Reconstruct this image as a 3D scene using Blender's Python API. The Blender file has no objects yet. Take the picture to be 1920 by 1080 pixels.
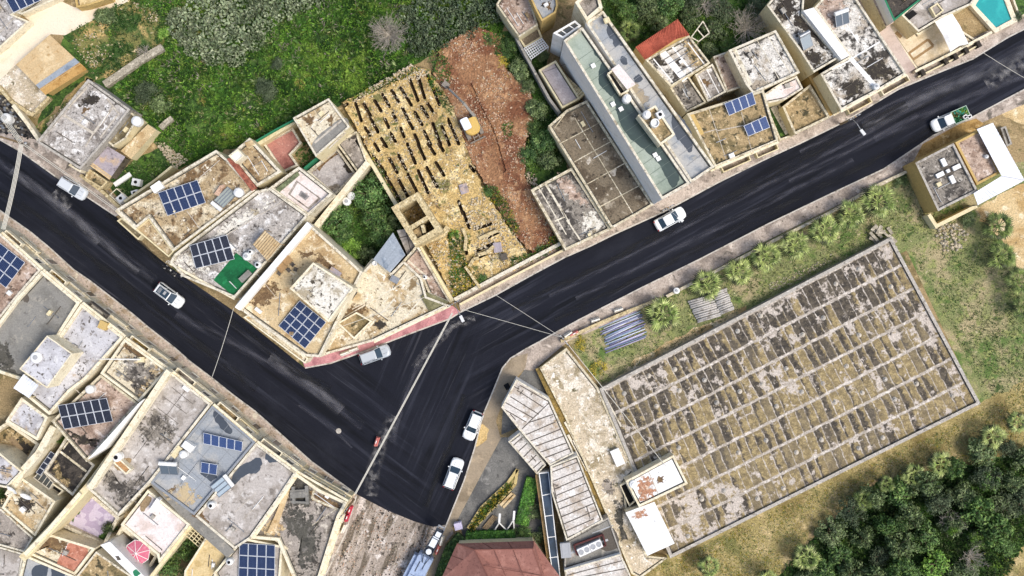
import bpy, math, random
from mathutils import Vector, noise
R = random.Random(7)
COL = bpy.context.scene.collection
S, HC = 0.075, 135.0          # metres per photo pixel on the ground, camera height

def P(x, y, z=0.0):
    """point of the real place seen at photo pixel x, y and standing z metres above the ground"""
    k = (1 - z / HC) * S
    return Vector(((x - 960) * k, (540 - y) * k, z))

def hexc(h, k=1.0):
    h = h.lstrip('#')
    o = []
    for i in (0, 2, 4):
        c = int(h[i:i + 2], 16) / 255
        o.append((c / 12.92 if c <= .04045 else ((c + .055) / 1.055) ** 2.4) * k)
    return (*o, 1)

# ------------------------------------------------------------------ materials
MATS = {}
def M(name, base, layers=(), rough=.85, bump=0.0, bs=9.0, grain=.22, gs=5.0, coord='pos', metal=0.0, spec=.3, trans=0.0, vary=0.0, isl=0.0):
    if name in MATS: return MATS[name]
    m = bpy.data.materials.new(name); m.use_nodes = True
    nt = m.node_tree; N, L = nt.nodes, nt.links
    bsdf = N['Principled BSDF']
    bsdf.inputs['Roughness'].default_value = rough
    bsdf.inputs['Metallic'].default_value = metal
    bsdf.inputs['Specular IOR Level'].default_value = spec
    if trans: bsdf.inputs['Transmission Weight'].default_value = trans
    if coord == 'pos':
        src = N.new('ShaderNodeNewGeometry').outputs['Position']
    elif coord == 'uv':
        src = N.new('ShaderNodeTexCoord').outputs['UV']
    else:
        src = N.new('ShaderNodeTexCoord').outputs['Object']
    def fac(sc, lo, hi, o):
        v = src
        if 'st' in o or 'ang' in o or 'off' in o:
            mp = N.new('ShaderNodeMapping'); mp.vector_type = 'TEXTURE' if 'ang' in o else 'POINT'
            if 'ang' in o: mp.inputs['Rotation'].default_value = (0, 0, math.radians(o['ang']))
            if 'off' in o: mp.inputs['Location'].default_value = o['off']
            L.new(v, mp.inputs['Vector']); v = mp.outputs['Vector']
            if 'st' in o:
                m2 = N.new('ShaderNodeMapping'); m2.inputs['Scale'].default_value = (*o['st'], 1)
                L.new(v, m2.inputs['Vector']); v = m2.outputs['Vector']
        if o.get('t') == 'v':
            t = N.new('ShaderNodeTexVoronoi'); t.inputs['Scale'].default_value = sc; out = t.outputs['Distance']
        elif o.get('t') == 'c':
            t = N.new('ShaderNodeTexVoronoi'); t.inputs['Scale'].default_value = sc; out = t.outputs['Color']
        elif o.get('t') == 'w':
            t = N.new('ShaderNodeTexWave'); t.inputs['Scale'].default_value = sc; t.inputs['Distortion'].default_value = o.get('dist', 0); out = t.outputs['Fac']
        else:
            t = N.new('ShaderNodeTexNoise'); t.inputs['Scale'].default_value = sc
            t.inputs['Detail'].default_value = o.get('d', 8); t.inputs['Roughness'].default_value = o.get('r', .62)
            t.inputs['Distortion'].default_value = o.get('dist', .3); out = t.outputs['Fac']
        L.new(v, t.inputs['Vector'])
        mr = N.new('ShaderNodeMapRange'); mr.interpolation_type = 'SMOOTHSTEP'
        mr.inputs['From Min'].default_value = lo; mr.inputs['From Max'].default_value = hi
        mr.inputs['To Max'].default_value = o.get('k', 1.0)
        L.new(out, mr.inputs['Value'])
        return mr.outputs['Result']
    col = None
    def mix(f, b):
        nonlocal col
        x = N.new('ShaderNodeMix'); x.data_type = 'RGBA'
        if col is None: x.inputs[6].default_value = hexc(base, .86)
        else: L.new(col, x.inputs[6])
        x.inputs[7].default_value = b
        L.new(f, x.inputs[0]); col = x.outputs[2]
    for i, ly in enumerate(layers):
        h, sc, lo, hi = ly[:4]; o = dict(ly[4]) if len(ly) > 4 else {}
        if 'off' not in o and o.get('t') not in ('w',): o['off'] = (13.7 * i + len(name) * 3.1, 7.3 * i, 0)
        mix(fac(sc, lo, hi, o), hexc(h, .86))
    if vary:                                   # each copy a little darker or lighter
        oi = N.new('ShaderNodeObjectInfo'); mr = N.new('ShaderNodeMapRange'); mr.inputs['To Max'].default_value = vary
        L.new(oi.outputs['Random'], mr.inputs['Value']); mix(mr.outputs['Result'], (.01, .015, .008, 1))
    if isl:                                     # every leaf or blade a little different
        rp = N.new('ShaderNodeNewGeometry').outputs['Random Per Island']; mr = N.new('ShaderNodeMapRange'); mr.inputs['To Min'].default_value = 1 - isl; mr.inputs['To Max'].default_value = 1 + isl
        L.new(rp, mr.inputs['Value']); hs = N.new('ShaderNodeHueSaturation'); L.new(mr.outputs['Result'], hs.inputs['Value'])
        if col is None: hs.inputs['Color'].default_value = hexc(base, .86)
        else: L.new(col, hs.inputs['Color'])
        col = hs.outputs['Color']
    if grain:
        grain = min(grain * 1.4, .5)
        f = fac(gs, .3, .7, {'d': 6, 'r': .7, 'off': (3, 9, 1)})
        mr = N.new('ShaderNodeMapRange'); mr.inputs['To Min'].default_value = 1 - grain; mr.inputs['To Max'].default_value = 1 + grain
        L.new(f, mr.inputs['Value'])
        hs = N.new('ShaderNodeHueSaturation')
        if col is None: hs.inputs['Color'].default_value = hexc(base, .86)
        else: L.new(col, hs.inputs['Color'])
        L.new(mr.outputs['Result'], hs.inputs['Value']); col = hs.outputs['Color']
    if col is None: bsdf.inputs['Base Color'].default_value = hexc(base, .86)
    else: L.new(col, bsdf.inputs['Base Color'])
    if bump:
        t = N.new('ShaderNodeTexNoise'); t.inputs['Scale'].default_value = bs; t.inputs['Detail'].default_value = 8
        L.new(src, t.inputs['Vector'])
        b = N.new('ShaderNodeBump'); b.inputs['Strength'].default_value = bump; b.inputs['Distance'].default_value = .1
        L.new(t.outputs['Fac'], b.inputs['Height']); L.new(b.outputs['Normal'], bsdf.inputs['Normal'])
    MATS[name] = m
    return m

# ------------------------------------------------------------------ mesh building
class MB:
    def __init__(s): s.v, s.f, s.mi, s.mats, s.uv = [], [], [], [], {}
    def face(s, pts, mat, uv=None):
        if mat not in s.mats: s.mats.append(mat)
        i = len(s.v); s.v += [Vector(p) for p in pts]
        s.f.append(list(range(i, i + len(pts)))); s.mi.append(s.mats.index(mat))
        if uv: s.uv[len(s.f) - 1] = uv
    def mesh(s, verts, faces, mat):
        if mat not in s.mats: s.mats.append(mat)
        i = len(s.v); s.v += [Vector(p) for p in verts]
        for f in faces: s.f.append([i + k for k in f]); s.mi.append(s.mats.index(mat))
    def prism(s, top, z0, mat, topmat=None, cap=True):
        n = len(top); lo = [Vector((p.x, p.y, z0)) for p in top]
        s.mesh(lo + list(top), [[i, (i + 1) % n, n + (i + 1) % n, n + i] for i in range(n)], mat)
        if cap: s.face(top, topmat or mat)
    def box(s, c, sx, sy, sz, mat, rz=0.0, tilt=None):
        """box centred at c in plan, standing on c.z"""
        ca, sa = math.cos(rz), math.sin(rz); c = Vector(c); vs = []
        for z in (0, sz):
            for x, y in ((-1, -1), (1, -1), (1, 1), (-1, 1)):
                a, b = x * sx / 2, y * sy / 2
                vs.append(c + Vector((a * ca - b * sa, a * sa + b * ca, z)))
        s.mesh(vs, [[0, 3, 2, 1], [4, 5, 6, 7], [0, 1, 5, 4], [1, 2, 6, 5], [2, 3, 7, 6], [3, 0, 4, 7]], mat)
    def bar(s, a, b, w, h, mat):
        """bar of width w and height h from a to b (axis at mid height)"""
        a, b = Vector(a), Vector(b); d = (b - a).normalized()
        sd = d.cross(Vector((0, 0, 1)))
        sd = Vector((1, 0, 0)) if sd.length < 1e-4 else sd.normalized()
        up = sd.cross(d).normalized(); vs = []
        for p in (a, b):
            for x, y in ((-1, -1), (1, -1), (1, 1), (-1, 1)): vs.append(p + sd * x * w / 2 + up * y * h / 2)
        s.mesh(vs, [[0, 3, 2, 1], [4, 5, 6, 7], [0, 1, 5, 4], [1, 2, 6, 5], [2, 3, 7, 6], [3, 0, 4, 7]], mat)
    def tube(s, pts, r, mat, n=8, cap=True):
        pts = [Vector(p) for p in pts]; rs = r if isinstance(r, (list, tuple)) else [r] * len(pts); vs, fs = [], []
        for i, p in enumerate(pts):
            d = (pts[min(i + 1, len(pts) - 1)] - pts[max(i - 1, 0)]).normalized()
            u = d.orthogonal().normalized() if i == 0 else (u - d * u.dot(d)).normalized()
            w = d.cross(u)
            for k in range(n):
                t = 2 * math.pi * k / n; vs.append(p + (u * math.cos(t) + w * math.sin(t)) * rs[i])
        for i in range(len(pts) - 1):
            for k in range(n): fs.append([i * n + k, i * n + (k + 1) % n, (i + 1) * n + (k + 1) % n, (i + 1) * n + k])
        if cap: fs += [list(range(n))[::-1], [(len(pts) - 1) * n + k for k in range(n)]]
        s.mesh(vs, fs, mat)
    def lathe(s, c, prof, mat, n=20):
        c = Vector(c); vs, fs = [], []
        for r, z in prof:
            for k in range(n):
                t = 2 * math.pi * k / n; vs.append(c + Vector((r * math.cos(t), r * math.sin(t), z)))
        for i in range(len(prof) - 1):
            for k in range(n): fs.append([i * n + k, i * n + (k + 1) % n, (i + 1) * n + (k + 1) % n, (i + 1) * n + k])
        fs.append([(len(prof) - 1) * n + k for k in range(n)]); s.mesh(vs, fs, mat)
    def build(s, name, parent=None, org=None, smooth=False):
        if org is None: org = ORG.get(parent.name, Vector()) if parent else Vector()
        me = bpy.data.meshes.new(name)
        me.from_pydata([v - org for v in s.v], [], s.f)
        for m in s.mats: me.materials.append(m)
        me.polygons.foreach_set('material_index', s.mi)
        if smooth: me.polygons.foreach_set('use_smooth', [True] * len(s.f))
        if s.uv:
            ul = me.uv_layers.new(name='UVMap')
            for fi, uvs in s.uv.items():
                for li, u in zip(me.polygons[fi].loop_indices, uvs): ul.data[li].uv = u
        me.update()
        o = bpy.data.objects.new(name, me); COL.objects.link(o)
        if parent: o.parent = parent
        else: o.location = org
        ORG[o.name] = org
        return o
ORG = {}

def tag(o, label=None, cat=None, group=None, kind=None):
    if label: o['label'] = label
    if cat: o['category'] = cat
    if group: o['group'] = group
    if kind: o['kind'] = kind
    return o
def thing(name, label, cat, org=(0, 0, 0), rz=0.0, group=None, local=False, kind='thing'):
    o = bpy.data.objects.new(name, None); COL.objects.link(o); o.empty_display_size = .3
    o.location = org; o.rotation_euler = (0, 0, rz)
    ORG[o.name] = Vector((0, 0, 0)) if local else Vector(org)
    return tag(o, label, cat, group, kind)
def dup(root, loc, rz=0.0, label=None, group=None, scale=None):
    r = root.copy(); COL.objects.link(r); r.location = loc; r.rotation_euler = (0, 0, rz)
    if scale: r.scale = scale
    if label: r['label'] = label
    if group: r['group'] = group
    for ch in list(root.children):
        c = ch.copy(); COL.objects.link(c); c.parent = r
        for g in list(ch.children):
            d = g.copy(); COL.objects.link(d); d.parent = c
    return r
def structure(name, mb): return tag(mb.build(name), kind='structure')

def area(p): return sum(p[i].x * p[(i + 1) % len(p)].y - p[(i + 1) % len(p)].x * p[i].y for i in range(len(p))) / 2
def ccw(p): return p if area(p) > 0 else p[::-1]
def inset(p, d):
    n, out = len(p), []
    for i in range(n):
        a, b, c = p[i - 1], p[i], p[(i + 1) % n]
        u = Vector((b.x - a.x, b.y - a.y)).normalized(); v = Vector((c.x - b.x, c.y - b.y)).normalized()
        n1, n2 = Vector((-u.y, u.x)), Vector((-v.y, v.x)); k = 1 + n1.dot(n2)
        q = (n1 + n2) * (d / max(k, .35)); out.append(Vector((b.x + q.x, b.y + q.y, b.z)))
    return out
def pp(poly, z): return ccw([P(x, y, z) for x, y in poly])
def inside(x, y, poly):
    r = False; n = len(poly)
    for i in range(n):
        x1, y1 = poly[i]; x2, y2 = poly[i - 1]
        if (y1 > y) != (y2 > y) and x < (x2 - x1) * (y - y1) / (y2 - y1) + x1: r = not r
    return r
def jag(pts, step=.6, amp=.18, seed=0):
    """closed outline with an uneven edge"""
    out = []
    for i, a in enumerate(pts):
        b = pts[(i + 1) % len(pts)]; n = max(1, int((b - a).length / step))
        for k in range(n):
            p = a.lerp(b, k / n); q = noise.noise_vector(Vector((p.x * .9 + seed, p.y * .9, seed))) + .6 * noise.noise_vector(Vector((p.x * 2.7, p.y * 2.7 + seed, 3)))
            out.append(p + Vector((q.x * amp * 2, q.y * amp * 2, 0)))
    return out
def blob(pts, n=5, amp=.08, seed=1):
    out, m = [], len(pts)
    for i in range(m):
        a, b, c, d = pts[i - 1], pts[i], pts[(i + 1) % m], pts[(i + 2) % m]
        for k in range(n):
            t = k / n
            q = .5 * ((2 * b) + (c - a) * t + (2 * a - 5 * b + 4 * c - d) * t * t + (3 * b - a - 3 * c + d) * t ** 3)
            w = noise.noise_vector(Vector((q.x * 2 + seed, q.y * 2, seed))); w = w + .5 * noise.noise_vector(Vector((q.x * 5, q.y * 5 + seed, 2))); out.append(q + Vector((w.x * amp * 2, w.y * amp * 2, 0)))
    return out
def sheet(name, poly, z, mat, amp=0.0, kind='structure', label=None):
    mb = MB(); p = pp(poly, z)
    mb.face(jag(p, .7, amp, len(poly)) if amp else p, mat)
    return tag(mb.build(name), label, None, None, kind)
def ribbon(mb, pts, w, z, mat):
    """flat strip w metres wide along photo pixels, with UV across (u) and along (v)"""
    q = [P(x, y, z) for x, y in pts]; v = 0; L = []
    for i, p in enumerate(q):
        d = (q[min(i + 1, len(q) - 1)] - q[max(i - 1, 0)]).normalized(); sd = Vector((-d.y, d.x, 0))
        ww = w[i] if isinstance(w, (list, tuple)) else w
        if i: v += (p - q[i - 1]).length
        L.append((p - sd * ww / 2, p + sd * ww / 2, v))
    for a, b in zip(L, L[1:]):
        mb.face([a[0], a[1], b[1], b[0]], mat, [(0, a[2]), (1, a[2]), (1, b[2]), (0, b[2])])

RC_ = random.Random(21)
FADE = {'black_mould_stain', 'brown_damp_stain', 'rust_stain', 'roof_sooty', 'tan_dried_silt', 'tan_dry_silt', 'roof_moss_sand', 'roof_pink_grit', 'roof_white_speckled', 'meadow_soil_and_moss', 'roof_dirty_concrete', 'roof_light_concrete', 'roof_beige_plaster', 'green_grey_dirt'}
def worn(m):
    """the same stain with a ragged, broken edge (U runs from its middle to its rim)"""
    k = 'worn_' + m.name
    if k in MATS: return MATS[k]
    c = m.copy(); c.name = k; MATS[k] = c; N, L = c.node_tree.nodes, c.node_tree.links
    u = N.new('ShaderNodeSeparateXYZ'); L.new(N.new('ShaderNodeTexCoord').outputs['UV'], u.inputs[0])
    t = N.new('ShaderNodeTexNoise'); t.inputs['Scale'].default_value = 1.6; t.inputs['Detail'].default_value = 9; t.inputs['Roughness'].default_value = .7; L.new(N.new('ShaderNodeNewGeometry').outputs['Position'], t.inputs['Vector'])
    a = N.new('ShaderNodeMath'); a.operation = 'MULTIPLY_ADD'; a.inputs[1].default_value = -.32; L.new(u.outputs['X'], a.inputs[0]); L.new(t.outputs['Fac'], a.inputs[2])
    r = N.new('ShaderNodeMapRange'); r.interpolation_type = 'SMOOTHSTEP'; r.inputs['From Min'].default_value = .22; r.inputs['From Max'].default_value = .3; L.new(a.outputs[0], r.inputs['Value']); L.new(r.outputs['Result'], N['Principled BSDF'].inputs['Alpha'])
    return c

# ------------------------------------------------------------------ buildings
def bld(name, label, cat, poly, h, roof, wall, par=.6, pt=.24, z0=0.0, lines=(), lm=None, stains=(), ptop=None, group=None, lw=.12):
    top = pp(poly, h); o = sum(top, Vector()) / len(top); o.z = z0
    r = thing(name, label, cat, o, group=group)
    mb = MB(); zr = h - par
    lowr = [Vector((p.x, p.y, zr)) for p in top]
    mb.prism(lowr, z0, wall, cap=False); mb.build('wall', r)
    ins = inset(top, pt) if par else top
    mb = MB(); mb.face([Vector((p.x, p.y, zr)) for p in ins], roof)
    for li, ln in enumerate(lines):
        a, b = P(ln[0], ln[1], zr + .012 + .0017 * li), P(ln[2], ln[3], zr + .012 + .0017 * li); w = ln[4] if len(ln) > 4 else lw
        mb.bar(a - Vector((0, 0, .01)), b - Vector((0, 0, .01)), w, .03, lm)
    for i, (pts, m) in enumerate(stains):
        bp = blob([P(x, y, zr + .004 + .001 * i) for x, y in pts], 8, .2 if m.name in FADE else .07, i + len(label))
        if m.name in FADE:
            m = worn(m); cc = sum(bp, Vector()) / len(bp); bp = [cc + (p - cc) * 1.25 for p in bp]
            for k in range(len(bp)): mb.face([cc, bp[k], bp[(k + 1) % len(bp)]], m, [(0, 0), (1, 0), (1, 0)])
        else: mb.face(bp, m)
    if par and cat not in ('courtyard', 'garden', 'stair pit'):     # flat dark strip along the parapet foot on some roof edges
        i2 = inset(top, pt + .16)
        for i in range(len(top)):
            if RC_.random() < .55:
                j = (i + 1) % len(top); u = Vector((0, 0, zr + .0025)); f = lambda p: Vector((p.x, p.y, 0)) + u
                mb.face([f(ins[i]), f(ins[j]), f(i2[j]), f(i2[i])], m_dirt_and_edge)
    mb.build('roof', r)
    if par:
        mb = MB(); n = len(top); pm = ptop or wall
        for i in range(n):
            j = (i + 1) % n; a, b, c, d = top[i], top[j], ins[j], ins[i]
            mb.face([a, b, c, d], pm)
            mb.face([lowr[i], lowr[j], b, a], wall)
            mb.face([d, c, Vector((c.x, c.y, zr)), Vector((d.x, d.y, zr))], pm)
        mb.build('parapet', r)
    if cat == 'house' and par:                  # service pipes and a cable box on the roof
        q = [(p.x, p.y) for p in inset(top, .8)]; xs, ys = [p[0] for p in q], [p[1] for p in q]; made = 0
        for _ in range(60):
            x, y = RC_.uniform(min(xs), max(xs)), RC_.uniform(min(ys), max(ys)); e = (top[1] - top[0]).normalized() * RC_.choice((-1, 1)) * RC_.uniform(1.2, 3.4)
            if RC_.random() < .4: e = Vector((-e.y, e.x, 0))
            if not (inside(x, y, q) and inside(x + e.x, y + e.y, q)): continue
            made += 1; a = Vector((x, y, zr + .09)); mb = MB(); mb.tube([a + Vector((0, 0, .25)), a, a + e, a + e - Vector((0, 0, .08))], .05, RC_.choice((m_steel, m_tank, m_lined)), 6); mb.build('roof_pipe', r)
            if made == 1: mb = MB(); mb.box(a + e * .5 + Vector((-e.y, e.x, 0)) * .2 - Vector((0, 0, .09)), RC_.uniform(.4, .8), RC_.uniform(.35, .6), RC_.uniform(.3, .6), RC_.choice((m_greyw, m_cream, m_white, m_wood)), rz=math.atan2(e.y, e.x)); mb.build('service_box', r)
            if made >= 3: break
    return r
def sub(root, name, poly, z0, z1, wall, roof=None, par=.0, pt=.18):
    """an upper room or box fixed to a building: part, with its roof as sub-part"""
    mb = MB(); top = pp(poly, z1)
    if not roof:
        mb.prism(top, z0, wall); return mb.build(name, root)
    if par:
        ins = inset(top, pt); n = len(top); mb.prism(top, z0, wall, cap=False)
        for i in range(n):
            j = (i + 1) % n; mb.face([top[i], top[j], ins[j], ins[i]], wall)
            mb.face([ins[i], ins[j], ins[j] - Vector((0, 0, par)), ins[i] - Vector((0, 0, par))], wall)
        cap = [p - Vector((0, 0, par)) for p in ins]
    else:
        mb.prism(top, z0, wall, cap=False); cap = top
    o = mb.build(name, root); m2 = MB(); m2.face(cap, roof); m2.build('roof', o, org=ORG[root.name]); return o
def windows(root, a, b, h, cols, floors, w=1.0, hh=1.3, fm=None, gm=None, sill=1.0, fl=3.3, door=None, zb=0):
    """window openings on the wall under roof edge a-b (photo pixels at height h)"""
    A, B = P(*a, h), P(*b, h); A.z = B.z = 0; d = (B - A).normalized(); nn = Vector((d.y, -d.x, 0)); c = ORG[root.name]
    if (A + B).lerp(Vector(), .5).dot(nn) < Vector((c.x, c.y, 0)).dot(nn): nn = -nn
    Ln = (B - A).length
    if h > 5:                                   # projecting cornice and string course
        for nm, z, w_ in (('cornice', h - .35, .3), ('string_course', h * .5, .22)): mb = MB(); mb.bar(A + nn * w_ / 2 + Vector((0, 0, z)), B + nn * w_ / 2 + Vector((0, 0, z)), w_, .2, m_creamw); mb.build(nm, root)
    for f in range(floors):
        for k in range(cols):
            t = (k + .5) / cols; isd = door is not None and f == 0 and k in door
            z0 = zb + f * fl + (0.0 if isd else sill); ht = 2.2 if isd else hh
            if z0 + ht > h - .3: continue
            p = A + d * Ln * t; mb = MB(); q = p + nn * .03; ww = w
            for sx in (-1, 1): mb.bar(q + d * sx * (ww / 2 + .05) + Vector((0, 0, z0)), q + d * sx * (ww / 2 + .05) + Vector((0, 0, z0 + ht)), .12, .1, fm)
            mb.bar(q - d * (ww / 2 + .11) + Vector((0, 0, z0 + ht + .06)), q + d * (ww / 2 + .11) + Vector((0, 0, z0 + ht + .06)), .1, .12, fm)
            if not isd: mb.bar(q + nn * .03 - d * (ww / 2 + .16) + Vector((0, 0, z0 - .05)), q + nn * .03 + d * (ww / 2 + .16) + Vector((0, 0, z0 - .05)), .18, .1, fm)
            o = mb.build('door' if isd else 'window', root)
            mb = MB(); g = p + nn * .012
            mb.face([g - d * ww / 2 + Vector((0, 0, z0)), g + d * ww / 2 + Vector((0, 0, z0)), g + d * ww / 2 + Vector((0, 0, z0 + ht)), g - d * ww / 2 + Vector((0, 0, z0 + ht))], gm)
            mb.build('pane' if not isd else 'panel', o, org=ORG[root.name])
def balcony(root, a, b, z, depth, slab, rail, out=1, rh=1.0):
    """balcony on the line a-b (photo pixels at height z), reaching out on the side away from the building"""
    A, B = P(*a, z), P(*b, z); d = (B - A).normalized(); nn = Vector((d.y, -d.x, 0)); c = ORG[root.name].copy(); c.z = z
    if (A - c).dot(nn) < 0: nn = -nn
    C, D = B + nn * depth, A + nn * depth; mb = MB()
    mb.prism(ccw([A, B, C, D]), z - .18, slab); o = mb.build('balcony', root); m2 = MB()
    up = Vector((0, 0, rh / 2))
    i = nn * .07
    m2.bar(D + up - i, C + up - i, .14, rh, rail); m2.bar(A + up + d * .07, D + up + d * .07 - nn * .14, .14, rh, rail); m2.bar(B + up - d * .07, C + up - d * .07 - nn * .14, .14, rh, rail)
    m2.build('railing', o, org=ORG[root.name])
def gwall(label, pts, w, h, mat, name='garden_wall', z0=0.0, cat='wall'):
    mb = MB(); q = [P(x, y, h) for x, y in pts]; L = []
    for i, p in enumerate(q):
        d1 = (p - q[i - 1]).normalized() if i else (q[1] - p).normalized(); d2 = (q[i + 1] - p).normalized() if i < len(q) - 1 else d1
        n = (Vector((-d1.y, d1.x, 0)) + Vector((-d2.y, d2.x, 0))); n = n / max(n.length_squared / 2, .5)
        L.append((p - n * w / 2, p + n * w / 2))
    top = [a for a, b in L] + [b for a, b in L][::-1]
    for a, b in zip(L, L[1:]): mb.face([a[0], b[0], b[1], a[1]], mat)
    mb.prism(top, z0, mat, cap=False)
    o = sum(q, Vector()) / len(q); o.z = z0
    return tag(mb.build(name, org=o), label, cat, None, 'thing')
# ------------------------------------------------------------------ materials of the place
blk = '#2b2722'
m_cream = M('cream_wall', '#e3d5ac', [('#b99f6b', .8, .52, .7, {'k': .6}), ('#8f8065', 3, .58, .72, {'k': .5})], grain=.1)
m_creamw = M('pale_cream_wall', '#eadfc2', [('#c4ae80', .8, .5, .68, {'k': .6}), ('#8d7d5f', 1.7, .56, .68, {'k': .6})], grain=.14)
m_ochre = M('ochre_wall', '#c9ab6c', [('#9a7d48', .7, .5, .7, {'k': .6})], grain=.12)
m_white = M('white_wall', '#f4f2ec', [('#cfcabd', .6, .52, .7, {'k': .5})], grain=.05)
m_stonew = M('limestone_wall', '#c9b68a', [('#8a7854', 2, .5, .62, {'k': .8}), ('#efe3c0', 3, .56, .66)], grain=.25, bump=.4)
m_greyw = M('grey_render_wall', '#a7a196', [('#7d776b', 1, .5, .65), ('#cfc8b8', 2.4, .55, .7)], grain=.15)
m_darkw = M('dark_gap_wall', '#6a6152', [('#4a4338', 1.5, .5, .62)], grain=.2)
m_para = M('parapet_cap', '#cfc3a5', [('#8c7f66', 1.6, .5, .62, {'k': .8}), ('#efe7d2', 2.6, .54, .64)], grain=.2)
m_paraw = M('parapet_pale', '#ded5bf', [('#a3967b', 1.3, .5, .64, {'k': .8}), ('#6f644f', 2.4, .56, .66, {'k': .7})], grain=.18)
m_parag = M('parapet_grey', '#b3aca0', [('#736b5f', 1.7, .52, .66, {'k': .8}), ('#d9d3c6', 3, .56, .66)], grain=.15)

r_whiteblack = M('roof_white_black_lichen', '#d6d0c4', [('#a99c88', .35, .46, .6), ('#45403a', .5, .5, .58, {'d': 10, 'r': .72}), ('#f2ede2', 1.1, .56, .64, {'d': 10}), (blk, 2.2, .56, .63, {'d': 8, 'r': .75})], grain=.25, bump=.3)
r_white = M('roof_white_speckled', '#e2dccd', [('#a99c82', .5, .5, .64), ('#50483c', 1.7, .55, .61, {'d': 6, 'r': .72})], grain=.15, bump=.2)
r_brown = M('roof_brown_grit', '#b09a76', [('#d6c8aa', .3, .48, .62), ('#7a6244', .55, .49, .6, {'d': 10}), ('#43372a', 1.2, .54, .63, {'d': 10, 'r': .75}), ('#e8dec8', 1.6, .59, .65)], grain=.3, bump=.3)
r_greyw = M('roof_grey_white_lichen', '#b3aca3', [('#857d74', .4, .48, .6), ('#dedad3', .8, .53, .62), ('#4f4943', 1.6, .545, .63, {'r': .75})], grain=.28, bump=.3)
r_dbrown = M('roof_dark_brown', '#7d705c', [('#5b4f3f', .3, .46, .62), ('#a79b86', .5, .56, .68), ('#423a2f', 1.3, .57, .66), ('#c6bba6', 1.6, .64, .69)], grain=.28, bump=.3)
r_olive = M('roof_olive_brown', '#84785c', [('#635940', .5, .48, .62), ('#b5ab90', 1.2, .58, .68)], grain=.25, bump=.2)
r_green = M('roof_green_membrane', '#a3ad9e', [('#8c9888', .2, .45, .62), ('#b6bcae', .6, .55, .7, {'k': .7})], grain=.08, rough=.6)
r_greenwet = M('rainwater_on_green_roof', '#3c4b46', [('#4c5c55', .6, .5, .7)], grain=.05, rough=.18, spec=.5)
r_bgrey = M('roof_blue_grey_membrane', '#9a9fa3', [('#b4b2ac', .25, .46, .62), ('#838a90', .5, .54, .68), ('#c0b59d', .3, .6, .7, {'k': .8})], grain=.1, rough=.65)
r_bgrey_wet_and_blotch = M('rainwater_on_grey_roof', '#4b5158', [('#5b6167', .6, .5, .7)], grain=.05, rough=.18, spec=.5)  # rainwater patches, and the dark glossy blotch below the panel pair
r_beige = M('roof_beige_plaster', '#cdb68c', [('#b0946a', .35, .47, .62), ('#e6d8ba', .8, .54, .65), ('#705a3e', 1.1, .58, .66, {'r': .72})], grain=.2, bump=.2)
r_beigew = M('roof_pale_beige_speckled', '#d9cdb1', [('#b89f76', .4, .48, .62), ('#66573f', 1.7, .56, .64, {'r': .72}), ('#eee6d4', 1.2, .57, .65), ('#8a7554', .7, .56, .66)], grain=.2, bump=.2)
r_lilac = M('roof_white_lilac_paint', '#cbc9ca', [('#b0adae', .3, .46, .62), ('#dddbd8', .7, .55, .68), ('#b09a7c', .35, .56, .67), ('#5d5751', 1.9, .58, .63, {'d': 5}), ('#8f8983', 1.2, .58, .66)], grain=.1)
r_pinkw = M('roof_pale_pink_tile', '#e6dbd4', [('#d4c2b6', .4, .48, .64), ('#efe9e4', .9, .55, .66), ('#9b8a7d', 2, .63, .7)], grain=.1)
r_conc = M('roof_grey_concrete', '#8d8a82', [('#7b7870', .3, .46, .62), ('#a39d90', .8, .55, .68), ('#68655f', 2, .58, .68, {'k': .7})], grain=.12)
r_concl = M('roof_light_concrete', '#b9b1a8', [('#9d9489', .3, .46, .62), ('#d0cac2', .8, .53, .65), ('#746c63', 1.1, .56, .66, {'k': .8})], grain=.14)
r_concd = M('roof_dirty_concrete', '#a0968a', [('#746b5f', .4, .48, .62), ('#4a443d', .7, .53, .6, {'r': .7}), ('#c9bfae', 1.1, .56, .66)], grain=.22, bump=.2)
r_sooty = M('roof_sooty', '#8c8478', [('#4b4640', .5, .46, .58, {'r': .7}), ('#bdb5a8', 1.2, .56, .64), ('#2d2a27', 2.2, .56, .64)], grain=.28, bump=.3)
r_blackdirt = M('roof_black_dirt', '#4f4840', [('#2c2824', .7, .46, .58), ('#8a7c66', .9, .58, .68)], grain=.3)
r_yellow = M('roof_yellow_tile', '#d8c08e', [('#c3a872', .6, .48, .62), ('#e6cf9c', 1.2, .55, .68)], grain=.12)
r_pinkc = M('roof_pink_grit', '#bda693', [('#957d6b', .5, .47, .61), ('#dccdbf', 1.1, .54, .65), ('#655245', 1.5, .56, .65)], grain=.22, bump=.2)
r_moss = M('roof_moss_sand', '#ab946c', [('#7a6c4a', .5, .47, .6), ('#48432f', 1.0, .53, .62), ('#d8c39a', 1.4, .57, .66)], grain=.28, bump=.3)
r_whiteclean = M('roof_white_clean', '#f3f2ee', [('#dcdad4', .5, .52, .68), ('#8a857c', 2.6, .655, .69)], grain=.04)
m_line = M('pale_roof_joint', '#c6bcab', [('#9b9080', 2, .5, .65)], grain=.15)
m_lined = M('dark_roof_joint', '#5d564d', grain=.15)
m_lineg = M('grey_green_seam', '#66736a', grain=.1)
m_blackst = M('black_mould_stain', '#3a342d', [('#57503f', 1.6, .52, .64)], grain=.3)
m_brownst = M('brown_damp_stain', '#6e573d', [('#8b7351', 1.4, .5, .64)], grain=.3)
m_rustst = M('rust_stain', '#b08062', [('#d0b59c', 2.5, .5, .6)], grain=.3)

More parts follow.
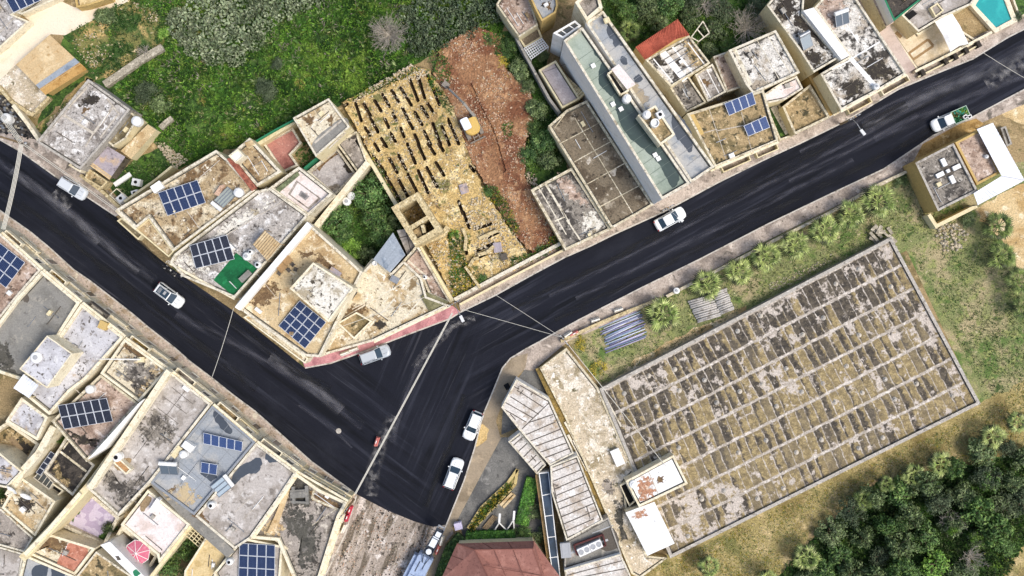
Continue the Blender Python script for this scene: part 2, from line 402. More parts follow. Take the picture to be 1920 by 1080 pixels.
m_tilered = M('terracotta_tile', '#a5644e', [('#824a39', 1.5, .48, .6)], grain=.15)
m_pantile = M('bright_red_roof_tile', '#b25c47', [('#964a38', .7, .48, .62)], grain=.15)
m_hip = M('faded_red_felt_tile', '#94665a', [('#a97a6c', .5, .5, .66), ('#7d5349', 3, .55, .65)], grain=.12, gs=9)
m_corr = M('grey_corrugated_sheet', '#a99fa3', [('#c3a98c', .5, .52, .66), ('#837a7c', 1.2, .56, .68)], grain=.12)
m_corrw = M('white_corrugated_sheet', '#eceef2', [('#cfd3da', .4, .5, .7)], grain=.04, rough=.5)
m_tan = M('tan_board', '#cbb084', [('#dbc59c', .4, .48, .62), ('#b39363', 1.1, .55, .66)], grain=.12)
m_orange = M('orange_tan_board', '#c39a5c', [('#a87d40', .8, .5, .65)], grain=.14)
m_bluegr = M('weathered_blue_grey_sheet', '#99a1a8', [('#77838f', .6, .5, .65), ('#a9b2ba', 1.3, .56, .68)], grain=.1, rough=.6)
m_greenturf = M('green_artificial_turf', '#176a3c', [('#0f5530', .5, .48, .62), ('#23824c', 1.2, .56, .68)], grain=.15)
m_greenrail = M('green_painted_rail', '#2f7d58', grain=.1)
m_glass = M('dark_window_glass', '#4a4d4c', grain=.0, rough=.12, spec=.6)
m_frame = M('pale_window_frame', '#d9d2c2', grain=.05)
m_shutter = M('brown_timber_door', '#5d4630', grain=.12)
m_steel = M('galvanised_steel', '#9a9da0', grain=.08, rough=.45, metal=.6)
m_pvframe = M('aluminium_panel_frame', '#dfe3e8', grain=.0, rough=.4)
m_dark = M('black_rubber', '#1d1d1e', grain=.1)
m_tank = M('white_polythene_tank', '#ecebe6', grain=.04, rough=.5)
m_tankg = M('grey_tank_lid', '#a9aaab', grain=.06)
m_black = M('black_opening', '#121212', grain=.0)
m_wood = M('weathered_timber', '#9a8465', [('#7a654a', 2, .5, .65)], grain=.15)
m_cable = M('pale_overhead_cable', '#cfcabb', grain=.05)
m_kerb = M('kerb_stone', '#c8c1b4', [('#948c7e', 1.2, .5, .64)], grain=.15)

# solar cell glass: a grid of cells drawn from the panel's own UV
def pv_mat(name, c1, c2, line):
    m = M(name, c1, grain=0, rough=.5, spec=.12); nt = m.node_tree; N, L = nt.nodes, nt.links
    tc = N.new('ShaderNodeTexCoord'); b = N.new('ShaderNodeTexBrick')
    b.offset = 0; b.inputs['Scale'].default_value = 1; b.inputs['Brick Width'].default_value = 1; b.inputs['Row Height'].default_value = 1; b.inputs['Mortar Size'].default_value = .055
    b.inputs['Color1'].default_value = hexc(c1); b.inputs['Color2'].default_value = hexc(c2); b.inputs['Mortar'].default_value = hexc(line)
    L.new(tc.outputs['UV'], b.inputs['Vector']); L.new(b.outputs['Color'], N['Principled BSDF'].inputs['Base Color'])
    return m
pv_navy = pv_mat('navy_solar_cell', '#18243f', '#1d2a49', '#50607e')
pv_black = pv_mat('black_solar_cell', '#171a24', '#1c202c', '#525866')
pv_blue = pv_mat('blue_solar_cell', '#283a60', '#2d4069', '#62749a')

# ground
g_soil = M('ground_soil', '#a08a63', [('#7a6a45', .25, .46, .62), ('#c2ab80', .9, .56, .68), ('#5b5d35', .4, .56, .68)], grain=.25, bump=.4)
g_meadow = M('meadow_soil_and_moss', '#456329', [('#304b1c', .16, .44, .6), ('#5f7d33', .22, .54, .66), ('#263d18', .8, .5, .6), ('#5d7a36', 2.0, .54, .62), ('#97975a', .5, .64, .72)], grain=.4, bump=.6)
g_terr = M('terrace_soil', '#7d7a45', [('#c9aa6f', .22, .5, .6, {'d': 9}), ('#3e5a26', .3, .47, .58), ('#e0cba0', 1.1, .6, .68), ('#2f431e', 1.3, .56, .66)], grain=.35, bump=.6)
g_lawn = M('lawn_soil', '#7f8453', [('#a89a74', .14, .46, .6), ('#5c7337', .2, .5, .62), ('#8f9358', .8, .5, .62), ('#c6b993', 1.3, .6, .7), ('#465a2b', .5, .6, .7)], grain=.35, bump=.5)
g_dry = M('dry_yellow_field', '#a0905c', [('#837344', .18, .46, .62), ('#c3ad7c', .4, .53, .66), ('#75713f', .2, .56, .68), ('#e2d0a0', 3.0, .64, .68), ('#5d4a27', 2.1, .6, .68)], grain=.35, bump=.5)
g_sand = M('pale_sand_ground', '#d3ba8b', [('#b99a66', .25, .46, .62), ('#ecdcb8', .6, .54, .66), ('#8d7a55', 1.2, .59, .68)], grain=.25, bump=.3)
g_excav = M('yellow_dug_earth', '#c2a66c', [('#e0ca94', .5, .5, .62, {'d': 9}), ('#a08558', .4, .54, .64), ('#7c7646', .35, .57, .66), ('#eee4c8', 1.3, .56, .64, {'r': .75}), ('#66563a', 1.6, .55, .63, {'r': .75}), ('#5f6334', .8, .58, .66)], grain=.35, bump=.5)
g_red = M('red_brown_earth', '#98704f', [('#7a4f36', .25, .46, .6), ('#b48c66', .5, .52, .62), ('#dcc2a2', 1.6, .57, .66, {'r': .7}), ('#734c3a', 1.1, .58, .68)], grain=.3, bump=.5)
g_lane = M('cream_concrete_lane', '#ecdfc6', [('#dcc9a8', .2, .5, .7), ('#c5ae89', .7, .62, .74)], grain=.07)
g_pave = M('pavement_slab', '#b9aa9b', [('#94877a', .35, .47, .6), ('#d0c2b2', .7, .54, .66), ('#6f675c', .45, .58, .66), ('#5a5348', 2, .6, .69)], grain=.22, bump=.2)
g_paveg = M('pale_street_pavement', '#c2b09e', [('#a48f74', .5, .48, .62), ('#d9cdb5', 1.0, .54, .66), ('#7b6d55', 1.7, .6, .68)], grain=.22, bump=.2)
g_pavered = M('red_painted_pavement', '#c58c8c', [('#a87274', .6, .48, .62), ('#d9a9a6', 1.1, .57, .68)], grain=.14)
g_pavebr = M('brown_concrete_pavement', '#a09078', [('#877861', .2, .47, .62), ('#b5a184', .5, .55, .68)], grain=.1)
g_drive = M('grey_worn_driveway', '#77756f', [('#5d5c59', .3, .47, .62), ('#918e87', .6, .55, .68), ('#55534f', 1.4, .58, .68)], grain=.18)
g_rough = M('rough_milled_street', '#a39688', [('#c9bdb1', .7, .49, .6, {'st': (1, .12), 'ang': -21}), ('#6f6455', .8, .5, .6, {'st': (1, .16), 'ang': -21}), ('#d9cfc4', .6, .58, .66), ('#4a4239', 1.4, .57, .65), ('#d9c18c', .22, .6, .7, {'st': (1, .1), 'ang': -21})], grain=.3, bump=.4)
g_terrace = M('pale_gravel_terrace', '#c3b49a', [('#e3d9c6', .5, .48, .6), ('#9a8c6e', .4, .53, .64), ('#6d664a', .9, .6, .68), ('#f0eadd', 1.6, .58, .66)], grain=.28, bump=.3)
g_mossch = M('mossy_gutter', '#8a7440', [('#6a5b30', .8, .48, .62), ('#b2924c', .5, .55, .66), ('#4d4527', 1.6, .58, .68)], grain=.3)
m_stone = M('pale_field_stone', '#d2c3a6', [('#ad9878', 1.5, .5, .65)], grain=.2, vary=.15)
m_pinkstone = M('pale_pink_stone', '#c9a88e', [('#a07c62', 1.5, .5, .65)], grain=.2)
m_greystone = M('grey_dry_stone', '#a39a86', [('#c9bfa9', 2, .5, .62), ('#6b6454', 3, .56, .66)], grain=.25)

# plants
def leafm(n, a, b, c, **k): return M(n, a, [(b, .4, .45, .6), (c, 1.2, .5, .64)], grain=0, rough=.55, spec=.3, isl=.55, **k)
l_grass = M('meadow_blade', '#4f7832', [('#2a481c', .1, .46, .56), ('#86a444', .12, .53, .62), ('#335524', .5, .5, .62), ('#86a04c', .9, .57, .68), ('#9a9550', .3, .6, .68)], grain=0, rough=.55, spec=.3, isl=.3)
l_grassb = leafm('bright_meadow_blade', '#6f9a38', '#4c7a2b', '#98b450')
l_lawn = leafm('dry_lawn_blade', '#97986a', '#76804c', '#bdb48a')
l_dark = leafm('dark_tree_leaf', '#667848', '#4d5f35', '#93a26c', vary=.4)
l_mid = leafm('mid_green_leaf', '#5a7a3a', '#43602c', '#86a052', vary=.25)
l_bright = leafm('bright_green_leaf', '#7ba33c', '#5a832c', '#a4c25c', vary=.15)
l_citrus = leafm('garden_tree_leaf', '#5e8242', '#446434', '#90ac62', vary=.2)
l_cactus = leafm('prickly_pear_pad', '#8b9773', '#6c7b58', '#b3ba98', vary=.15)
l_cactusd = leafm('dark_prickly_pear_pad', '#6b7b5a', '#506046', '#909c7e', vary=.25)
l_palm = leafm('fan_palm_leaf', '#9fac5e', '#7a8f46', '#c6cc84', vary=.15)
l_skirt_shade = leafm('old_palm_frond', '#3d4523', '#2e3419', '#565a30')  # dark lower fronds whose colour paints the shade in the crown gaps
l_palmd = leafm('deep_fan_palm_leaf', '#71823f', '#556a31', '#9aa65c', vary=.15)
l_yellow = leafm('yellow_flower_leaf', '#a5952f', '#5c6b25', '#d2b83c')
l_hedge = leafm('clipped_hedge_leaf', '#4d7c2e', '#3a6122', '#6f9c3e')
l_bare = M('bare_twig', '#aaa293', [('#857c6c', 2, .5, .65)], grain=.2)
m_bark = M('bark', '#6d5c48', [('#4b3f31', 3, .5, .65)], grain=.25)

m_dirt_and_edge = M('green_grey_dirt', '#57544b', [('#3f3d37', .9, .48, .62), ('#77726a', 1.6, .55, .66)], grain=.2)  # dirt patches, and the flat dark strip along the parapet foot
g_trench_shade = M('damp_trench_soil', '#5e4a33', [('#3b2e20', 1.2, .48, .62)], grain=.3)  # darker soil colour that paints the shade inside the trenches
# ------------------------------------------------------------------ ground
mb = MB(); B = 6000
mb.face([(-B, -B, 0), (B, -B, 0), (B, B, 0), (-B, B, 0)], g_soil); structure('ground', mb)

sheet('meadow', [(120, 66), (240, -8), (330, -40), (960, -40), (945, 60), (830, 90), (770, 130), (640, 195), (560, 230), (405, 290), (330, 320), (290, 270), (235, 205), (165, 140), (60, 250), (85, 180)], .004, g_meadow, .25)
sheet('terraced_field', [(120, 66), (240, -8), (420, -40), (395, 25), (300, 90), (215, 150), (160, 150), (163, 120)], .008, g_terr, .3)
sheet('side_soil', [(100, 215), (163, 140), (172, 150), (75, 262), (55, 250)], .008, g_terr, .2)
sheet('back_garden', [(580, 430), (700, 290), (800, 420), (700, 510), (640, 520)], .004, g_meadow)
sheet('wild_garden', [(1080, -40), (1500, -40), (1470, 90), (1330, 130), (1200, 110)], .004, g_meadow, .2)
sheet('strip_garden', [(930, 60), (1000, 60), (1080, 240), (1060, 330), (990, 370), (960, 250), (930, 130)], .004, g_meadow, .25)
sheet('lower_garden_soil', [(200, 345), (250, 300), (300, 275), (350, 300), (240, 392)], .006, g_meadow, .2)
sheet('lawn', [(1065, 640), (1440, 440), (1680, 320), (1960, 300), (1960, 900), (1840, 770), (1700, 470), (1130, 730)], .004, g_lawn)
sheet('dry_field', [(1180, 1070), (1258, 1040), (1850, 750), (1960, 700), (1960, 860), (1640, 900), (1520, 1000), (1440, 1120), (1180, 1120)], .008, g_dry, .3)
sheet('thicket_soil', [(1430, 1120), (1520, 1010), (1640, 905), (1960, 840), (1960, 1120)], .012, g_meadow, .3)
sheet('field_corner', [(1870, 1080), (1920, 1020), (1960, 1000), (1960, 1120), (1850, 1120)], .016, g_dry, .3)
sheet('sand_lot', [(1828, 395), (1850, 380), (1925, 340), (1925, 235), (1870, 215), (1900, 195), (1980, 170), (1980, 560), (1905, 500), (1890, 470)], .010, g_sand, .3)
sheet('sand_path', [(1152, 712), (1188, 674), (1260, 636), (1330, 606), (1400, 574), (1402, 586), (1300, 641), (1200, 693)], .010, g_sand, .2)
sheet('cream_lane', [(-40, 115), (0, 90), (55, 39), (41, 27), (110, 0), (140, 14), (238, -6), (240, 2), (122, 66), (95, 64), (30, 121), (0, 168), (-40, 190)], .012, g_lane)
sheet('yard_soil', [(-10, 160), (30, 121), (92, 182), (70, 215), (40, 215)], .016, g_terrace, .15)
sheet('junk_yard_ground', [(-30, 170), (10, 180), (70, 262), (40, 285), (-30, 240)], .010, M('dark_oily_ground', '#4b4844', [('#332f2d', .6, .46, .6), ('#8f887e', .9, .58, .66)], grain=.35))

# ------------------------------------------------------------------ road
UP = [(-60, 225), (0, 262), (40, 285), (110, 335), (175, 377), (217, 405), (258, 452), (318, 500), (437, 582), (572, 690), (620, 681), (655, 669), (760, 629), (845, 597), (864, 585), (930, 553), (1000, 514), (1060, 482), (1110, 460), (1150, 440), (1245, 397), (1345, 343), (1432, 300), (1502, 268), (1580, 230), (1685, 167), (1750, 140), (1825, 110), (1890, 70), (1990, 20)]
LOW_R = [(1990, 130), (1920, 168), (1860, 200), (1815, 224), (1750, 254), (1727, 270), (1657, 317), (1565, 360), (1440, 420), (1310, 487), (1202, 540), (1085, 600), (985, 655), (957, 672), (942, 690), (927, 727), (905, 780), (890, 840), (870, 902), (837, 984)]
LOW_L = [(667, 926), (583, 865), (478, 771), (436, 740), (400, 711), (355, 677), (327, 652), (277, 613), (250, 590), (217, 564), (172, 529), (137, 505), (92, 464), (57, 435), (0, 395), (-60, 358)]
g_asph = M('fresh_asphalt', '#2a2b31', [], grain=.1, rough=.85, spec=.15)
def asphalt_nodes(m):
    """long faint wheel streaks that follow each arm of the street"""
    nt = m.node_tree; N, L = nt.nodes, nt.links; bsdf = N['Principled BSDF']
    for l in list(bsdf.inputs['Base Color'].links): L.remove(l)
    pos = N.new('ShaderNodeNewGeometry').outputs['Position']
    def streak(ang, sc, st, lo, hi, k):
        a = N.new('ShaderNodeMapping'); a.vector_type = 'TEXTURE'; a.inputs['Rotation'].default_value = (0, 0, math.radians(ang)); L.new(pos, a.inputs['Vector'])
        b = N.new('ShaderNodeMapping'); b.inputs['Scale'].default_value = (st, 1, 1); b.inputs['Location'].default_value = (sc * 7, ang * .3, 0); L.new(a.outputs['Vector'], b.inputs['Vector'])
        t = N.new('ShaderNodeTexNoise'); t.inputs['Scale'].default_value = sc; t.inputs['Detail'].default_value = 9; t.inputs['Roughness'].default_value = .62; L.new(b.outputs['Vector'], t.inputs['Vector'])
        r = N.new('ShaderNodeMapRange'); r.interpolation_type = 'SMOOTHSTEP'; r.inputs['From Min'].default_value = lo; r.inputs['From Max'].default_value = hi; r.inputs['To Max'].default_value = k; L.new(t.outputs['Fac'], r.inputs['Value'])
        return r.outputs['Result']
    sep = N.new('ShaderNodeSeparateXYZ'); L.new(pos, sep.inputs['Vector'])
    def lin(ax, ay, lo, hi):
        x = N.new('ShaderNodeMath'); x.operation = 'MULTIPLY'; x.inputs[1].default_value = ax; L.new(sep.outputs['X'], x.inputs[0])
        y = N.new('ShaderNodeMath'); y.operation = 'MULTIPLY_ADD'; y.inputs[1].default_value = ay; L.new(sep.outputs['Y'], y.inputs[0]); L.new(x.outputs[0], y.inputs[2])
        r = N.new('ShaderNodeMapRange'); r.interpolation_type = 'SMOOTHSTEP'; r.inputs['From Min'].default_value = lo; r.inputs['From Max'].default_value = hi; L.new(y.outputs[0], r.inputs['Value'])
        return r.outputs['Result']
    def mixf(f, a, b):
        x = N.new('ShaderNodeMix'); x.data_type = 'FLOAT'; L.new(f, x.inputs[0]); L.new(a, x.inputs[2]); L.new(b, x.inputs[3]); return x.outputs[0]
    mr = lin(1, 0, -9, -1); ml = lin(1, .4, -27, -20)       # right arm, left arm
    def field(sc, st, lo, hi, k): return mixf(ml, streak(-37, sc, st, lo, hi, k), mixf(mr, streak(66, sc, st, lo, hi, k), streak(29, sc, st, lo, hi, k)))
    col = None
    for hx, sc, st, lo, hi, k in (('#16181e', .55, .06, .48, .6, 1), ('#383a44', .9, .045, .52, .66, .9), ('#1d1f28', 1.6, .04, .5, .62, .8), ('#5b5b62', 1.3, .035, .6, .74, .6), ('#32343d', .12, .5, .5, .66, .5)):
        x = N.new('ShaderNodeMix'); x.data_type = 'RGBA'
        if col is None: x.inputs[6].default_value = hexc('#20222b', .72)
        else: L.new(col, x.inputs[6])
        x.inputs[7].default_value = hexc(hx, .7); L.new(field(sc, st, lo, hi, k), x.inputs[0]); col = x.outputs[2]
    t = N.new('ShaderNodeTexNoise'); t.inputs['Scale'].default_value = 7; t.inputs['Detail'].default_value = 6; L.new(pos, t.inputs['Vector'])
    r = N.new('ShaderNodeMapRange'); r.inputs['From Min'].default_value = .3; r.inputs['From Max'].default_value = .7; r.inputs['To Min'].default_value = .82; r.inputs['To Max'].default_value = 1.18; L.new(t.outputs['Fac'], r.inputs['Value'])
    h = N.new('ShaderNodeHueSaturation'); L.new(col, h.inputs['Color']); L.new(r.outputs['Result'], h.inputs['Value']); L.new(h.outputs['Color'], bsdf.inputs['Base Color'])
asphalt_nodes(g_asph)
sheet('road', UP + LOW_R + [(812, 988), (775, 977), (726, 957)] + LOW_L, .02, g_asph)
sheet('rough_street', [(660, 930), (690, 915), (760, 950), (845, 975), (850, 1000), (800, 1060), (770, 1130), (560, 1130), (600, 1090), (648, 1000)], .016, g_rough)

def dust_mat(name, hx, sc, lo, hi, k, st=.12):
    """dust lying along a wheel line: fades out to both sides of its strip"""
    m = bpy.data.materials.new(name); m.use_nodes = True; nt = m.node_tree; N, L = nt.nodes, nt.links; b = N['Principled BSDF']
    b.inputs['Base Color'].default_value = hexc(hx, .86); b.inputs['Roughness'].default_value = .9
    tc = N.new('ShaderNodeTexCoord'); sp = N.new('ShaderNodeSeparateXYZ'); L.new(tc.outputs['UV'], sp.inputs[0])
    a = N.new('ShaderNodeMath'); a.operation = 'SUBTRACT'; a.inputs[1].default_value = .5; L.new(sp.outputs['X'], a.inputs[0])
    ab = N.new('ShaderNodeMath'); ab.operation = 'ABSOLUTE'; L.new(a.outputs[0], ab.inputs[0])
    e = N.new('ShaderNodeMapRange'); e.interpolation_type = 'SMOOTHSTEP'; e.inputs['From Min'].default_value = .5; e.inputs['From Max'].default_value = .05; L.new(ab.outputs[0], e.inputs['Value'])
    mp = N.new('ShaderNodeMapping'); mp.inputs['Scale'].default_value = (1.6, st * 2, 1); L.new(tc.outputs['UV'], mp.inputs['Vector'])
    t = N.new('ShaderNodeTexNoise'); t.inputs['Scale'].default_value = sc; t.inputs['Detail'].default_value = 4; t.inputs['Roughness'].default_value = .5; L.new(mp.outputs['Vector'], t.inputs['Vector'])
    r = N.new('ShaderNodeMapRange'); r.interpolation_type = 'SMOOTHSTEP'; r.inputs['From Min'].default_value = lo; r.inputs['From Max'].default_value = hi; r.inputs['To Max'].default_value = k; L.new(t.outputs['Fac'], r.inputs['Value'])
    x = N.new('ShaderNodeMath'); x.operation = 'MULTIPLY'; L.new(e.outputs['Result'], x.inputs[0]); L.new(r.outputs['Result'], x.inputs[1]); L.new(x.outputs[0], b.inputs['Alpha'])
    return m
d1 = dust_mat('pale_road_dust', '#7d7c80', 1.4, .25, .75, .55)
d2 = dust_mat('thin_road_dust', '#65656e', 1.6, .3, .75, .45, .08)
d3 = dust_mat('patchy_road_dust', '#9a9794', 1.6, .38, .72, .6, .3)
d4 = dust_mat('dark_wheel_track', '#17181c', 2.0, .36, .6, .75, .06)
mb = MB(); z = .026
for pts, w, m in [([(-20, 290), (60, 345), (130, 395), (200, 455), (290, 525)], 1.7, d2), ([(20, 320), (90, 370), (150, 420), (185, 455)], 1.8, d1), ([(100, 360), (128, 392)], 2.4, d3),
                  ([(150, 415), (220, 480), (260, 510)], 1.2, d1), ([(330, 590), (430, 640), (520, 690), (600, 740), (680, 800)], 1.6, d2), ([(505, 670), (575, 715), (640, 770)], 2.2, d1), ([(560, 760), (620, 800), (660, 840)], .6, d2),
                  ([(0, 360), (120, 440), (300, 590), (480, 730)], 2.0, d4), ([(200, 400), (330, 520), (560, 700), (620, 730)], 1.6, d4),
                  ([(845, 610), (790, 670), (760, 740), (735, 830)], 1.2, d2), ([(890, 596), (850, 610), (800, 660), (778, 690)], 1.6, d3), ([(740, 780), (715, 830), (700, 880), (695, 930)], 2.4, d3), 
                  ([(870, 740), (840, 840), (800, 950)], 1.6, d4), 
                  ([(1030, 555), (1200, 470), (1360, 385), (1500, 315), (1640, 240)], 1.0, d2), ([(1080, 560), (1250, 475), (1440, 380), (1600, 300)], 1.1, d2), ([(1620, 240), (1720, 190), (1820, 145), (1940, 85)], 2.4, d1), ([(1640, 260), (1760, 205), (1920, 140)], 1.8, d2), ([(1480, 340), (1600, 280), (1720, 215)], 1.1, d2), ([(1850, 160), (1940, 105)], 3.0, d3),
                  ([(960, 580), (1150, 485), (1300, 405), (1500, 300), (1700, 195)], 1.7, d4), ([(1040, 600), (1240, 500), (1440, 400), (1660, 290), (1800, 215)], 1.5, d4), ([(1500, 285), (1660, 200), (1860, 110)], 1.0, d2)]:
    ribbon(mb, pts, w, z, m); z += .0008
tag(mb.build('road_dust'), 'pale dust streaks along the wheel lines of the asphalt', None, None, 'stuff')

# ------------------------------------------------------------------ pavements with kerbs
def pavement(name, poly, mat, kerb, h=.13):
    mb = MB(); mb.prism(pp(poly, h), 0, mat); structure(name, mb)
    mb = MB(); q = [P(x, y, h) for x, y in kerb]
    for i, (a, b) in enumerate(zip(q, q[1:])): mb.bar(a - Vector((0, 0, .06 - .002 * (i % 2))), b - Vector((0, 0, .06 - .002 * (i % 2))), .18, .135, m_kerb)
    structure('kerb', mb)
k_low = LOW_L[::-1]
pavement('pavement', k_low + [(640, 1000), (560, 960), (450, 830), (330, 735), (200, 620), (90, 540), (-60, 440)], g_paveg, k_low)
pavement('pavement', [(668, 932), (648, 1000), (600, 1100), (560, 1100), (600, 1020), (640, 935)], g_pave, [(668, 930), (648, 1000), (600, 1100)], .12)
kk = UP[9:14]
pavement('red_pavement', kk + [(864, 585), (848, 573), (760, 600), (660, 645), (600, 664), (565, 672)], g_pavered, kk + [(864, 585)], .155)
kk = UP[14:]
pavement('pavement', kk + [(1990, -20), (1890, 40), (1750, 105), (1580, 195), (1432, 262), (1245, 362), (1060, 445), (930, 520), (858, 560)], g_pave, kk)
kk = LOW_R[:15]
pavement('pavement', kk + [(945, 690), (1000, 695), (1065, 640), (1178, 592), (1260, 548), (1330, 510), (1450, 445), (1560, 390), (1660, 345), (1720, 312), (1800, 272), (1830, 235), (1990, 165)], g_pave, kk[::-1], .12)
kk = LOW_R[13:] + [(810, 1040), (790, 1110)]
pavement('brown_pavement', kk + [(825, 1110), (836, 1010), (860, 970), (911, 874), (939, 822), (930, 790), (944, 750), (958, 720), (985, 690), (990, 662)], g_pavebr, kk, .136)
pavement('pavement', UP[1:6] + [(250, 395), (150, 316), (68, 262), (20, 250), (0, 250)], g_pave, UP[1:6], .11)
sheet('driveway', [(939, 820), (962, 820), (1030, 900), (1030, 1000), (870, 1010), (858, 972), (911, 874)], .03, g_drive)
sheet('side_yard', [(944, 750), (985, 690), (1010, 690), (1030, 745), (975, 800), (940, 815)], .028, g_drive)
mb = MB(); mb.prism(ccw(jag(pp([(893, 825), (903, 795), (916, 805), (912, 825), (890, 840)], .142), .3, .06)), .125, M('sand_spill', '#d3b57c', [('#b08f55', 1, .5, .64)], grain=.2)); structure('sand_spill_on_pavement', mb)
sheet('worn_bay', [(1730, 270), (1800, 232), (1830, 222), (1845, 232), (1800, 262), (1745, 300), (1710, 308)], .134, M('ochre_gravel', '#b08d53', [('#8f6e3b', .6, .48, .62), ('#cfb27c', 1, .56, .66)], grain=.2))

# lawn grass, meadow grass ------------------------------------------------
def scatter(name, label, polys, n, mats, hmin, hmax, w, z0=0.0, dens=None, seed=1):
    r = random.Random(seed); mb = MB(); v, f, mi = [], [], []
    xs = [p[0] for q in polys for p in q]; ys = [p[1] for q in polys for p in q]; made = 0; tries = 0
    while made < n and tries < n * 30:
        tries += 1; x, y = r.uniform(min(xs), max(xs)), r.uniform(min(ys), max(ys))
        if not any(inside(x, y, q) for q in polys): continue
        if dens:
            d = noise.noise(Vector((x * dens, y * dens, seed))) + .5 * noise.noise(Vector((x * dens * 4, y * dens * 4, seed + 5)))
            if d < r.uniform(-.7, .15): continue
        made += 1; c = P(x, y, 0); c.z = z0; h = r.uniform(hmin, hmax); m = r.choice(mats)
        for k in range(4):
            t = r.uniform(0, 6.283); d = Vector((math.cos(t), math.sin(t), 0)); s = Vector((-d.y, d.x, 0)) * w * r.uniform(.5, 1.2); i = len(v)
            o = d * r.uniform(0, .12); ln = r.uniform(.35, 1.0) * h
            v += [c + o - s * .4, c + o + s * .4, c + o + d * ln * .55 + s + Vector((0, 0, h * .6)), c + o + d * ln + Vector((0, 0, h * r.uniform(.55, 1))), c + o + d * ln * .55 - s + Vector((0, 0, h * .6))]
            f.append([i, i + 1, i + 2, i + 3, i + 4]); mi.append(mats.index(m))
    mb.v, mb.f, mb.mi, mb.mats = v, f, mi, list(mats)
    return tag(mb.build(name), label, None, None, 'stuff')
mead = [(240, -5), (300, -30), (960, -30), (940, 60), (830, 85), (770, 125), (640, 190), (552, 222), (500, 255), (405, 282), (335, 312), (295, 262), (240, 200), (215, 155), (300, 95), (330, 40)]
scatter('meadow_grass', 'long green grass growing over the meadow', [mead], 22000, [l_grass, l_grass, l_grassb], .2, .5, .075, dens=.012)
scatter('terrace_weeds', 'green weeds growing on the terraced soil', [[(125, 66), (240, -5), (400, -30), (380, 30), (300, 85), (215, 148), (165, 140)], [(60, 250), (110, 215), (165, 145), (75, 262)]], 1250, [l_grass, l_grass, l_dark], .15, .45, .07, dens=.02, seed=2)
scatter('lawn_grass', 'patchy dry lawn grass around the large roof', [[(1070, 645), (1250, 560), (1440, 465), (1650, 350), (1700, 320), (1830, 390), (1960, 600), (1960, 720), (1850, 745), (1700, 455), (1660, 440), (1130, 722)]], 7000, [l_lawn, l_lawn, l_grass], .06, .2, .06, dens=.014, seed=3)
scatter('dry_field_grass', 'dry yellow stalks on the field below the large roof', [[(1190, 1070), (1258, 1052), (1850, 765), (1930, 720), (1930, 850), (1640, 900), (1520, 1000), (1440, 1100), (1190, 1100)]], 4500, [l_lawn, l_palm, l_yellow], .05, .18, .05, dens=.02, seed=4)
scatter('garden_grass', 'green grass growing in the walled back garden', [[(585, 428), (695, 310), (748, 400), (735, 437), (700, 485), (683, 507), (640, 480)], [(208, 345), (250, 305), (275, 290), (322, 312), (240, 385)], [(935, 70), (985, 65), (1040, 200), (1060, 300), (1000, 330), (975, 250), (940, 120)], [(545, 275), (585, 262), (598, 295), (568, 318)], [(1095, -20), (1480, -20), (1430, 90), (1330, 110), (1205, 100)]], 4500, [l_grass, l_dark, l_grass], .15, .5, .08, seed=5)
scatter('thicket_undergrowth', 'dense green undergrowth below the thicket trees', [[(1440, 1100), (1520, 1015), (1640, 910), (1930, 850), (1930, 1000), (1870, 1100)]], 4500, [l_dark, l_grass, l_mid], .3, .8, .1, seed=6)

# ------------------------------------------------------------------ dug plot with open trenches (height field)
def T2(x0, y0, L_): return [(x0 + a / 4, y0 + b / 4, x0 + c / 4, y0 + d / 4) for a, b, c, d in L_]
SL = T2(480, 0, [(1155, 600, 1215, 755), (1215, 570, 1265, 735), (1290, 570, 1375, 785), (1085, 660, 1165, 790), (1020, 680, 1070, 765), (950, 710, 1000, 800), (890, 755, 940, 835), (810, 780, 860, 870), (745, 770, 790, 905), (675, 855, 730, 940), (1100, 815, 1175, 965), (1190, 840, 1245, 935), (1240, 800, 1290, 875), (1290, 780, 1325, 835), (1025, 850, 1055, 905), (965, 890, 995, 955), (860, 890, 915, 990), (820, 960, 855, 1015), (1440, 895, 1520, 1080), (1395, 950, 1450, 1085), (1325, 925, 1385, 1085), (1260, 985, 1310, 1085), (1190, 1010, 1225, 1085), (1085, 960, 1110, 1025), (1010, 1000, 1045, 1060), (940, 1040, 970, 1085), (755, 1000, 800, 1050), (860, 690, 940, 650), (735, 750, 795, 715), (635, 815, 685, 780)])
SL += T2(480, 270, [(880, 90, 970, 220), (975, 240, 1080, 425), (1065, 260, 1150, 415), (1140, 230, 1220, 385), (1215, 200, 1290, 365), (1280, 175, 1360, 325), (1350, 140, 1410, 235), (1000, 110, 1060, 215), (1060, 70, 1125, 190), (1135, 0, 1195, 145), (1215, 0, 1265, 110), (1290, 0, 1340, 75), (1370, 0, 1405, 50), (890, 0, 920, 50), (960, 0, 980, 20), (1600, 160, 1635, 205), (1560, 740, 1580, 820), (1660, 800, 1780, 745), (1620, 870, 1725, 825), (1730, 705, 1820, 660), (1555, 510, 1600, 630), (1520, 430, 1550, 520), (1640, 640, 1760, 600), (1440, 690, 1500, 760)])
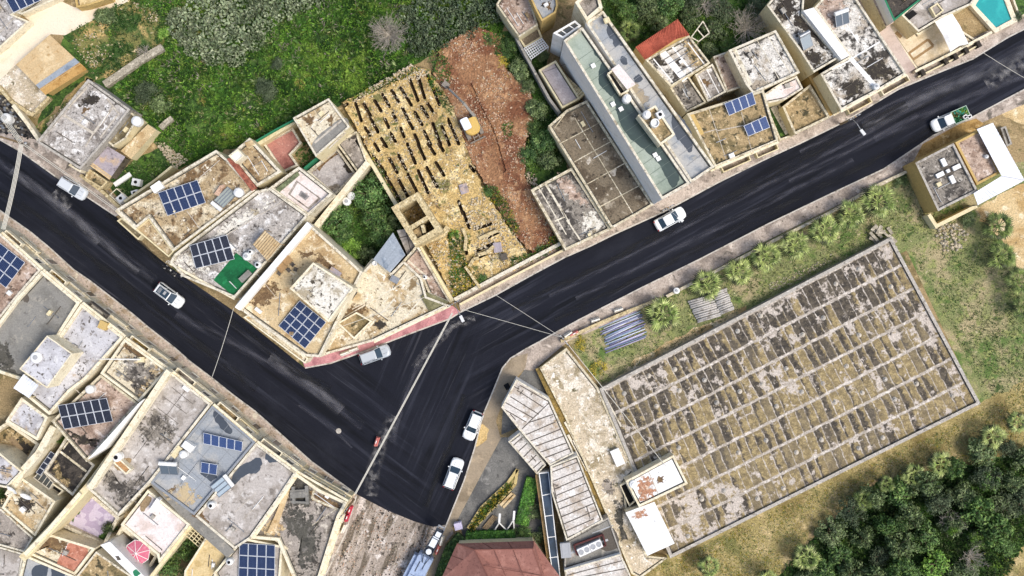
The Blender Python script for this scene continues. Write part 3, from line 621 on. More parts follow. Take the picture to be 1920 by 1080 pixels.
def hfield(name, label, poly, z0, res, mat, slits, amp, w=.4, deep=.95, kind='structure', skirt=None):
    q = [P(x, y, z0) for x, y in poly]; xs = [p.x for p in q]; ys = [p.y for p in q]; q2 = [(p.x, p.y) for p in q]
    seg = [(P(a, b, z0), P(c, d, z0)) for a, b, c, d in slits]; nx, ny = int((max(xs) - min(xs)) / res) + 1, int((max(ys) - min(ys)) / res) + 1
    idx, v, f = {}, [], []
    near = {}
    for s, e in seg:
        for gx in range(int(min(s.x, e.x) - 1), int(max(s.x, e.x) + 2)):
            for gy in range(int(min(s.y, e.y) - 1), int(max(s.y, e.y) + 2)): near.setdefault((gx, gy), []).append((s, e))
    for j in range(ny):
        for i in range(nx):
            x, y = min(xs) + i * res, min(ys) + j * res
            jx, jy = (noise.noise(Vector((x * 1.3, y * 1.3, 0))) * .25, noise.noise(Vector((x * 1.3, y * 1.3, 9))) * .25)
            if not inside(x + jx, y + jy, q2): continue
            z = z0 + amp * (noise.noise(Vector((x * .5, y * .5, 3))) + .6 * noise.noise(Vector((x * 1.7, y * 1.7, 7))) + .5 * noise.noise(Vector((x * 4, y * 4, 2))))
            for s, e in near.get((int(math.floor(x)), int(math.floor(y))), ()):
                d = e - s; t = max(0, min(1, ((x - s.x) * d.x + (y - s.y) * d.y) / (d.x ** 2 + d.y ** 2)))
                dist = math.hypot(x - s.x - d.x * t, y - s.y - d.y * t) + .03 * noise.noise(Vector((x * 2, y * 2, 1)))
                if dist < w / 2: z = z0 - deep + .06 * noise.noise(Vector((x * 3, y * 3, 5)))
                elif dist < w / 2 + .2: z += .06
            idx[(i, j)] = len(v); v.append(Vector((x, y, z)))
    for (i, j), a in idx.items():
        b, c, d = idx.get((i + 1, j)), idx.get((i + 1, j + 1)), idx.get((i, j + 1))
        if None not in (b, c, d): f.append([a, b, c, d])
    mb = MB(); mb.mesh(v, [q for q in f if min(v[k].z for k in q) > z0 - .45], mat)
    if deep > .5: mb.mesh(v, [q for q in f if min(v[k].z for k in q) <= z0 - .45], g_trench_shade)
    o = mb.build(name, smooth=False); tag(o, label, None, None, kind)
    mb = MB(); mb.prism(ccw(jag([p - Vector((0, 0, amp)) for p in q], .5, .1)), 0, mat, cap=False)
    structure('soil_bank', mb)
PLOT = [(640, 192), (690, 168), (770, 122), (805, 130), (850, 200), (880, 290), (905, 350), (950, 420), (1000, 490), (905, 535), (850, 560), (800, 460), (745, 390), (700, 300)]
hfield('trench_plot_soil', None, PLOT, 1.05, .075, g_excav, SL, .09, w=.38)
RED = [(825, 85), (895, 48), (940, 70), (950, 130), (995, 160), (1005, 225), (985, 270), (985, 330), (1030, 420), (1050, 465), (1000, 480), (960, 435), (925, 375), (872, 280), (835, 195), (812, 140)]
hfield('red_soil', None, RED, .8, .14, g_red, [(882, 160, 900, 200), (900, 200, 925, 250), (925, 250, 945, 320)], .16, w=.5, deep=.3)

def stones(name, label, polys, n, smin, smax, mats, z0=0.0, seed=1, dens=None, heap=None):
    r = random.Random(seed); mb = MB(); xs = [p[0] for q in polys for p in q]; ys = [p[1] for q in polys for p in q]; made = 0
    for _ in range(n * 30):
        if made >= n: break
        x, y = r.uniform(min(xs), max(xs)), r.uniform(min(ys), max(ys))
        if not any(inside(x, y, q) for q in polys): continue
        if dens and noise.noise(Vector((x * dens, y * dens, seed))) < r.uniform(-.3, .3): continue
        made += 1; s = r.uniform(smin, smax) * r.uniform(.6, 1); z = z0 + (heap * r.random() if heap else 0); c = P(x, y, z); vs = []
        t0 = r.uniform(0, 6.3)
        for zz, k in ((-.25, 1), (.35, .85), (.6, .4)):
            for i in range(5):
                t = t0 + i * 1.2566 + r.uniform(-.3, .3); vs.append(c + Vector((math.cos(t) * s * k * r.uniform(.4, .62), math.sin(t) * s * k * r.uniform(.35, .55), s * zz * .8)))
        fs = [[a + i, a + (i + 1) % 5, a + 5 + (i + 1) % 5, a + 5 + i] for a in (0, 5) for i in range(5)] + [[10, 11, 12, 13, 14]]
        mb.mesh(vs, fs, r.choice(mats))
    return tag(mb.build(name), label, None, None, 'stuff')
stones('red_soil_stones', 'pale stones scattered over the red brown earth', [RED], 1700, .07, .34, [m_pinkstone, m_pinkstone, m_stone], .84, 1, dens=.02)
stones('trench_stones', 'small pale stones strewn between the open trenches', [PLOT], 1500, .12, .32, [m_stone, m_stone, m_greystone], 1.1, 2, dens=.03)
stones('plot_rubble', 'pale rubble along the upper edge of the trenches', [[(690, 165), (770, 120), (805, 135), (790, 150), (740, 150), (650, 200)]], 350, .15, .4, [m_stone], 1.1, 3)
stones('garden_rubble', 'heap of sandy rubble beside the weedy garden', [[(292, 268), (308, 268), (352, 300), (330, 318), (315, 300)]], 300, .15, .45, [m_stone], .1, 4, heap=.5)
stones('yard_rubble', 'broken stone lying by the grey house', [[(85, 235), (120, 200), (160, 155), (168, 165), (110, 225), (90, 245)]], 220, .15, .5, [m_stone], .05, 5)
stones('lawn_rubble', 'white broken blocks lying in the weeds by the ochre wall', [[(1750, 420), (1790, 415), (1815, 440), (1800, 470), (1770, 470), (1755, 440)]], 110, .3, .8, [m_greystone, m_stone], .05, 6)
stones('lawn_stones', 'small stones along the wall of the large roof', [[(1440, 530), (1520, 500), (1560, 475), (1560, 490), (1480, 535), (1445, 545)]], 160, .12, .35, [m_greystone, m_stone], .03, 7)
stones('edge_rubble', 'rubble spilled beside the brown plank shed', [[(970, 330), (1000, 320), (1010, 345), (990, 360), (975, 350)]], 70, .25, .6, [m_stone], .05, 8, heap=.3)
stones('terrace_stones', 'pale stones on the terraced soil', [[(250, 5), (380, -10), (350, 25), (280, 45)], [(125, 75), (180, 60), (210, 110), (170, 130)]], 350, .12, .35, [m_stone], .02, 9, dens=.03)
stones('street_gravel', 'loose gravel and broken asphalt on the milled street', [[(680, 940), (820, 995), (800, 1050), (770, 1090), (620, 1090), (650, 1000)]], 700, .1, .3, [m_greystone, M('broken_asphalt', '#3a3632', grain=.3), m_pinkstone], .03, 10, dens=.03)
stones('field_flowers', 'small pale stones in the dry field grass', [[(1270, 1050), (1850, 770), (1900, 760), (1640, 890), (1500, 1000), (1440, 1080)]], 700, .08, .2, [m_stone, M('straw_clod', '#d8c68c', grain=.2)], .02, 11, dens=.02)
scatter('plot_weeds', 'green weeds creeping along the edges of the dug plot', [[(800, 135), (818, 150), (850, 205), (840, 215), (806, 160)], [(905, 350), (930, 350), (962, 400), (975, 440), (960, 440), (935, 390), (905, 365)], [(842, 435), (856, 432), (880, 500), (905, 530), (850, 558), (845, 520)], [(868, 440), (882, 440), (880, 470), (865, 470)], [(690, 300), (700, 292), (752, 380), (745, 388)], [(960, 505), (1050, 463), (1055, 440), (1040, 440), (1000, 475), (960, 480)], [(650, 195), (700, 165), (790, 125), (790, 135), (700, 178)]], 1300, [l_grass, l_grass, l_dark, l_yellow], .1, .4, .07, 1.1, seed=12)
scatter('red_soil_weeds', 'green weeds at the borders of the red soil', [[(895, 60), (940, 70), (955, 110), (940, 120), (915, 80)], [(940, 235), (960, 228), (962, 262), (945, 262)], [(800, 105), (826, 90), (850, 130), (840, 165), (815, 140)], [(990, 250), (1010, 230), (1000, 330), (985, 330)]], 420, [l_grass, l_dark, l_mid], .1, .4, .07, .8, seed=13)
scatter('meadow_clumps', 'taller dark green clumps of growth in the meadow', [mead], 800, [l_dark, l_grass, l_mid], .5, 1.0, .13, dens=.02, seed=21)
scatter('meadow_dry_tufts', 'pale dry tufts standing in the meadow', [mead], 500, [l_lawn, l_bare, l_grassb], .5, .95, .05, dens=.016, seed=22)
stones('yard_scrap', 'dark scrap and broken stone strewn over the oily yard', [[(-5, 180), (12, 185), (60, 258), (45, 278), (-5, 236)]], 170, .2, .7, [m_lined, m_steel, m_greystone, m_dark], .05, 31)
stones('terrace_rubble', 'pale broken rock in the lower dug terraces', [[(860, 380), (905, 365), (950, 430), (970, 490), (905, 520), (880, 450)], [(800, 480), (835, 450), (870, 520), (850, 550)]], 420, .12, .5, [m_stone, m_stone, m_greystone], 1.08, 32, dens=.04)
for lab, pts in (('curved stone ridge highest in the lower dug terraces', [(868, 428), (874, 446), (872, 470)]), ('stone ridge beside the grey slatted pallet', [(898, 448), (915, 440), (934, 432)]), ('stone ridge below the grey slatted pallet', [(896, 478), (912, 474), (926, 462)]), ('short stone ridge in the left of the lower terraces', [(880, 500), (888, 486), (898, 484)])):
    mb = MB(); q = [P(x, y, 1.35) for x, y in pts]
    for a, b in zip(q, q[1:]): mb.bar(a, b, .45, .6, m_stonew)
    tag(mb.build('stone_ridge', org=q[0]), lab, 'stone ridge', None, 'thing')
# ================================================================== buildings (roof outlines in photo pixels at roof height)
W_ = dict(fm=m_frame, gm=m_glass)
# ---- upper left
b = bld('flat_roof_house', 'cream house with a sooty grey roof in the top corner above the cream lane', 'house', [(-40, -50), (60, -50), (66, -4), (24, 27), (55, 40), (0, 90), (-40, 118)], 1.6, r_greyw, m_creamw, par=.3, lines=[(-10, 70, 30, 30)], lm=m_line)
b = bld('flat_roof_house', 'cream house with long parapets beside the top of the cream lane', 'house', [(68, -50), (128, -50), (110, -4), (41, 27), (30, 24), (68, -2)], 1.5, r_beigew, m_creamw, par=.4, lines=[(60, 14, 110, -14)], lm=m_line)
b = bld('flat_roof_house', 'small yellow house cut by the top edge beside the cream lane', 'house', [(132, -50), (215, -50), (206, -3), (162, 11), (143, 14)], 1.8, r_yellow, m_ochre, par=.4)
# tan lean-to shed
def plank_shed(label, quad, h0, h1, mat, strips, wall, ang_lines=6, lm=None):
    """mono-pitch roof: quad corners a,b (low) c,d (high)"""
    zs = [h0, h0, h1, h1]; q = [P(x, y, z) for (x, y), z in zip(quad, zs)]; o = sum(q, Vector()) / 4; o.z = 0
    r = thing('lean_to_shed', label, 'shed', o)
    lo = inset(ccw([Vector((p.x, p.y, min(h0, h1) - .15)) for p in q]), .25); mb = MB(); mb.prism(lo, 0, wall); mb.build('wall', r)
    mb = MB(); a, b2, c, d = q; th = Vector((0, 0, -.1))
    fr = [0] + [s[0] for s in strips] + [1]; ms = [mat] + [s[1] for s in strips]
    for i in range(len(ms)):
        t0, t1 = fr[i], fr[i + 1]; mb.face([a.lerp(b2, t0), a.lerp(b2, t1), d.lerp(c, t1), d.lerp(c, t0)], ms[i])
    for k in range(1, ang_lines):
        t = k / ang_lines; u = Vector((0, 0, .015)); mb.bar(a.lerp(b2, t) + u, d.lerp(c, t) + u, .05, .04, lm or m_wood)
    for u, v in ((a, b2), (b2, c), (c, d), (d, a)): mb.face([u, v, v + th, u + th], wall)
    mb.face([p + th for p in q][::-1], wall)
    mb.build('roof', r); return r
plank_shed('tan plank roof shed with one blue grey strip beside the cream lane', [(93, 65), (163, 130), (85, 178), (30, 121)], 1.7, 2.1, m_tan, [(.66, m_bluegr), (.8, m_orange)], m_ochre, 6, m_tan)
gwall('cream wall of the dirt yard below the tan shed', [(24, 197), (50, 230), (72, 262)], .5, 1.5, m_creamw)
gwall('low stone wall closing the yard beside the tan shed', [(-5, 160), (20, 190), (60, 215), (92, 182)], .45, .9, m_stonew)
gwall('dry stone wall running up the terraced field', [(195, 158), (225, 138), (262, 112), (304, 88)], .95, 1.0, m_greystone, 'dry_stone_wall')
gwall('short dry stone wall at the foot of the meadow', [(300, 240), (310, 230), (322, 221)], .7, .9, m_greystone, 'dry_stone_wall')
# grey house on the left street
b = bld('flat_roof_house', 'grey stained flat roof house by the top of the left street', 'house', [(165, 148), (244, 205), (200, 262), (150, 318), (68, 266)], 4.6, r_greyw, m_greyw, par=.35, pt=.3, lines=[(120, 216, 175, 250, .35), (122, 208, 163, 165, .2), (175, 250, 212, 200, .3), (188, 258, 220, 216, .2), (200, 185, 224, 215, .2), (150, 228, 163, 212, .15), (160, 275, 176, 248, .2)], lm=m_line, stains=[([(158, 186), (172, 176), (186, 184), (180, 192), (166, 198), (154, 194)], m_blackst), ([(150, 205), (164, 200), (158, 208)], m_brownst)], ptop=m_parag)
windows(b, (68, 266), (150, 318), 4.6, 3, 1, door=[1], **W_)
b = bld('flat_roof_house', 'olive brown roofed house wing with a round white tank', 'house', [(238, 203), (259, 222), (236, 260), (212, 275), (196, 262)], 3.6, r_olive, m_cream, par=.3, ptop=m_para)
b = bld('stone_outbuilding', 'cream plastered outbuilding with a narrow roof beside the weedy garden', 'outbuilding', [(277, 233), (293, 244), (246, 298), (226, 283)], 2.0, r_beige, m_cream, par=0)
b = bld('front_terrace', 'brown front terrace with a pale parapet along the left street', 'terrace', [(152, 286), (170, 274), (186, 288), (150, 323), (128, 310)], 3.2, r_olive, m_creamw, par=.3, lines=[(145, 312, 178, 280)], lm=m_line)
plank_shed('grey and tan corrugated canopy in front of the weedy garden', [(235, 294), (205, 337), (168, 310), (198, 272)], 2.7, 2.9, m_corr, [(.35, m_corr), (.85, m_tan)], m_darkw, 12, m_corr)
b = bld('stone_outbuilding', 'small brown walled yard shed beside the corrugated canopy', 'outbuilding', [(166, 315), (202, 340), (190, 354), (158, 335)], 2.2, r_moss, m_stonew, par=.2)
gwall('low stone garden wall along the left street', [(150, 328), (190, 358), (222, 388)], .45, 1.3, m_stonew)
gwall('cream end wall between weedy garden and solar house', [(322, 312), (290, 338), (232, 378)], .3, 2.5, m_cream)

# ---- row between left street and meadow
b = bld('town_house', 'gritty brown roofed town house carrying ten blue panels', 'house', [(217, 393), (405, 281), (424, 297), (478, 357), (325, 471), (279, 408), (255, 428)], 7, r_brown, m_cream, par=.5, pt=.3, lines=[(350, 395, 376, 431, .1), (370, 337, 412, 300, .1), (288, 405, 300, 394, .1)], lm=m_line, ptop=m_paraw)
sub(b, 'stair_box', [(401, 364), (412, 348), (420, 346), (410, 368)], 6.5, 7.4, m_pinkstone)
sub(b, 'front_wing', [(254, 430), (279, 409), (326, 472), (316, 482)], 0, 6.4, m_cream, r_brown, par=.3)
sub(b, 'closed_balcony', [(219, 414), (228, 408), (268, 440), (259, 450)], 3.4, 4.8, m_cream, r_olive, par=.2)
sub(b, 'tile_coping', [(425, 298), (435, 294), (480, 351), (472, 358)], 6.6, 7.3, m_tilered)
windows(b, (217, 393), (255, 428), 7, 2, 2, door=[1], **W_)
b = bld('town_house', 'brown roofed town house with a white stair door between red tiled terraces', 'house', [(430, 290), (468, 258), (528, 322), (482, 350)], 6.2, r_brown, m_cream, par=.45, pt=.35, ptop=m_paraw)
sub(b, 'stair_room', [(428, 292), (446, 279), (458, 292), (442, 306)], 6, 8, m_creamw, r_whiteclean, par=.2)
sub(b, 'roof_box', [(458, 268), (472, 262), (478, 270), (464, 277)], 5.7, 6.5, m_cream, r_beige)
b = bld('courtyard', 'pink tiled courtyard with a green railing at the meadow edge', 'courtyard', [(492, 268), (548, 238), (566, 268), (546, 290), (560, 310), (530, 324)], 1.2, M('pink_terrace_tile', '#b78074', [('#955f57', .6, .48, .62), ('#d0a294', 1.2, .57, .67)], grain=.15), m_cream, par=.7, pt=.3, ptop=m_paraw)
gwall('pierced cream wall with a row of dark holes below the meadow', [(481, 272), (515, 251), (552, 229)], .5, 2.4, m_cream)
gwall('long green railing along the meadow edge', [(479, 265), (515, 244), (550, 225)], .22, 2.9, m_greenrail, 'railing', cat='railing')
b = bld('town_house', 'pale beige and grey roofed house at the corner of the trench plot', 'house', [(549, 221), (616, 184), (656, 238), (592, 294)], 6.4, r_beigew, m_cream, par=.3, pt=.25, lines=[(590, 268, 640, 226, .25), (617, 278, 648, 248, .2)], lm=m_line, stains=[([(588, 264), (640, 222), (652, 237), (596, 288)], r_conc), ([(566, 222), (580, 216), (590, 226), (575, 234)], m_brownst), ([(612, 224), (625, 218), (628, 230), (616, 234)], m_brownst)], ptop=m_paraw)
b = bld('back_yard', 'narrow grey back yard roof beside the long plot wall', 'yard', [(630, 268), (668, 246), (692, 312), (672, 326)], 3.0, r_concd, m_cream, par=.4, ptop=m_para)
b = bld('courtyard', 'grey gravel courtyard with dark damp edges beside the mosaic terrace', 'courtyard', [(575, 322), (632, 276), (668, 326), (627, 368)], 1.5, M('grey_gravel', '#b2adab', [('#98928f', .5, .48, .62), ('#c8c3c0', 1.5, .55, .66)], grain=.2), m_paraw, par=.9, pt=.3, stains=[([(590, 314), (632, 284), (634, 288), (596, 318)], m_brownst), ([(640, 290), (662, 324), (656, 328), (644, 306)], m_blackst), ([(612, 352), (630, 360), (640, 350), (626, 346)], r_concd)])
gwall('short green railing between two courtyards', [(570, 316), (594, 296)], .25, 2.4, m_greenrail, 'railing', cat='railing')
b = bld('roof_terrace', 'white roof terrace paved with a nested square mosaic', 'terrace', [(505, 352), (560, 312), (624, 363), (578, 404)], 6, r_pinkw, m_paraw, par=.7, pt=.3, ptop=m_paraw)
mb = MB(); q = [P(x, y, 5.312) for x, y in ((556, 338), (602, 372), (579, 393), (540, 364))]; c = sum(q, Vector()) / 4
for s, mt in ((1, r_concd), (.84, r_pinkw), (.34, M('mosaic_grey', '#8f8a86', grain=.1)), (.2, M('mosaic_dark', '#6d6a68', grain=.1))):
    mb.face([c + (p - c) * s + Vector((0, 0, .004 * (1 - s) * 4)) for p in q], mt)
mb.build('mosaic', b)
sub(b, 'stairwell', [(512, 358), (558, 322), (562, 328), (522, 362)], 5.3, 5.5, m_greyw, M('green_grey_stair', '#7d8664', [('#5d6549', 1, .48, .6)], grain=.2))
mb = MB()
for k in range(7): mb.box(P(504 + k * 3.1, 358 + k * 2.2, 5.3), .28, 1.1, .22 - .02 * k, m_greyw, rz=.7)
mb.build('steps', b)
b = bld('town_house', 'long white and grey speckled roof house with green turf near the left street', 'house', [(327, 476), (480, 358), (506, 352), (578, 404), (440, 559), (344, 519), (318, 492)], 7, r_greyw, m_creamw, par=.5, pt=.3, lines=[(425, 440, 540, 372, .1)], lm=m_line, stains=[([(326, 490), (380, 455), (450, 400), (500, 390), (420, 445), (390, 505)], r_white)], ptop=m_paraw)
mb = MB(); mb.face([P(x, y, 6.512) for x, y in ((400, 525), (443, 474), (482, 503), (439, 556))], m_greenturf); mb.build('turf', b)
windows(b, (318, 492), (440, 559), 7, 3, 2, door=[2], **W_)
mb = MB(); q = [P(x, y, 8.7) for x, y in ((496, 432), (527, 458), (501, 489), (474, 458))]; o = P(500, 459, 6.5)
r = thing('slatted_pergola', 'tan slatted pergola on the white and grey speckled roof', 'pergola', o)
for k in range(26):
    t = (k + .5) / 26; mb.bar(q[0].lerp(q[1], t), q[3].lerp(q[2], t), .1, .05, m_tan if k % 3 else m_wood)
mb.build('slats', r)
for p in q: mb = MB(); mb.bar(p - Vector((0, 0, .08)), Vector((p.x * .99, p.y * .99, 6.5)), .1, .1, m_wood); mb.build('post', r)
# corner house
b = bld('corner_house', 'beige corner house with a speckled upper room at the road junction', 'house', [(441, 574), (446, 566), (577, 417), (680, 510), (662, 545), (600, 670), (572, 668)], 7.6, r_beige, m_creamw, par=.6, pt=.32, lines=[(585, 545, 616, 600, .1), (480, 512, 520, 560, .06)], lm=m_line, stains=[([(470, 570), (490, 540), (515, 530), (520, 545), (500, 570)], m_brownst), ([(566, 470), (585, 476), (580, 486), (560, 480)], m_brownst), ([(600, 480), (640, 510), (636, 516), (590, 485)], m_brownst)], ptop=m_paraw)
sub(b, 'upper_room', [(587, 492), (664, 540), (616, 604), (543, 541)], 7, 10.4, m_creamw, r_white, par=.15, pt=.25)
sub(b, 'party_wall', [(440, 576), (576, 416), (584, 424), (449, 582)], 6.6, 8.3, m_white)
windows(b, (446, 570), (572, 668), 7.6, 3, 2, door=[1, 4], **W_)
sub(b, 'closed_balcony', [(456, 595), (470, 588), (578, 672), (572, 682)], 3.4, 7.0, m_creamw, r_beigew, par=.4)
b = bld('corner_house', 'pale speckled terrace house along the red pavement beside the corner', 'house', [(680, 510), (704, 484), (733, 512), (756, 488), (790, 520), (800, 556), (842, 572), (700, 640), (600, 668), (620, 606), (664, 545)], 5.2, r_beigew, m_creamw, par=.5, pt=.3, lines=[(640, 598, 780, 516, .15), (668, 640, 740, 560, .25), (612, 655, 640, 616, .3), (700, 510, 720, 545, .1), (755, 600, 790, 560, .2), (690, 575, 730, 600, .15), (660, 580, 700, 560, .1)], lm=m_paraw, stains=[([(640, 590), (660, 570), (690, 575), (660, 600)], m_brownst), ([(702, 606), (720, 600), (725, 612), (705, 618)], m_blackst)], ptop=m_paraw)
sub(b, 'sunken_room', [(632, 606), (668, 585), (698, 602), (664, 636)], 4.6, 5.6, m_creamw, r_moss, par=.5, pt=.2)
sub(b, 'garage_cover', [(789, 556), (800, 548), (842, 566), (805, 584)], 4.6, 5.1, m_greyw, M('mossy_tarp', '#6f6b48', [('#8d8763', .4, .48, .62), ('#52503a', 1, .56, .66)], grain=.2))
windows(b, (700, 640), (842, 572), 5.2, 4, 1, door=[1, 3], **W_)
b = bld('roof_terrace', 'pink and cream walled terrace with a blue chair beside the trench plot', 'terrace', [(734, 512), (772, 470), (782, 457), (845, 568), (804, 552), (790, 520)], 4.4, r_pinkc, m_cream, par=.6, pt=.3, lines=[(765, 488, 808, 526, .25), (760, 500, 790, 540, .2)], lm=m_paraw, stains=[([(748, 508), (762, 500), (764, 512), (752, 518)], m_brownst), ([(770, 520), (786, 515), (782, 528), (768, 528)], m_brownst)], ptop=m_para)
r = plank_shed('blue grey sheet roof shed beside the walled garden', [(737, 436), (760, 478), (731, 511), (700, 486)], 5.6, 5.9, m_bluegr, [(.5, m_bluegr)], m_greyw, 4, m_bluegr)
b = bld('back_yard', 'plain concrete yard roof between blue grey shed and ruined tower', 'yard', [(744, 432), (766, 428), (782, 456), (764, 478)], 3.6, r_concl, m_greyw, par=0, lines=[(748, 446, 776, 440), (760, 428, 770, 470)], lm=m_lined)
# ruined tower
b = thing('ruined_tower', 'roofless stone tower with two open rooms beside the trench plot', 'ruin', P(781, 411, 0)); hh = 6.5
mb = MB()
for a, c, w in (((741, 391), (782, 367), .8), ((782, 367), (823, 431), .8), ((823, 431), (781, 455), .8), ((781, 455), (741, 391), .8), ((765, 430), (807, 405), .55), ((790, 416), (797, 442), .45)):
    p, q = P(*a, hh), P(*c, hh); d = (q - p).normalized(); p2, q2 = p + d * (.0 if w == .8 else .42), q - d * (.0 if w == .8 else .42)
    s = Vector((-d.y, d.x, 0)) * w / 2; e = d * (w / 2 if w == .8 else 0); off = .012 * (len(mb.f) // 5); up = Vector((0, 0, off))
    mb.prism(ccw([p2 - s - e + up, q2 - s + e + up, q2 + s + e + up, p2 + s - e + up]), 0, m_stonew)
mb.build('wall', b); mb = MB(); mb.face([P(x, y, .03) for x, y in ((745, 392), (781, 371), (818, 430), (781, 450))], g_meadow); mb.build('floor', b)
mb = MB(); mb.prism(ccw([P(x, y, 5.6) for x, y in ((769, 436), (787, 425), (792, 443), (780, 450))]), 5.3, r_moss); mb.build('slab', b)
gwall('cream wall between the trench plot and the walled garden', [(668, 262), (700, 312), (745, 388)], .5, 2.6, m_cream)
gwall('thick cream wall on the upper left side of the walled garden', [(588, 430), (640, 365), (690, 304)], .8, 3.12, m_creamw)
gwall('pale wall along the lower side of the walled garden', [(582, 432), (640, 478), (682, 508), (700, 486)], .4, 4.5, m_creamw)
gwall('stone wall below the tower around the lower terraces', [(784, 458), (830, 440), (840, 425)], .7, 2.4, m_stonew)
gwall('cream wall on the left of the lower terraces', [(786, 462), (815, 510), (848, 565)], .55, 2.6, m_cream)
gwall('thin stone wall in the lower terraces', [(872, 500), (900, 540)], .35, 2.0, m_stonew)
gwall('pale low wall along the road below the dug plot', [(852, 562), (930, 520), (1000, 483), (1060, 452)], .5, 1.6, m_paraw)
gwall('narrow capping wall along the road below the dug plot', [(862, 571), (935, 532), (1060, 467)], .3, .9, m_cream)

# ---- top centre
b = bld('flat_roof_house', 'pale mottled flat roof at the top edge beside the cactus', 'house', [(930, 8), (962, -40), (984, -30), (1009, 47), (973, 70)], 4.5, r_pinkc, m_cream, par=.3, ptop=m_para)
b = bld('town_house', 'yellow sided house with a blue roof at the top edge', 'house', [(978, -40), (1040, -40), (1046, 10), (1042, 24), (1016, 40), (1004, 18)], 7, r_bgrey, m_ochre, par=.4, stains=[([(1020, 8), (1032, 4), (1036, 16), (1026, 20)], m_brownst)])
b = bld('yard_room', 'brown sunken yard roof beside the pale lattice', 'yard', [(971, 69), (1008, 47), (1017, 70), (984, 90)], 2.6, r_dbrown, m_cream, par=.3)
gwall('grey boundary wall along the ivy strip', [(968, 70), (1000, 130), (1030, 185), (1050, 212)], .35, 2.6, m_greyw)
b = bld('roof_terrace', 'pale lilac terrace roof with a stair on its side', 'terrace', [(1010, 131), (1042, 113), (1088, 185), (1054, 203)], 3.6, M('lilac_grey_screed', '#b7aca9', [('#9c918d', .4, .48, .62), ('#cdc3bf', .8, .55, .66)], grain=.12), m_cream, par=.3, lines=[(1020, 135, 1060, 120, .05)], lm=m_lined)
mb = MB()
for k in range(14): mb.box(P(1047 + k * 3.3, 136 + k * 3.6 * 1.0, 2.2), .3, .9, .2 + .11 * k, m_stonew, rz=-.85)
mb.build('steps', b)
b = bld('flat_roof_house', 'brown flat roof house divided into large panels beside the white party wall', 'house', [(1028, 236), (1062, 206), (1100, 188), (1226, 384), (1147, 429)], 4.4, r_dbrown, m_cream, par=.35, pt=.3, lines=[(1052, 268, 1140, 222), (1076, 304, 1162, 256), (1101, 345, 1186, 298), (1126, 387, 1210, 342), (1078, 222, 1190, 406), (1040, 240, 1062, 210)], lm=m_para, stains=[([(1100, 302), (1106, 294), (1108, 304), (1102, 308)], m_line), ([(1142, 322), (1156, 316), (1152, 330)], m_line)], ptop=m_para)
b = bld('flat_roof_house', 'black and white lichen roof house below the brown panelled roof', 'house', [(995, 356), (1072, 314), (1147, 430), (1060, 470)], 3.6, r_sooty, m_stonew, par=.35, pt=.35, lines=[(1022, 343, 1068, 420, .3), (1010, 352, 1062, 440, .15), (1040, 415, 1062, 405, .2), (1068, 420, 1092, 456, .2)], lm=m_paraw, stains=[([(1050, 330), (1080, 350), (1100, 385), (1070, 370), (1048, 350)], r_pinkc), ([(1090, 410), (1115, 395), (1132, 425), (1100, 440)], r_white)], ptop=m_para)
b = bld('apartment_block', 'tall long block with a green roof holding dark rainwater', 'apartment block', [(1057, 76), (1092, 50), (1294, 344), (1241, 374)], 11.5, r_green, m_white, par=.5, pt=.3, lines=[(1068 + k * 12.1, 96 + k * 19.6, 1104 + k * 13.0, 71 + k * 19.0, .05) for k in range(1, 14)], lm=m_lineg,
        stains=[([(1112, 92), (1120, 96), (1128, 110), (1116, 104)], r_greenwet), ([(1126, 122), (1136, 118), (1150, 142), (1160, 172), (1180, 190), (1200, 218), (1216, 246), (1245, 285), (1268, 318), (1274, 338), (1262, 352), (1250, 335), (1236, 308), (1218, 290), (1202, 276), (1184, 262), (1166, 238), (1154, 205), (1150, 185), (1132, 168), (1122, 148)], r_greenwet)], ptop=m_paraw)
for x, y in ((1112, 124), (1164, 205), (1149, 196), (1228, 291), (1234, 298)): mb = MB(); mb.box(P(x, y, 11.0), .55, .55, .35, m_white, rz=.5); mb.build('roof_hatch', b)
b = bld('apartment_block', 'tall long block with a blue grey roof beside the green roof', 'apartment block', [(1098, 42), (1131, 20), (1340, 313), (1296, 343)], 11.3, r_bgrey, m_white, par=.5, pt=.32, lines=[(1110 + k * 13.6, 62 + k * 19.2, 1142 + k * 13.6, 40 + k * 19.0, .05) for k in range(1, 14)], lm=M('grey_seam', '#7e8286', grain=.1),
        stains=[([(1138, 52), (1146, 48), (1168, 82), (1160, 84), (1152, 90), (1148, 76), (1140, 68)], r_bgrey_wet_and_blotch), ([(1162, 108), (1172, 106), (1176, 120), (1166, 118)], r_bgrey_wet_and_blotch), ([(1188, 146), (1198, 140), (1204, 148), (1194, 156)], r_bgrey_wet_and_blotch), ([(1262, 214), (1270, 212), (1282, 225), (1296, 250), (1300, 275), (1292, 286), (1280, 270), (1268, 258), (1260, 236)], r_bgrey_wet_and_blotch), ([(1180, 150), (1200, 165), (1215, 190), (1205, 200), (1190, 178)], M('tan_dried_silt', '#ad9e84', [('#9a9184', .5, .48, .6)], grain=.1))], ptop=m_paraw)
sub(b, 'stair_hood', [(1146, 130), (1160, 120), (1192, 158), (1176, 168)], 10.8, 12.2, m_creamw, r_pinkw)
mb = MB(); mb.face([P(x, y, 11.36) for x, y in ((1141, 141), (1150, 135), (1176, 168), (1164, 176))], m_black); o = mb.build('stair_hole', b); mb = MB()
for a, c in (((1139, 140), (1163, 179)), ((1163, 179), (1178, 170)), ((1139, 140), (1150, 132))): mb.bar(P(*a, 11.7), P(*c, 11.7), .2, .9, m_creamw)
mb.build('stair_wall', b)
sub(b, 'tank_platform', [(1196, 216), (1229, 197), (1266, 252), (1238, 272)], 10.8, 13.4, m_creamw, r_moss, par=.3, pt=.25)
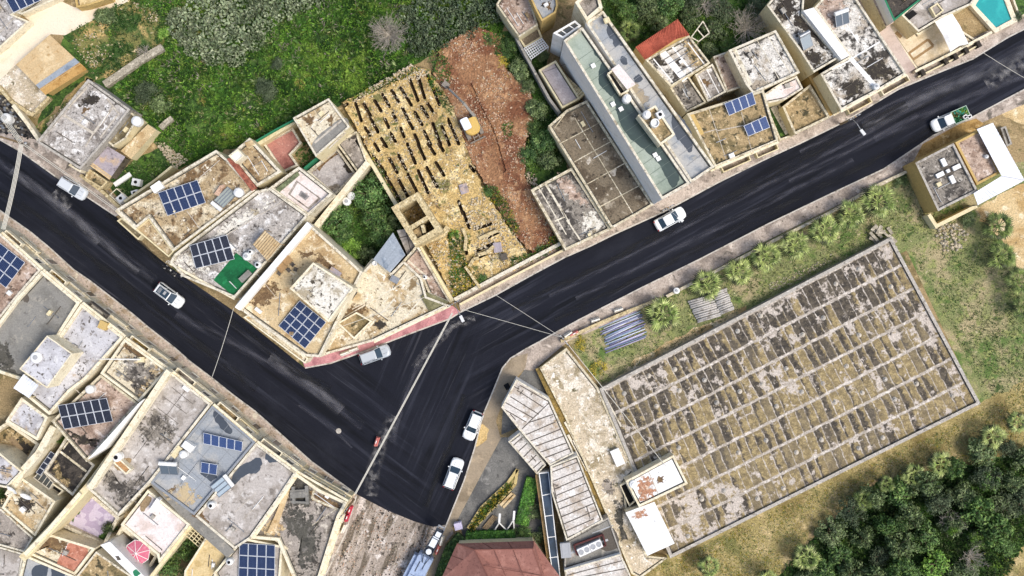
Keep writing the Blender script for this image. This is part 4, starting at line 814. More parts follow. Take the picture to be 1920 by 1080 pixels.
b = bld('stairwell_block', 'narrow brown and cream stair block at the head of the blue grey roof', 'stairwell', [(1078, 4), (1118, -30), (1130, 14), (1100, 40)], 12, r_concd, m_creamw, par=.5, pt=.4)
b = bld('terrace_railing', 'white framed glazed opening at the head of the green roof', 'skylight', [(1037, 62), (1078, 38), (1090, 48), (1056, 72)], 10.2, m_glass, m_white, par=.15, lines=[(1050, 55, 1066, 66), (1064, 46, 1080, 56)], lm=m_white)
b = bld('tiled_house', 'house with a bright red pantile roof and white terrace', 'house', [(1210, 112), (1292, 66), (1332, 118), (1258, 163)], 5.5, r_whiteblack, m_cream, par=.4, pt=.25, lines=[(1240, 95, 1285, 150, .9), (1258, 84, 1300, 138, .25), (1225, 110, 1262, 155, .15), (1290, 80, 1322, 122, .15)], lm=m_white, stains=[([(1282, 78), (1292, 74), (1322, 116), (1304, 128), (1290, 105)], r_moss), ([(1225, 108), (1242, 106), (1246, 122), (1230, 122)], m_blackst)], ptop=m_para)
mb = MB(); q = [P(*c, z) for c, z in (((1192, 88), 6.2), ((1210, 112), 5.6), ((1266, 74), 6.5), ((1270, 36), 6.8), ((1293, 66), 5.6))]
a, b_, r1, t1, e = q[0], q[1], q[2], q[3], q[4]
mb.face([a, b_, r1, t1], m_pantile); mb.face([t1, r1, e], m_pantile)
for k in range(26):
    t = k / 26; mb.tube([a.lerp(t1, t) + Vector((0, 0, .06)), b_.lerp(r1, t) + Vector((0, 0, .06))], .07, m_pantile, 5)
for k in range(1, 9):
    t = k / 9; mb.tube([t1.lerp(e, t) + Vector((0, 0, .06)), r1.lerp(e, t) + Vector((0, 0, .06))], .06, m_pantile, 5)
mb.tube([t1, r1], .12, m_pantile, 6); mb.build('pantile_roof', b)
mb = MB(); mb.prism(ccw([Vector((p.x, p.y, 5.4)) for p in (a, b_, e, t1)]), 0, m_ochre); mb.build('back_wall', b)
b = bld('flat_roof_house', 'dark mottled flat roof beside the blue grey block', 'house', [(1256, 164), (1289, 139), (1325, 192), (1287, 211)], 4.6, r_sooty, m_cream, par=.3, ptop=m_para)
b = bld('courtyard', 'white painted courtyard roof next to the dark mottled roof', 'courtyard', [(1303, 140), (1336, 119), (1362, 172), (1327, 191)], 4.2, r_greyw, m_paraw, par=.3, stains=[([(1330, 190), (1345, 182), (1358, 172), (1350, 186)], m_blackst), ([(1318, 150), (1330, 148), (1328, 160), (1320, 160)], m_brownst)], lines=[(1310, 142, 1335, 188), (1325, 130, 1350, 178)], lm=m_white)
b = bld('town_house', 'brown mossy roof house with two small blue panel arrays', 'house', [(1288, 213), (1432, 168), (1460, 264), (1341, 314)], 6.6, r_moss, m_cream, par=.45, pt=.3, lines=[(1330, 205, 1362, 300, .08), (1345, 245, 1410, 232, .12), (1390, 210, 1410, 285, .08), (1310, 252, 1345, 242, .1)], lm=m_line, ptop=m_para)
sub(b, 'wall_cap', [(1292, 215), (1300, 212), (1320, 250), (1312, 254)], 6.1, 6.5, m_ochre)
windows(b, (1341, 314), (1460, 264), 6.6, 2, 2, door=[1], **W_)
balcony(b, (1348, 313), (1400, 290), 3.4, 1.0, g_pave, m_cream); balcony(b, (1412, 286), (1452, 269), 3.4, 1.0, g_pave, m_cream)
b = bld('courtyard', 'narrow brown courtyard left of the white lichen roof', 'courtyard', [(1337, 106), (1370, 94), (1402, 160), (1363, 173)], 3.6, r_pinkc, m_para, par=.4, ptop=m_paraw)
b = bld('flat_roof_house', 'large white roof house with black lichen beside the ochre alley', 'house', [(1366, 94), (1455, 56), (1500, 136), (1412, 176), (1398, 158)], 6.4, r_whiteblack, m_creamw, par=.35, pt=.3, lines=[(1378, 94, 1408, 160, .5), (1400, 86, 1440, 160, .1), (1420, 76, 1462, 150, .1), (1440, 68, 1484, 140, .1)], lm=m_paraw, ptop=m_paraw)
b = bld('flat_roof_house', 'small cream house with a plain white roof above the mossy terrace', 'house', [(1465, 155), (1494, 142), (1506, 166), (1472, 187), (1428, 196), (1424, 182)], 5.4, r_pinkw, m_cream, par=.25, ptop=m_paraw)
b = bld('front_terrace', 'mossy brown front terrace beside the ochre alley', 'terrace', [(1467, 200), (1519, 158), (1557, 220), (1490, 252)], 3.4, r_moss, m_cream, par=.5, pt=.3, ptop=m_para)
b = bld('front_terrace', 'narrow planted front strip beside the mossy terrace', 'terrace', [(1434, 196), (1462, 194), (1488, 254), (1462, 264)], 1.6, g_meadow, m_cream, par=.5, pt=.25, lines=[(1450, 200, 1478, 250, .9)], lm=m_paraw, ptop=m_para)
b = bld('alley_house', 'low ochre building with a plain yellow roof in the alley', 'house', [(1444, 40), (1458, 34), (1537, 140), (1576, 208), (1556, 218), (1520, 150), (1502, 118)], 3.4, M('ochre_screed', '#c3a165', [('#a98649', .4, .48, .64)], grain=.12), m_ochre, par=0)
windows(b, (1556, 218), (1576, 208), 3.4, 1, 1, door=[0], **W_)
b = bld('flat_roof_house', 'black mouldy roof house with a grey solar heater', 'house', [(1438, 10), (1478, -40), (1510, -30), (1506, 28), (1574, 108), (1526, 136), (1498, 92)], 6.4, r_whiteblack, m_cream, par=.35, pt=.25, stains=[([(1480, 20), (1500, 30), (1540, 70), (1560, 90), (1550, 95), (1520, 70), (1490, 45)], m_blackst), ([(1510, 100), (1530, 95), (1545, 110), (1528, 125), (1515, 118)], m_blackst), ([(1450, 20), (1470, 0), (1490, 10), (1475, 40)], m_blackst)], ptop=m_paraw)
b = bld('party_wall_house', 'tall white walled narrow house between two lichen roofs', 'house', [(1506, 20), (1526, 14), (1592, 104), (1578, 112)], 7.2, m_white, m_white, par=0)
b = bld('town_house', 'mottled house with two lichen covered roofs along the upper road', 'house', [(1527, 14), (1570, -34), (1588, -30), (1700, 138), (1650, 168), (1577, 207), (1538, 138), (1592, 106)], 6.6, r_whiteblack, m_cream, par=.4, pt=.28, lines=[(1592, 106, 1645, 166, .6), (1560, 130, 1600, 110, .2), (1600, 108, 1650, 78, .2), (1570, 20, 1610, 80, .12)], lm=m_white, stains=[([(1530, 20), (1560, -10), (1590, 20), (1570, 50), (1550, 45)], r_pinkc), ([(1582, 160), (1610, 150), (1620, 172), (1590, 190)], m_blackst), ([(1615, 120), (1640, 105), (1680, 135), (1660, 150), (1635, 150)], m_blackst)], ptop=m_paraw)
windows(b, (1577, 207), (1700, 138), 6.6, 4, 2, door=[1, 4], **W_)
balcony(b, (1582, 205), (1625, 182), 3.3, 1.0, g_pave, m_cream); balcony(b, (1645, 170), (1695, 142), 3.3, 1.0, g_pave, m_creamw)
b = bld('driveway_strip', 'long pinkish ramp between the lichen roofs and the modern house', 'ramp', [(1588, -30), (1622, -30), (1716, 128), (1698, 140)], 1.2, M('pink_concrete', '#c9b7ab', [('#b5a195', .3, .48, .64)], grain=.08), m_pinkstone, par=0)
b = bld('modern_house', 'modern house with a black gravel roof and green edge rail', 'house', [(1640, -40), (1738, -40), (1729, -2), (1676, 40)], 7, r_blackdirt, m_white, par=.3, pt=.25, ptop=m_greenrail)
b = bld('modern_house', 'cream upper floor terrace with dark doors beside the swimming pool', 'house', [(1690, 28), (1732, -10), (1790, -30), (1840, -20), (1822, 8), (1768, 32), (1722, 60)], 4.2, r_concl, m_cream, par=.4, pt=.25, stains=[([(1742, 14), (1756, 6), (1770, 20), (1752, 30)], r_concd)], ptop=m_paraw)
mb = MB(); mb.prism(pp([(1695, 30), (1712, 18), (1720, 26), (1702, 40)], 4.0), 3.9, m_black); mb.build('dark_opening', b)
sub(b, 'roof_box', [(1744, 14), (1758, 5), (1770, 20), (1754, 32)], 3.8, 4.5, m_cream, r_concd, par=.2)
b = bld('paved_forecourt', 'beige paved forecourt with an inlaid rectangle above the road', 'forecourt', [(1662, 48), (1690, 28), (1722, 62), (1768, 34), (1836, 78), (1720, 132)], .6, M('beige_paving', '#d8c7a8', [('#c2ae8b', .4, .48, .64), ('#e5d9c0', 1, .56, .67)], grain=.1), m_creamw, par=.2, pt=.25, lines=[(1704, 100, 1740, 74, .35), (1712, 112, 1750, 86, .35), (1704, 100, 1712, 112, .35), (1740, 74, 1750, 86, .35), (1680, 60, 1690, 70, .5)], lm=M('brown_inlay', '#9c7f58', grain=.15))
b = bld('side_house_wall', 'pale rubble faced flank wall building beside the pinkish ramp', 'house', [(1622, -30), (1640, -38), (1676, 42), (1662, 52)], 4.6, r_pinkc, m_creamw, par=0)
gwall('cream front wall with square planters along the upper road', [(1716, 134), (1780, 102), (1860, 60)], .35, 1.1, m_creamw)
gwall('cream outer wall of the planters along the upper road', [(1722, 144), (1790, 110), (1832, 86)], .2, .8, m_cream)
for i, (x, y) in enumerate(((1725, 139), (1768, 118), (1786, 109), (1806, 98), (1829, 86))):
    mb = MB(); mb.box(P(x, y, .13), .5, .9, 1.1, m_blackst, rz=.5); tag(mb.build('gate_pier', org=P(x, y, .13)), ['dark gate pier nearest the lichen roofs on the upper road', 'dark gate pier second from the lichen roofs on the upper road', 'middle one of the five dark gate piers on the upper road', 'dark gate pier next but one to the swimming pool', 'dark gate pier nearest the swimming pool'][i], 'gate pier', 'dark gate piers along the upper road', 'thing')
# pool
b = thing('swimming_pool', 'turquoise swimming pool with a pale deck at the upper road', 'swimming pool', P(1866, 18, 0))
mb = MB(); out = pp([(1815, 5), (1850, -35), (1882, -30), (1908, 40), (1866, 62)], .8); inn = pp([(1829, 10), (1852, -28), (1874, -24), (1897, 36), (1868, 52)], .8)
n = len(out)
for i in range(n):
    j = (i + 1) % n; mb.face([out[i], out[j], inn[j], inn[i]], m_creamw); mb.face([out[i], out[j], Vector((out[j].x, out[j].y, 0)), Vector((out[i].x, out[i].y, 0))], m_creamw)
    mb.face([inn[i], inn[j], inn[j] - Vector((0, 0, .4)), inn[i] - Vector((0, 0, .4))], m_creamw)
mb.build('deck', b); mb = MB(); mb.face([p - Vector((0, 0, .18)) for p in inn], M('pool_water', '#1f9c9b', [('#2fb0aa', .5, .45, .65)], grain=.04, rough=.1, spec=.5)); mb.build('water', b)
b = bld('small_garden', 'small dark green garden plot in the top corner', 'garden', [(1885, -40), (1960, -40), (1960, 0), (1912, 36)], .5, g_meadow, m_creamw, par=.1)

# white sail canopy
r = thing('shade_canopy', 'large white fabric canopy beside the swimming pool', 'canopy', P(1782, 60, 0)); mb = MB(); c = [P(x, y, z) for x, y, z in ((1752, 40, 3.1), (1768, 28, 3.4), (1782, 20, 3.2), (1800, 48, 2.9), (1816, 82, 3.0), (1798, 86, 2.8), (1782, 97, 3.1), (1768, 66, 3.0))]
ctr = P(1783, 58, 3.35)
for i in range(8): mb.face([ctr, c[i], c[(i + 1) % 8]], m_whiteclean if False else r_whiteclean)
mb.build('fabric', r, smooth=True); mb = MB()
for i in (0, 2, 4, 6): mb.tube([c[i], Vector((c[i].x, c[i].y, .6))], .06, m_steel)
mb.build('pole', r)

# ---- right side
b = bld('flat_roof_house', 'low ochre house with a black lichen roof and white roof blocks beside the lawn', 'house', [(1716, 305), (1788, 268), (1834, 358), (1759, 396)], 4.4, r_sooty, m_ochre, par=.3, pt=.3, ptop=m_parag, lines=[(1764, 298, 1788, 344, 1.0), (1755, 331, 1798, 311, 1.0)], lm=m_lined)
for x, y, w, l in ((1768, 305, .6, 1.1), (1761, 328, 1.1, .6), (1776, 321, .45, .45), (1792, 314, 1.1, .6), (1784, 337, .6, 1.1)): mb = MB(); mb.box(P(x, y, 4.14), w, l, .35, m_white, rz=.46); mb.build('roof_block', b)
sub(b, 'brown_wing', [(1791, 267), (1843, 240), (1876, 324), (1832, 347)], 0, 4.2, m_ochre, r_pinkc, par=.25, pt=.3)
gwall('ochre forecourt wall below the black lichen roof', [(1742, 402), (1756, 424), (1800, 402), (1832, 386)], .5, 1.8, m_cream)
mb = MB(); q = [P(*c, z) for c, z in (((1832, 243), 4.9), ((1862, 231), 4.7), ((1921, 338), 4.5), ((1834, 384), 4.5), ((1826, 362), 4.8), ((1878, 330), 4.8))]
r = thing('sheet_roof_canopy', 'white corrugated canopy wrapping round the brown flat roof', 'canopy', P(1868, 310, 0))
mb.face([q[0], q[1], q[2], q[5]], m_corrw); mb.face([q[5], q[2], q[3], q[4]], m_corrw)
def ribs(a, b2, c, d, n):
    for k in range(n + 1): mb.bar(a.lerp(d, k / n) + Vector((0, 0, .03)), b2.lerp(c, k / n) + Vector((0, 0, .03)), .12, .06, m_corrw)
ribs(q[0], q[1], q[2], q[5], 18); ribs(q[4], q[3], q[2], q[5], 14); mb.build('corrugated_sheet', r)
for p in (q[1], q[2], q[3], q[1].lerp(q[2], .5)): mb = MB(); mb.tube([p - Vector((0, 0, .05)), Vector((p.x, p.y, 0))], .07, m_steel); mb.build('post', r)
b = bld('side_passage', 'dark water channel roof beside the white corrugated canopy', 'channel', [(1876, 240), (1886, 236), (1898, 270), (1888, 275)], .8, m_lined, m_greyw, par=.15)
# dry river wall pieces by the right road
gwall('low pavement wall beside the palm row', [(1250, 556), (1330, 515), (1450, 452), (1560, 397), (1640, 350), (1700, 322)], .4, .8, m_para)
gwall('stone pavement wall beside the blue pipe pile', [(1052, 640), (1120, 608), (1175, 585), (1240, 560)], .45, .9, m_stonew)

# ---- reservoir roof
RC = [(1124, 729), (1671, 444), (1839, 757), (1257, 1047)]; RH = 1.8
def big_roof():
    m = bpy.data.materials.new('panelled_lichen_roof'); m.use_nodes = True; nt = m.node_tree; N, L = nt.nodes, nt.links; bs = N['Principled BSDF']; bs.inputs['Roughness'].default_value = .9
    uv = N.new('ShaderNodeTexCoord').outputs['UV']; pos = N.new('ShaderNodeNewGeometry').outputs['Position']
    wn = N.new('ShaderNodeTexNoise'); wn.inputs['Scale'].default_value = .8; wn.inputs['Detail'].default_value = 5; L.new(pos, wn.inputs['Vector'])
    wa = N.new('ShaderNodeVectorMath'); wa.operation = 'MULTIPLY_ADD'; wa.inputs[1].default_value = (.35, .1, 0); L.new(wn.outputs['Color'], wa.inputs[0]); L.new(uv, wa.inputs[2])
    sp = N.new('ShaderNodeSeparateXYZ'); L.new(wa.outputs[0], sp.inputs[0])
    def math_(op, a, b=None):
        x = N.new('ShaderNodeMath'); x.operation = op
        for i, k in enumerate((a, b)):
            if k is None: continue
            if isinstance(k, (int, float)): x.inputs[i].default_value = k
            else: L.new(k, x.inputs[i])
        return x.outputs[0]
    def rng(v, lo, hi, t0=0, t1=1):
        r = N.new('ShaderNodeMapRange'); r.interpolation_type = 'SMOOTHSTEP'
        for n_, k in (('From Min', lo), ('From Max', hi), ('To Min', t0), ('To Max', t1)): r.inputs[n_].default_value = k
        L.new(v, r.inputs['Value']); return r.outputs['Result']
    u, v = sp.outputs['X'], sp.outputs['Y']
    fu, fv = math_('FRACT', u), math_('FRACT', v)
    cu, cv = math_('FLOOR', u), math_('FLOOR', v)
    cb = N.new('ShaderNodeCombineXYZ'); L.new(cu, cb.inputs[0]); L.new(cv, cb.inputs[1])
    w1 = N.new('ShaderNodeTexWhiteNoise'); L.new(cb.outputs[0], w1.inputs['Vector'])
    def noi(sc, d=9, r=.68, loc=0):
        mp = N.new('ShaderNodeMapping'); mp.inputs['Location'].default_value = (loc, loc * .7, 0); L.new(pos, mp.inputs['Vector'])
        t = N.new('ShaderNodeTexNoise'); t.inputs['Scale'].default_value = sc; t.inputs['Detail'].default_value = d; t.inputs['Roughness'].default_value = r; L.new(mp.outputs[0], t.inputs['Vector']); return t.outputs['Fac']
    def mixc(f, a, b):
        x = N.new('ShaderNodeMix'); x.data_type = 'RGBA'
        for i, k in ((0, f), (6, a), (7, b)):
            if isinstance(k, str): x.inputs[i].default_value = hexc(k, .9)
            else: L.new(k, x.inputs[i])
        return x.outputs[2]
    sv = N.new('ShaderNodeSeparateColor'); L.new(w1.outputs['Color'], sv.inputs[0])
    spos = N.new('ShaderNodeSeparateXYZ'); L.new(pos, spos.inputs[0])
    far = rng(math_('ADD', math_('MULTIPLY', spos.outputs['X'], -.35), math_('MULTIPLY', spos.outputs['Y'], 1.0)), -30, -12)
    # lichen: black near the upper side, ochre towards the lower side, both panel by panel
    drk = mixc(rng(noi(1.3), .42, .6), '#3a342c', '#5d5446')
    och = mixc(rng(noi(1.5, loc=9), .42, .62), '#80704e', '#a59266')
    sel = math_('ADD', math_('ADD', math_('MULTIPLY', math_('SUBTRACT', sv.outputs[0], .5), 1.15), math_('MULTIPLY', math_('SUBTRACT', .5, fu), 1.1)), math_('ADD', math_('MULTIPLY', math_('SUBTRACT', far, .5), .8), math_('MULTIPLY', math_('SUBTRACT', noi(.25, 4, .5, 3), .5), 2.2)))
    cell = mixc(rng(math_('ADD', sel, math_('MULTIPLY', math_('SUBTRACT', noi(1.8, loc=41), .5), 1.6)), -.34, .0), och, drk)
    cell = mixc(rng(noi(2.6, loc=5), .58, .66, 0, .7), cell, '#b3a58f')
    cell = mixc(rng(sv.outputs[2], .8, .86, 0, .45), cell, '#6b6150')
    cell = mixc(rng(noi(.9, loc=15), .52, .66, 0, .5), cell, '#5a4f3d')
    bare = math_('ADD', noi(.55, 10, .7, 21), math_('MULTIPLY', math_('SUBTRACT', sv.outputs[1], .5), .1))
    cell = mixc(rng(math_('ADD', bare, math_('MULTIPLY', math_('SUBTRACT', noi(.12, 3, .5, 61), .5), .35)), .555, .62), cell, '#c0b4a6')
    n2 = noi(2.2, 8, .7, 31)
    eu = math_('MULTIPLY', math_('ABSOLUTE', math_('SUBTRACT', fu, .5)), 2)
    ev = math_('MULTIPLY', math_('ABSOLUTE', math_('SUBTRACT', fv, .5)), 2)
    jit = math_('MULTIPLY', math_('SUBTRACT', n2, .5), .5)
    lu = math_('MULTIPLY', rng(math_('ADD', eu, jit), .84, .94, 0, .85), rng(noi(.7, 5, .6, 51), .42, .52, .25, 1)); lv = rng(math_('ADD', ev, math_('MULTIPLY', jit, .35)), .86, .93)
    col = mixc(math_('MAXIMUM', lu, lv), cell, mixc(rng(noi(1.7, loc=2), .45, .62), '#a89d8e', '#d6ccbf'))
    hs = N.new('ShaderNodeHueSaturation'); L.new(col, hs.inputs['Color']); L.new(rng(noi(5), .3, .7, .66, 1.34), hs.inputs['Value']); L.new(hs.outputs[0], bs.inputs['Base Color'])
    return m
top = [P(x, y, RH) for x, y in RC]; o = sum(top, Vector()) / 4; o.z = 0
b = thing('reservoir_building', 'huge low flat roof divided into rows of lichen covered panels', 'reservoir', o)
mb = MB(); tc = ccw(top); ins = inset(tc, .45); zr = RH - .35
mb.prism([Vector((p.x, p.y, zr)) for p in tc], 0, m_greyw, cap=False); mb.build('wall', b)
mb = MB()
for i in range(4):
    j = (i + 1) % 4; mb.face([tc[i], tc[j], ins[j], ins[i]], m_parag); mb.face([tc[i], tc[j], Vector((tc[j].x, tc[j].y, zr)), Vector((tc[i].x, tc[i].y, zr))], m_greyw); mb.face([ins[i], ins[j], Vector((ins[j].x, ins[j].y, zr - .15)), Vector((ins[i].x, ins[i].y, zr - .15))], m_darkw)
mb.build('parapet', b)
q = [P(x, y, zr) for x, y in RC]; q = [p + ((sum(q, Vector()) / 4) - p).normalized() * .5 for p in q]
mb = MB(); NU, NV = 36, 7; mb.face([q[0], q[1], q[2], q[3]], big_roof(), [(0, NV), (NU, NV), (NU, 0), (0, 0)]); mb.build('roof', b)
mb = MB()
for i in range(4):
    a, c = q[i], q[(i + 1) % 4]; mb.bar(a + Vector((0, 0, -.01)), c + Vector((0, 0, -.01)), .35, .03, m_lined)
mb.build('gutter', b)
rr = random.Random(3)
for k in range(44):
    u = (rr.randrange(1, 9) * 3 + .9) / NU; v = (k % 7 + .5 + rr.uniform(-.2, .2)) / NV; p = q[0].lerp(q[1], u).lerp(q[3].lerp(q[2], u), v)
    u = ((k // 8) * 5.8 + 2.2 + (k % 8 % 2) * 2.8 + rr.uniform(-.3, .3)) / NU; p = q[0].lerp(q[1], u).lerp(q[3].lerp(q[2], u), v)
    mb = MB(); mb.lathe(p, [(.36, 0), (.33, .1), (.2, .16), (.18, .26), (.06, .3)], m_line if k % 3 else m_parag, 9); mb.build('vent', b)
b2 = bld('gravel_roof_terrace', 'pale gravel roof terrace along the short side of the huge roof', 'terrace', [(1012, 690), (1062, 652), (1122, 727), (1190, 885), (1172, 905), (1176, 962), (1214, 1042), (1252, 1046), (1200, 1085), (1184, 1076), (1058, 780)], 1.6, g_terrace, m_stonew, par=.15, pt=.3, ptop=m_para, lines=[(1125, 735, 1192, 885, .5), (1132, 738, 1165, 800, .2), (1090, 770, 1140, 880, .12)], lm=m_paraw, stains=[([(1150, 960), (1165, 940), (1170, 985), (1180, 1020), (1168, 1010), (1160, 985)], m_dirt_and_edge), ([(1130, 905), (1150, 900), (1150, 920), (1136, 925)], r_concd)])
b2 = bld('roof_annex', 'white painted roof room with a rust patch on the terrace', 'annex', [(1173, 902), (1263, 853), (1290, 907), (1198, 951)], 4.0, r_whiteclean, m_creamw, par=.25, pt=.3, stains=[([(1194, 908), (1206, 896), (1222, 905), (1224, 930), (1205, 940), (1196, 925)], m_rustst), ([(1228, 900), (1238, 892), (1246, 900), (1236, 908)], m_brownst)], lines=[(1216, 884, 1236, 930, .12)], lm=m_line)
b2 = bld('roof_annex', 'plain white sheet roof room with one brown stain on the terrace', 'annex', [(1173, 961), (1227, 941), (1265, 1019), (1214, 1042)], 3.6, r_whiteclean, m_creamw, par=0, stains=[([(1190, 962), (1206, 958), (1212, 966), (1200, 972), (1190, 970)], m_rustst)])
b2 = bld('stair_pit', 'dark open stair pit beside the rust stained white roof', 'stair pit', [(1162, 910), (1174, 904), (1192, 940), (1180, 950)], 2.2, m_black, m_creamw, par=.5, pt=.15)
# ---- curved school building
def slat_roof(label, name, poly, h, lines, wall=m_white, roof=None):
    return bld(name, label, 'school wing', poly, h, roof or r_slat, wall, par=.12, pt=.2, lines=lines, lm=m_lined, ptop=m_paraw, lw=.13)
r_slat = M('roof_white_slab', '#d3ccc2', [('#b3a594', .4, .47, .62), ('#ece7df', .9, .54, .66), ('#5b544c', 1.0, .58, .68, {'r': .72}), ('#a98f68', .5, .6, .7, {'k': .7})], grain=.2)
def px2(L_): return [tuple((940 + a / 2.7) if i % 2 == 0 else (680 + a / 2.7) for i, a in enumerate(t)) for t in L_]
slat_roof('upper white slab roof wing of the school with slanting slabs', 'school_wing', [(968, 711), (1030, 748), (1076, 850), (1031, 873), (975, 808), (940, 764)], 4.6, px2([(105, 335, 240, 205), (80, 140, 212, 225), (46, 172, 190, 262), (18, 200, 160, 280), (4, 230, 128, 302), (60, 118, 90, 135), (45, 260, 72, 290), (135, 305, 262, 262), (125, 365, 275, 300), (140, 400, 305, 335), (155, 430, 320, 370), (180, 460, 335, 405), (205, 488, 350, 432), (95, 345, 225, 510), (250, 215, 360, 455), (95, 115, 235, 195), (110, 140, 95, 160), (160, 150, 150, 165)]))
slat_roof('narrow lower roof strip of square slabs on the school front', 'school_wing', [(953, 828), (976, 810), (1024, 872), (1007, 890)], 3.6, px2([(60, 420, 110, 375), (85, 450, 135, 405), (110, 480, 155, 435), (135, 508, 180, 465), (155, 540, 205, 495), (150, 470, 175, 500)]))
slat_roof('lower white slab roof wing of the school beside the dark walkway', 'school_wing', [(1032, 874), (1083, 854), (1131, 976), (1062, 1014), (1034, 924)], 4.6, px2([(255, 555, 395, 500), (262, 600, 410, 540), (270, 640, 420, 575), (280, 672, 440, 605), (275, 712, 455, 640), (285, 745, 470, 672), (295, 785, 485, 705), (305, 822, 500, 738), (320, 855, 470, 790), (262, 610, 280, 690), (430, 725, 450, 790), (270, 640, 300, 630), (325, 890, 490, 820), (400, 850, 408, 870), (430, 838, 436, 858), (365, 868, 372, 885)]))
slat_roof('bottom white slab roof wing of the school', 'school_wing', [(1058, 1069), (1163, 1039), (1182, 1078), (1200, 1130), (1070, 1130)], 4.6, px2([(320, 1080, 620, 1000), (330, 1100, 640, 1040)]))
b2 = bld('plant_deck', 'dark roof deck with two cooling units between the school wings', 'roof deck', [(1060, 1014), (1141, 970), (1166, 1040), (1058, 1068)], 3.8, r_conc, m_greyw, par=.2, pt=.2, lines=[(1062, 1040, 1140, 1012, .3), (1110, 1000, 1150, 985, .12)], lm=m_steel, stains=[([(1120, 1005), (1150, 990), (1160, 1025), (1130, 1032)], m_lined), ([(1070, 1030), (1090, 1025), (1088, 1040), (1070, 1044)], r_concl)])
mb = MB()
for a, c in (((1076, 1022), (1130, 1002)), ((1130, 1002), (1136, 1022)), ((1076, 1022), (1082, 1040)), ((1082, 1040), (1136, 1022))): mb.bar(P(*a, 4.1), P(*c, 4.1), .2, .5, M('dark_red_plinth', '#5c3330', grain=.1))
mb.build('plinth', b2)
for i, (x, y) in enumerate(((1094, 1029), (1116, 1019))):
    u = thing('cooling_unit', ['grey cooling unit nearer the dark walkway on the roof deck', 'grey cooling unit farther from the dark walkway on the roof deck'][i], 'air conditioner', P(x, y, 3.6), rz=.42, group='cooling units on the roof deck', local=True)
    mb = MB(); mb.box((0, 0, .1), 1.7, 1.1, 1.0, m_tank); mb.build('body', u); mb = MB()
    for k in (-.42, .42): mb.lathe((k, 0, 1.1), [(.36, 0), (.36, .06), (.3, .06), (.3, .02)], m_tankg, 16)
    mb.build('fan', u)
b2 = bld('covered_walkway', 'long dark blue roofed walkway beside the school', 'walkway', [(1010, 887), (1029, 885), (1054, 1110), (1040, 1110)], 3.4, M('dark_blue_membrane', '#2b3a48', [('#35475a', .4, .47, .62)], grain=.08, rough=.6), m_white, par=.06, pt=.12, lines=[(1017, 929, 1031, 926, .1), (1022, 968, 1036, 966, .1), (1026, 1008, 1041, 1006, .1), (1030, 1046, 1045, 1044, .1)], lm=m_white, ptop=m_white)
gwall('tan ledge wall along the dark blue walkway', [(1007, 890), (1018, 970), (1030, 1058)], .5, 2.6, M('tan_wall', '#b99866', [('#98794b', .8, .5, .64)], grain=.15))
b2 = bld('mossy_channel', 'mossy ochre gutter between the school and the gravel terrace', 'gutter', [(1004, 692), (1018, 688), (1062, 780), (1192, 1082), (1172, 1086), (1120, 945), (1050, 790)], 1.2, g_mossch, m_stonew, par=0)
for i, (a, c) in enumerate((((1059, 791), (1092, 850)), ((1065, 815), (1101, 882)), ((1074, 826), (1113, 902)))):
    mb = MB(); o = P(*a, 1.3); mb.bar(P(*a, 1.33), P(*c, 1.33), .32, .2, m_paraw); tag(mb.build('white_beam', org=o), ['white concrete beam lying nearest the upper school wing in the gutter', 'middle white concrete beam lying in the mossy gutter', 'white concrete beam reaching lowest in the mossy gutter'][i], 'beam', 'white beams lying in the mossy gutter', 'thing')
# red hipped roof house at the bottom
b = thing('hipped_roof_house', 'house with a faded red hipped roof at the bottom edge', 'house', P(950, 1070, 0)); mb = MB()
q = {k: P(x, y, z) for k, (x, y, z) in dict(a=(857, 1019, 4.2), b=(1001, 1014, 4.2), c=(1052, 1084, 4.2), d=(1052, 1180, 4.2), e=(826, 1180, 4.2), f=(826, 1088, 4.2), r1=(891, 1032, 6.6), r2=(1000, 1031, 6.6), r3=(1010, 1150, 6.6), r4=(880, 1150, 6.6)).items()}
q['r1'] = P(890, 1031, 5.9); q['r2'] = P(999, 1029, 5.9); q['m'] = P(935, 1120, 8)
mb.face([q['a'], q['b'], q['r2'], q['r1']], m_hip); mb.face([q['b'], q['c'], q['d'], q['r2']], m_hip); mb.face([q['r1'], q['r2'], q['d'], q['m']], m_hip); mb.face([q['a'], q['r1'], q['f']], m_hip); mb.face([q['r1'], q['m'], q['e'], q['f']], m_hip)
for u, v in (('a', 'r1'), ('b', 'r2'), ('r1', 'r2'), ('r1', 'm'), ('r2', 'd')): mb.bar(q[u] + Vector((0, 0, .04)), q[v] + Vector((0, 0, .04)), .14, .08, M('hip_tile', '#85564a', grain=.12))
for s in (.33, .66):
    up = Vector((0, 0, .03)); dk = M('roof_course_line', '#6b443b', grain=.1)
    mb.bar(q['r1'].lerp(q['m'], s) + up, q['r2'].lerp(q['d'], s) + up, .08, .04, dk); mb.bar(q['a'].lerp(q['f'], s) + up, q['r1'].lerp(q['f'], s) + up, .08, .04, dk)
    mb.bar(q['a'].lerp(q['b'], s) + up, q['r1'].lerp(q['r2'], s) + up, .08, .04, dk); mb.bar(q['r1'].lerp(q['r2'], s) + up, q['m'].lerp(q['d'], s) + up, .07, .04, dk)
mb.build('roof', b); mb = MB(); mb.prism(inset(ccw([Vector((q[k].x, q[k].y, 4.1)) for k in 'abcdef']), .3), 0, m_cream); mb.build('wall', b)

m_ochb = M('ochre_balcony_floor', '#a08549', [('#7d6533', .8, .48, .62)], grain=.15)
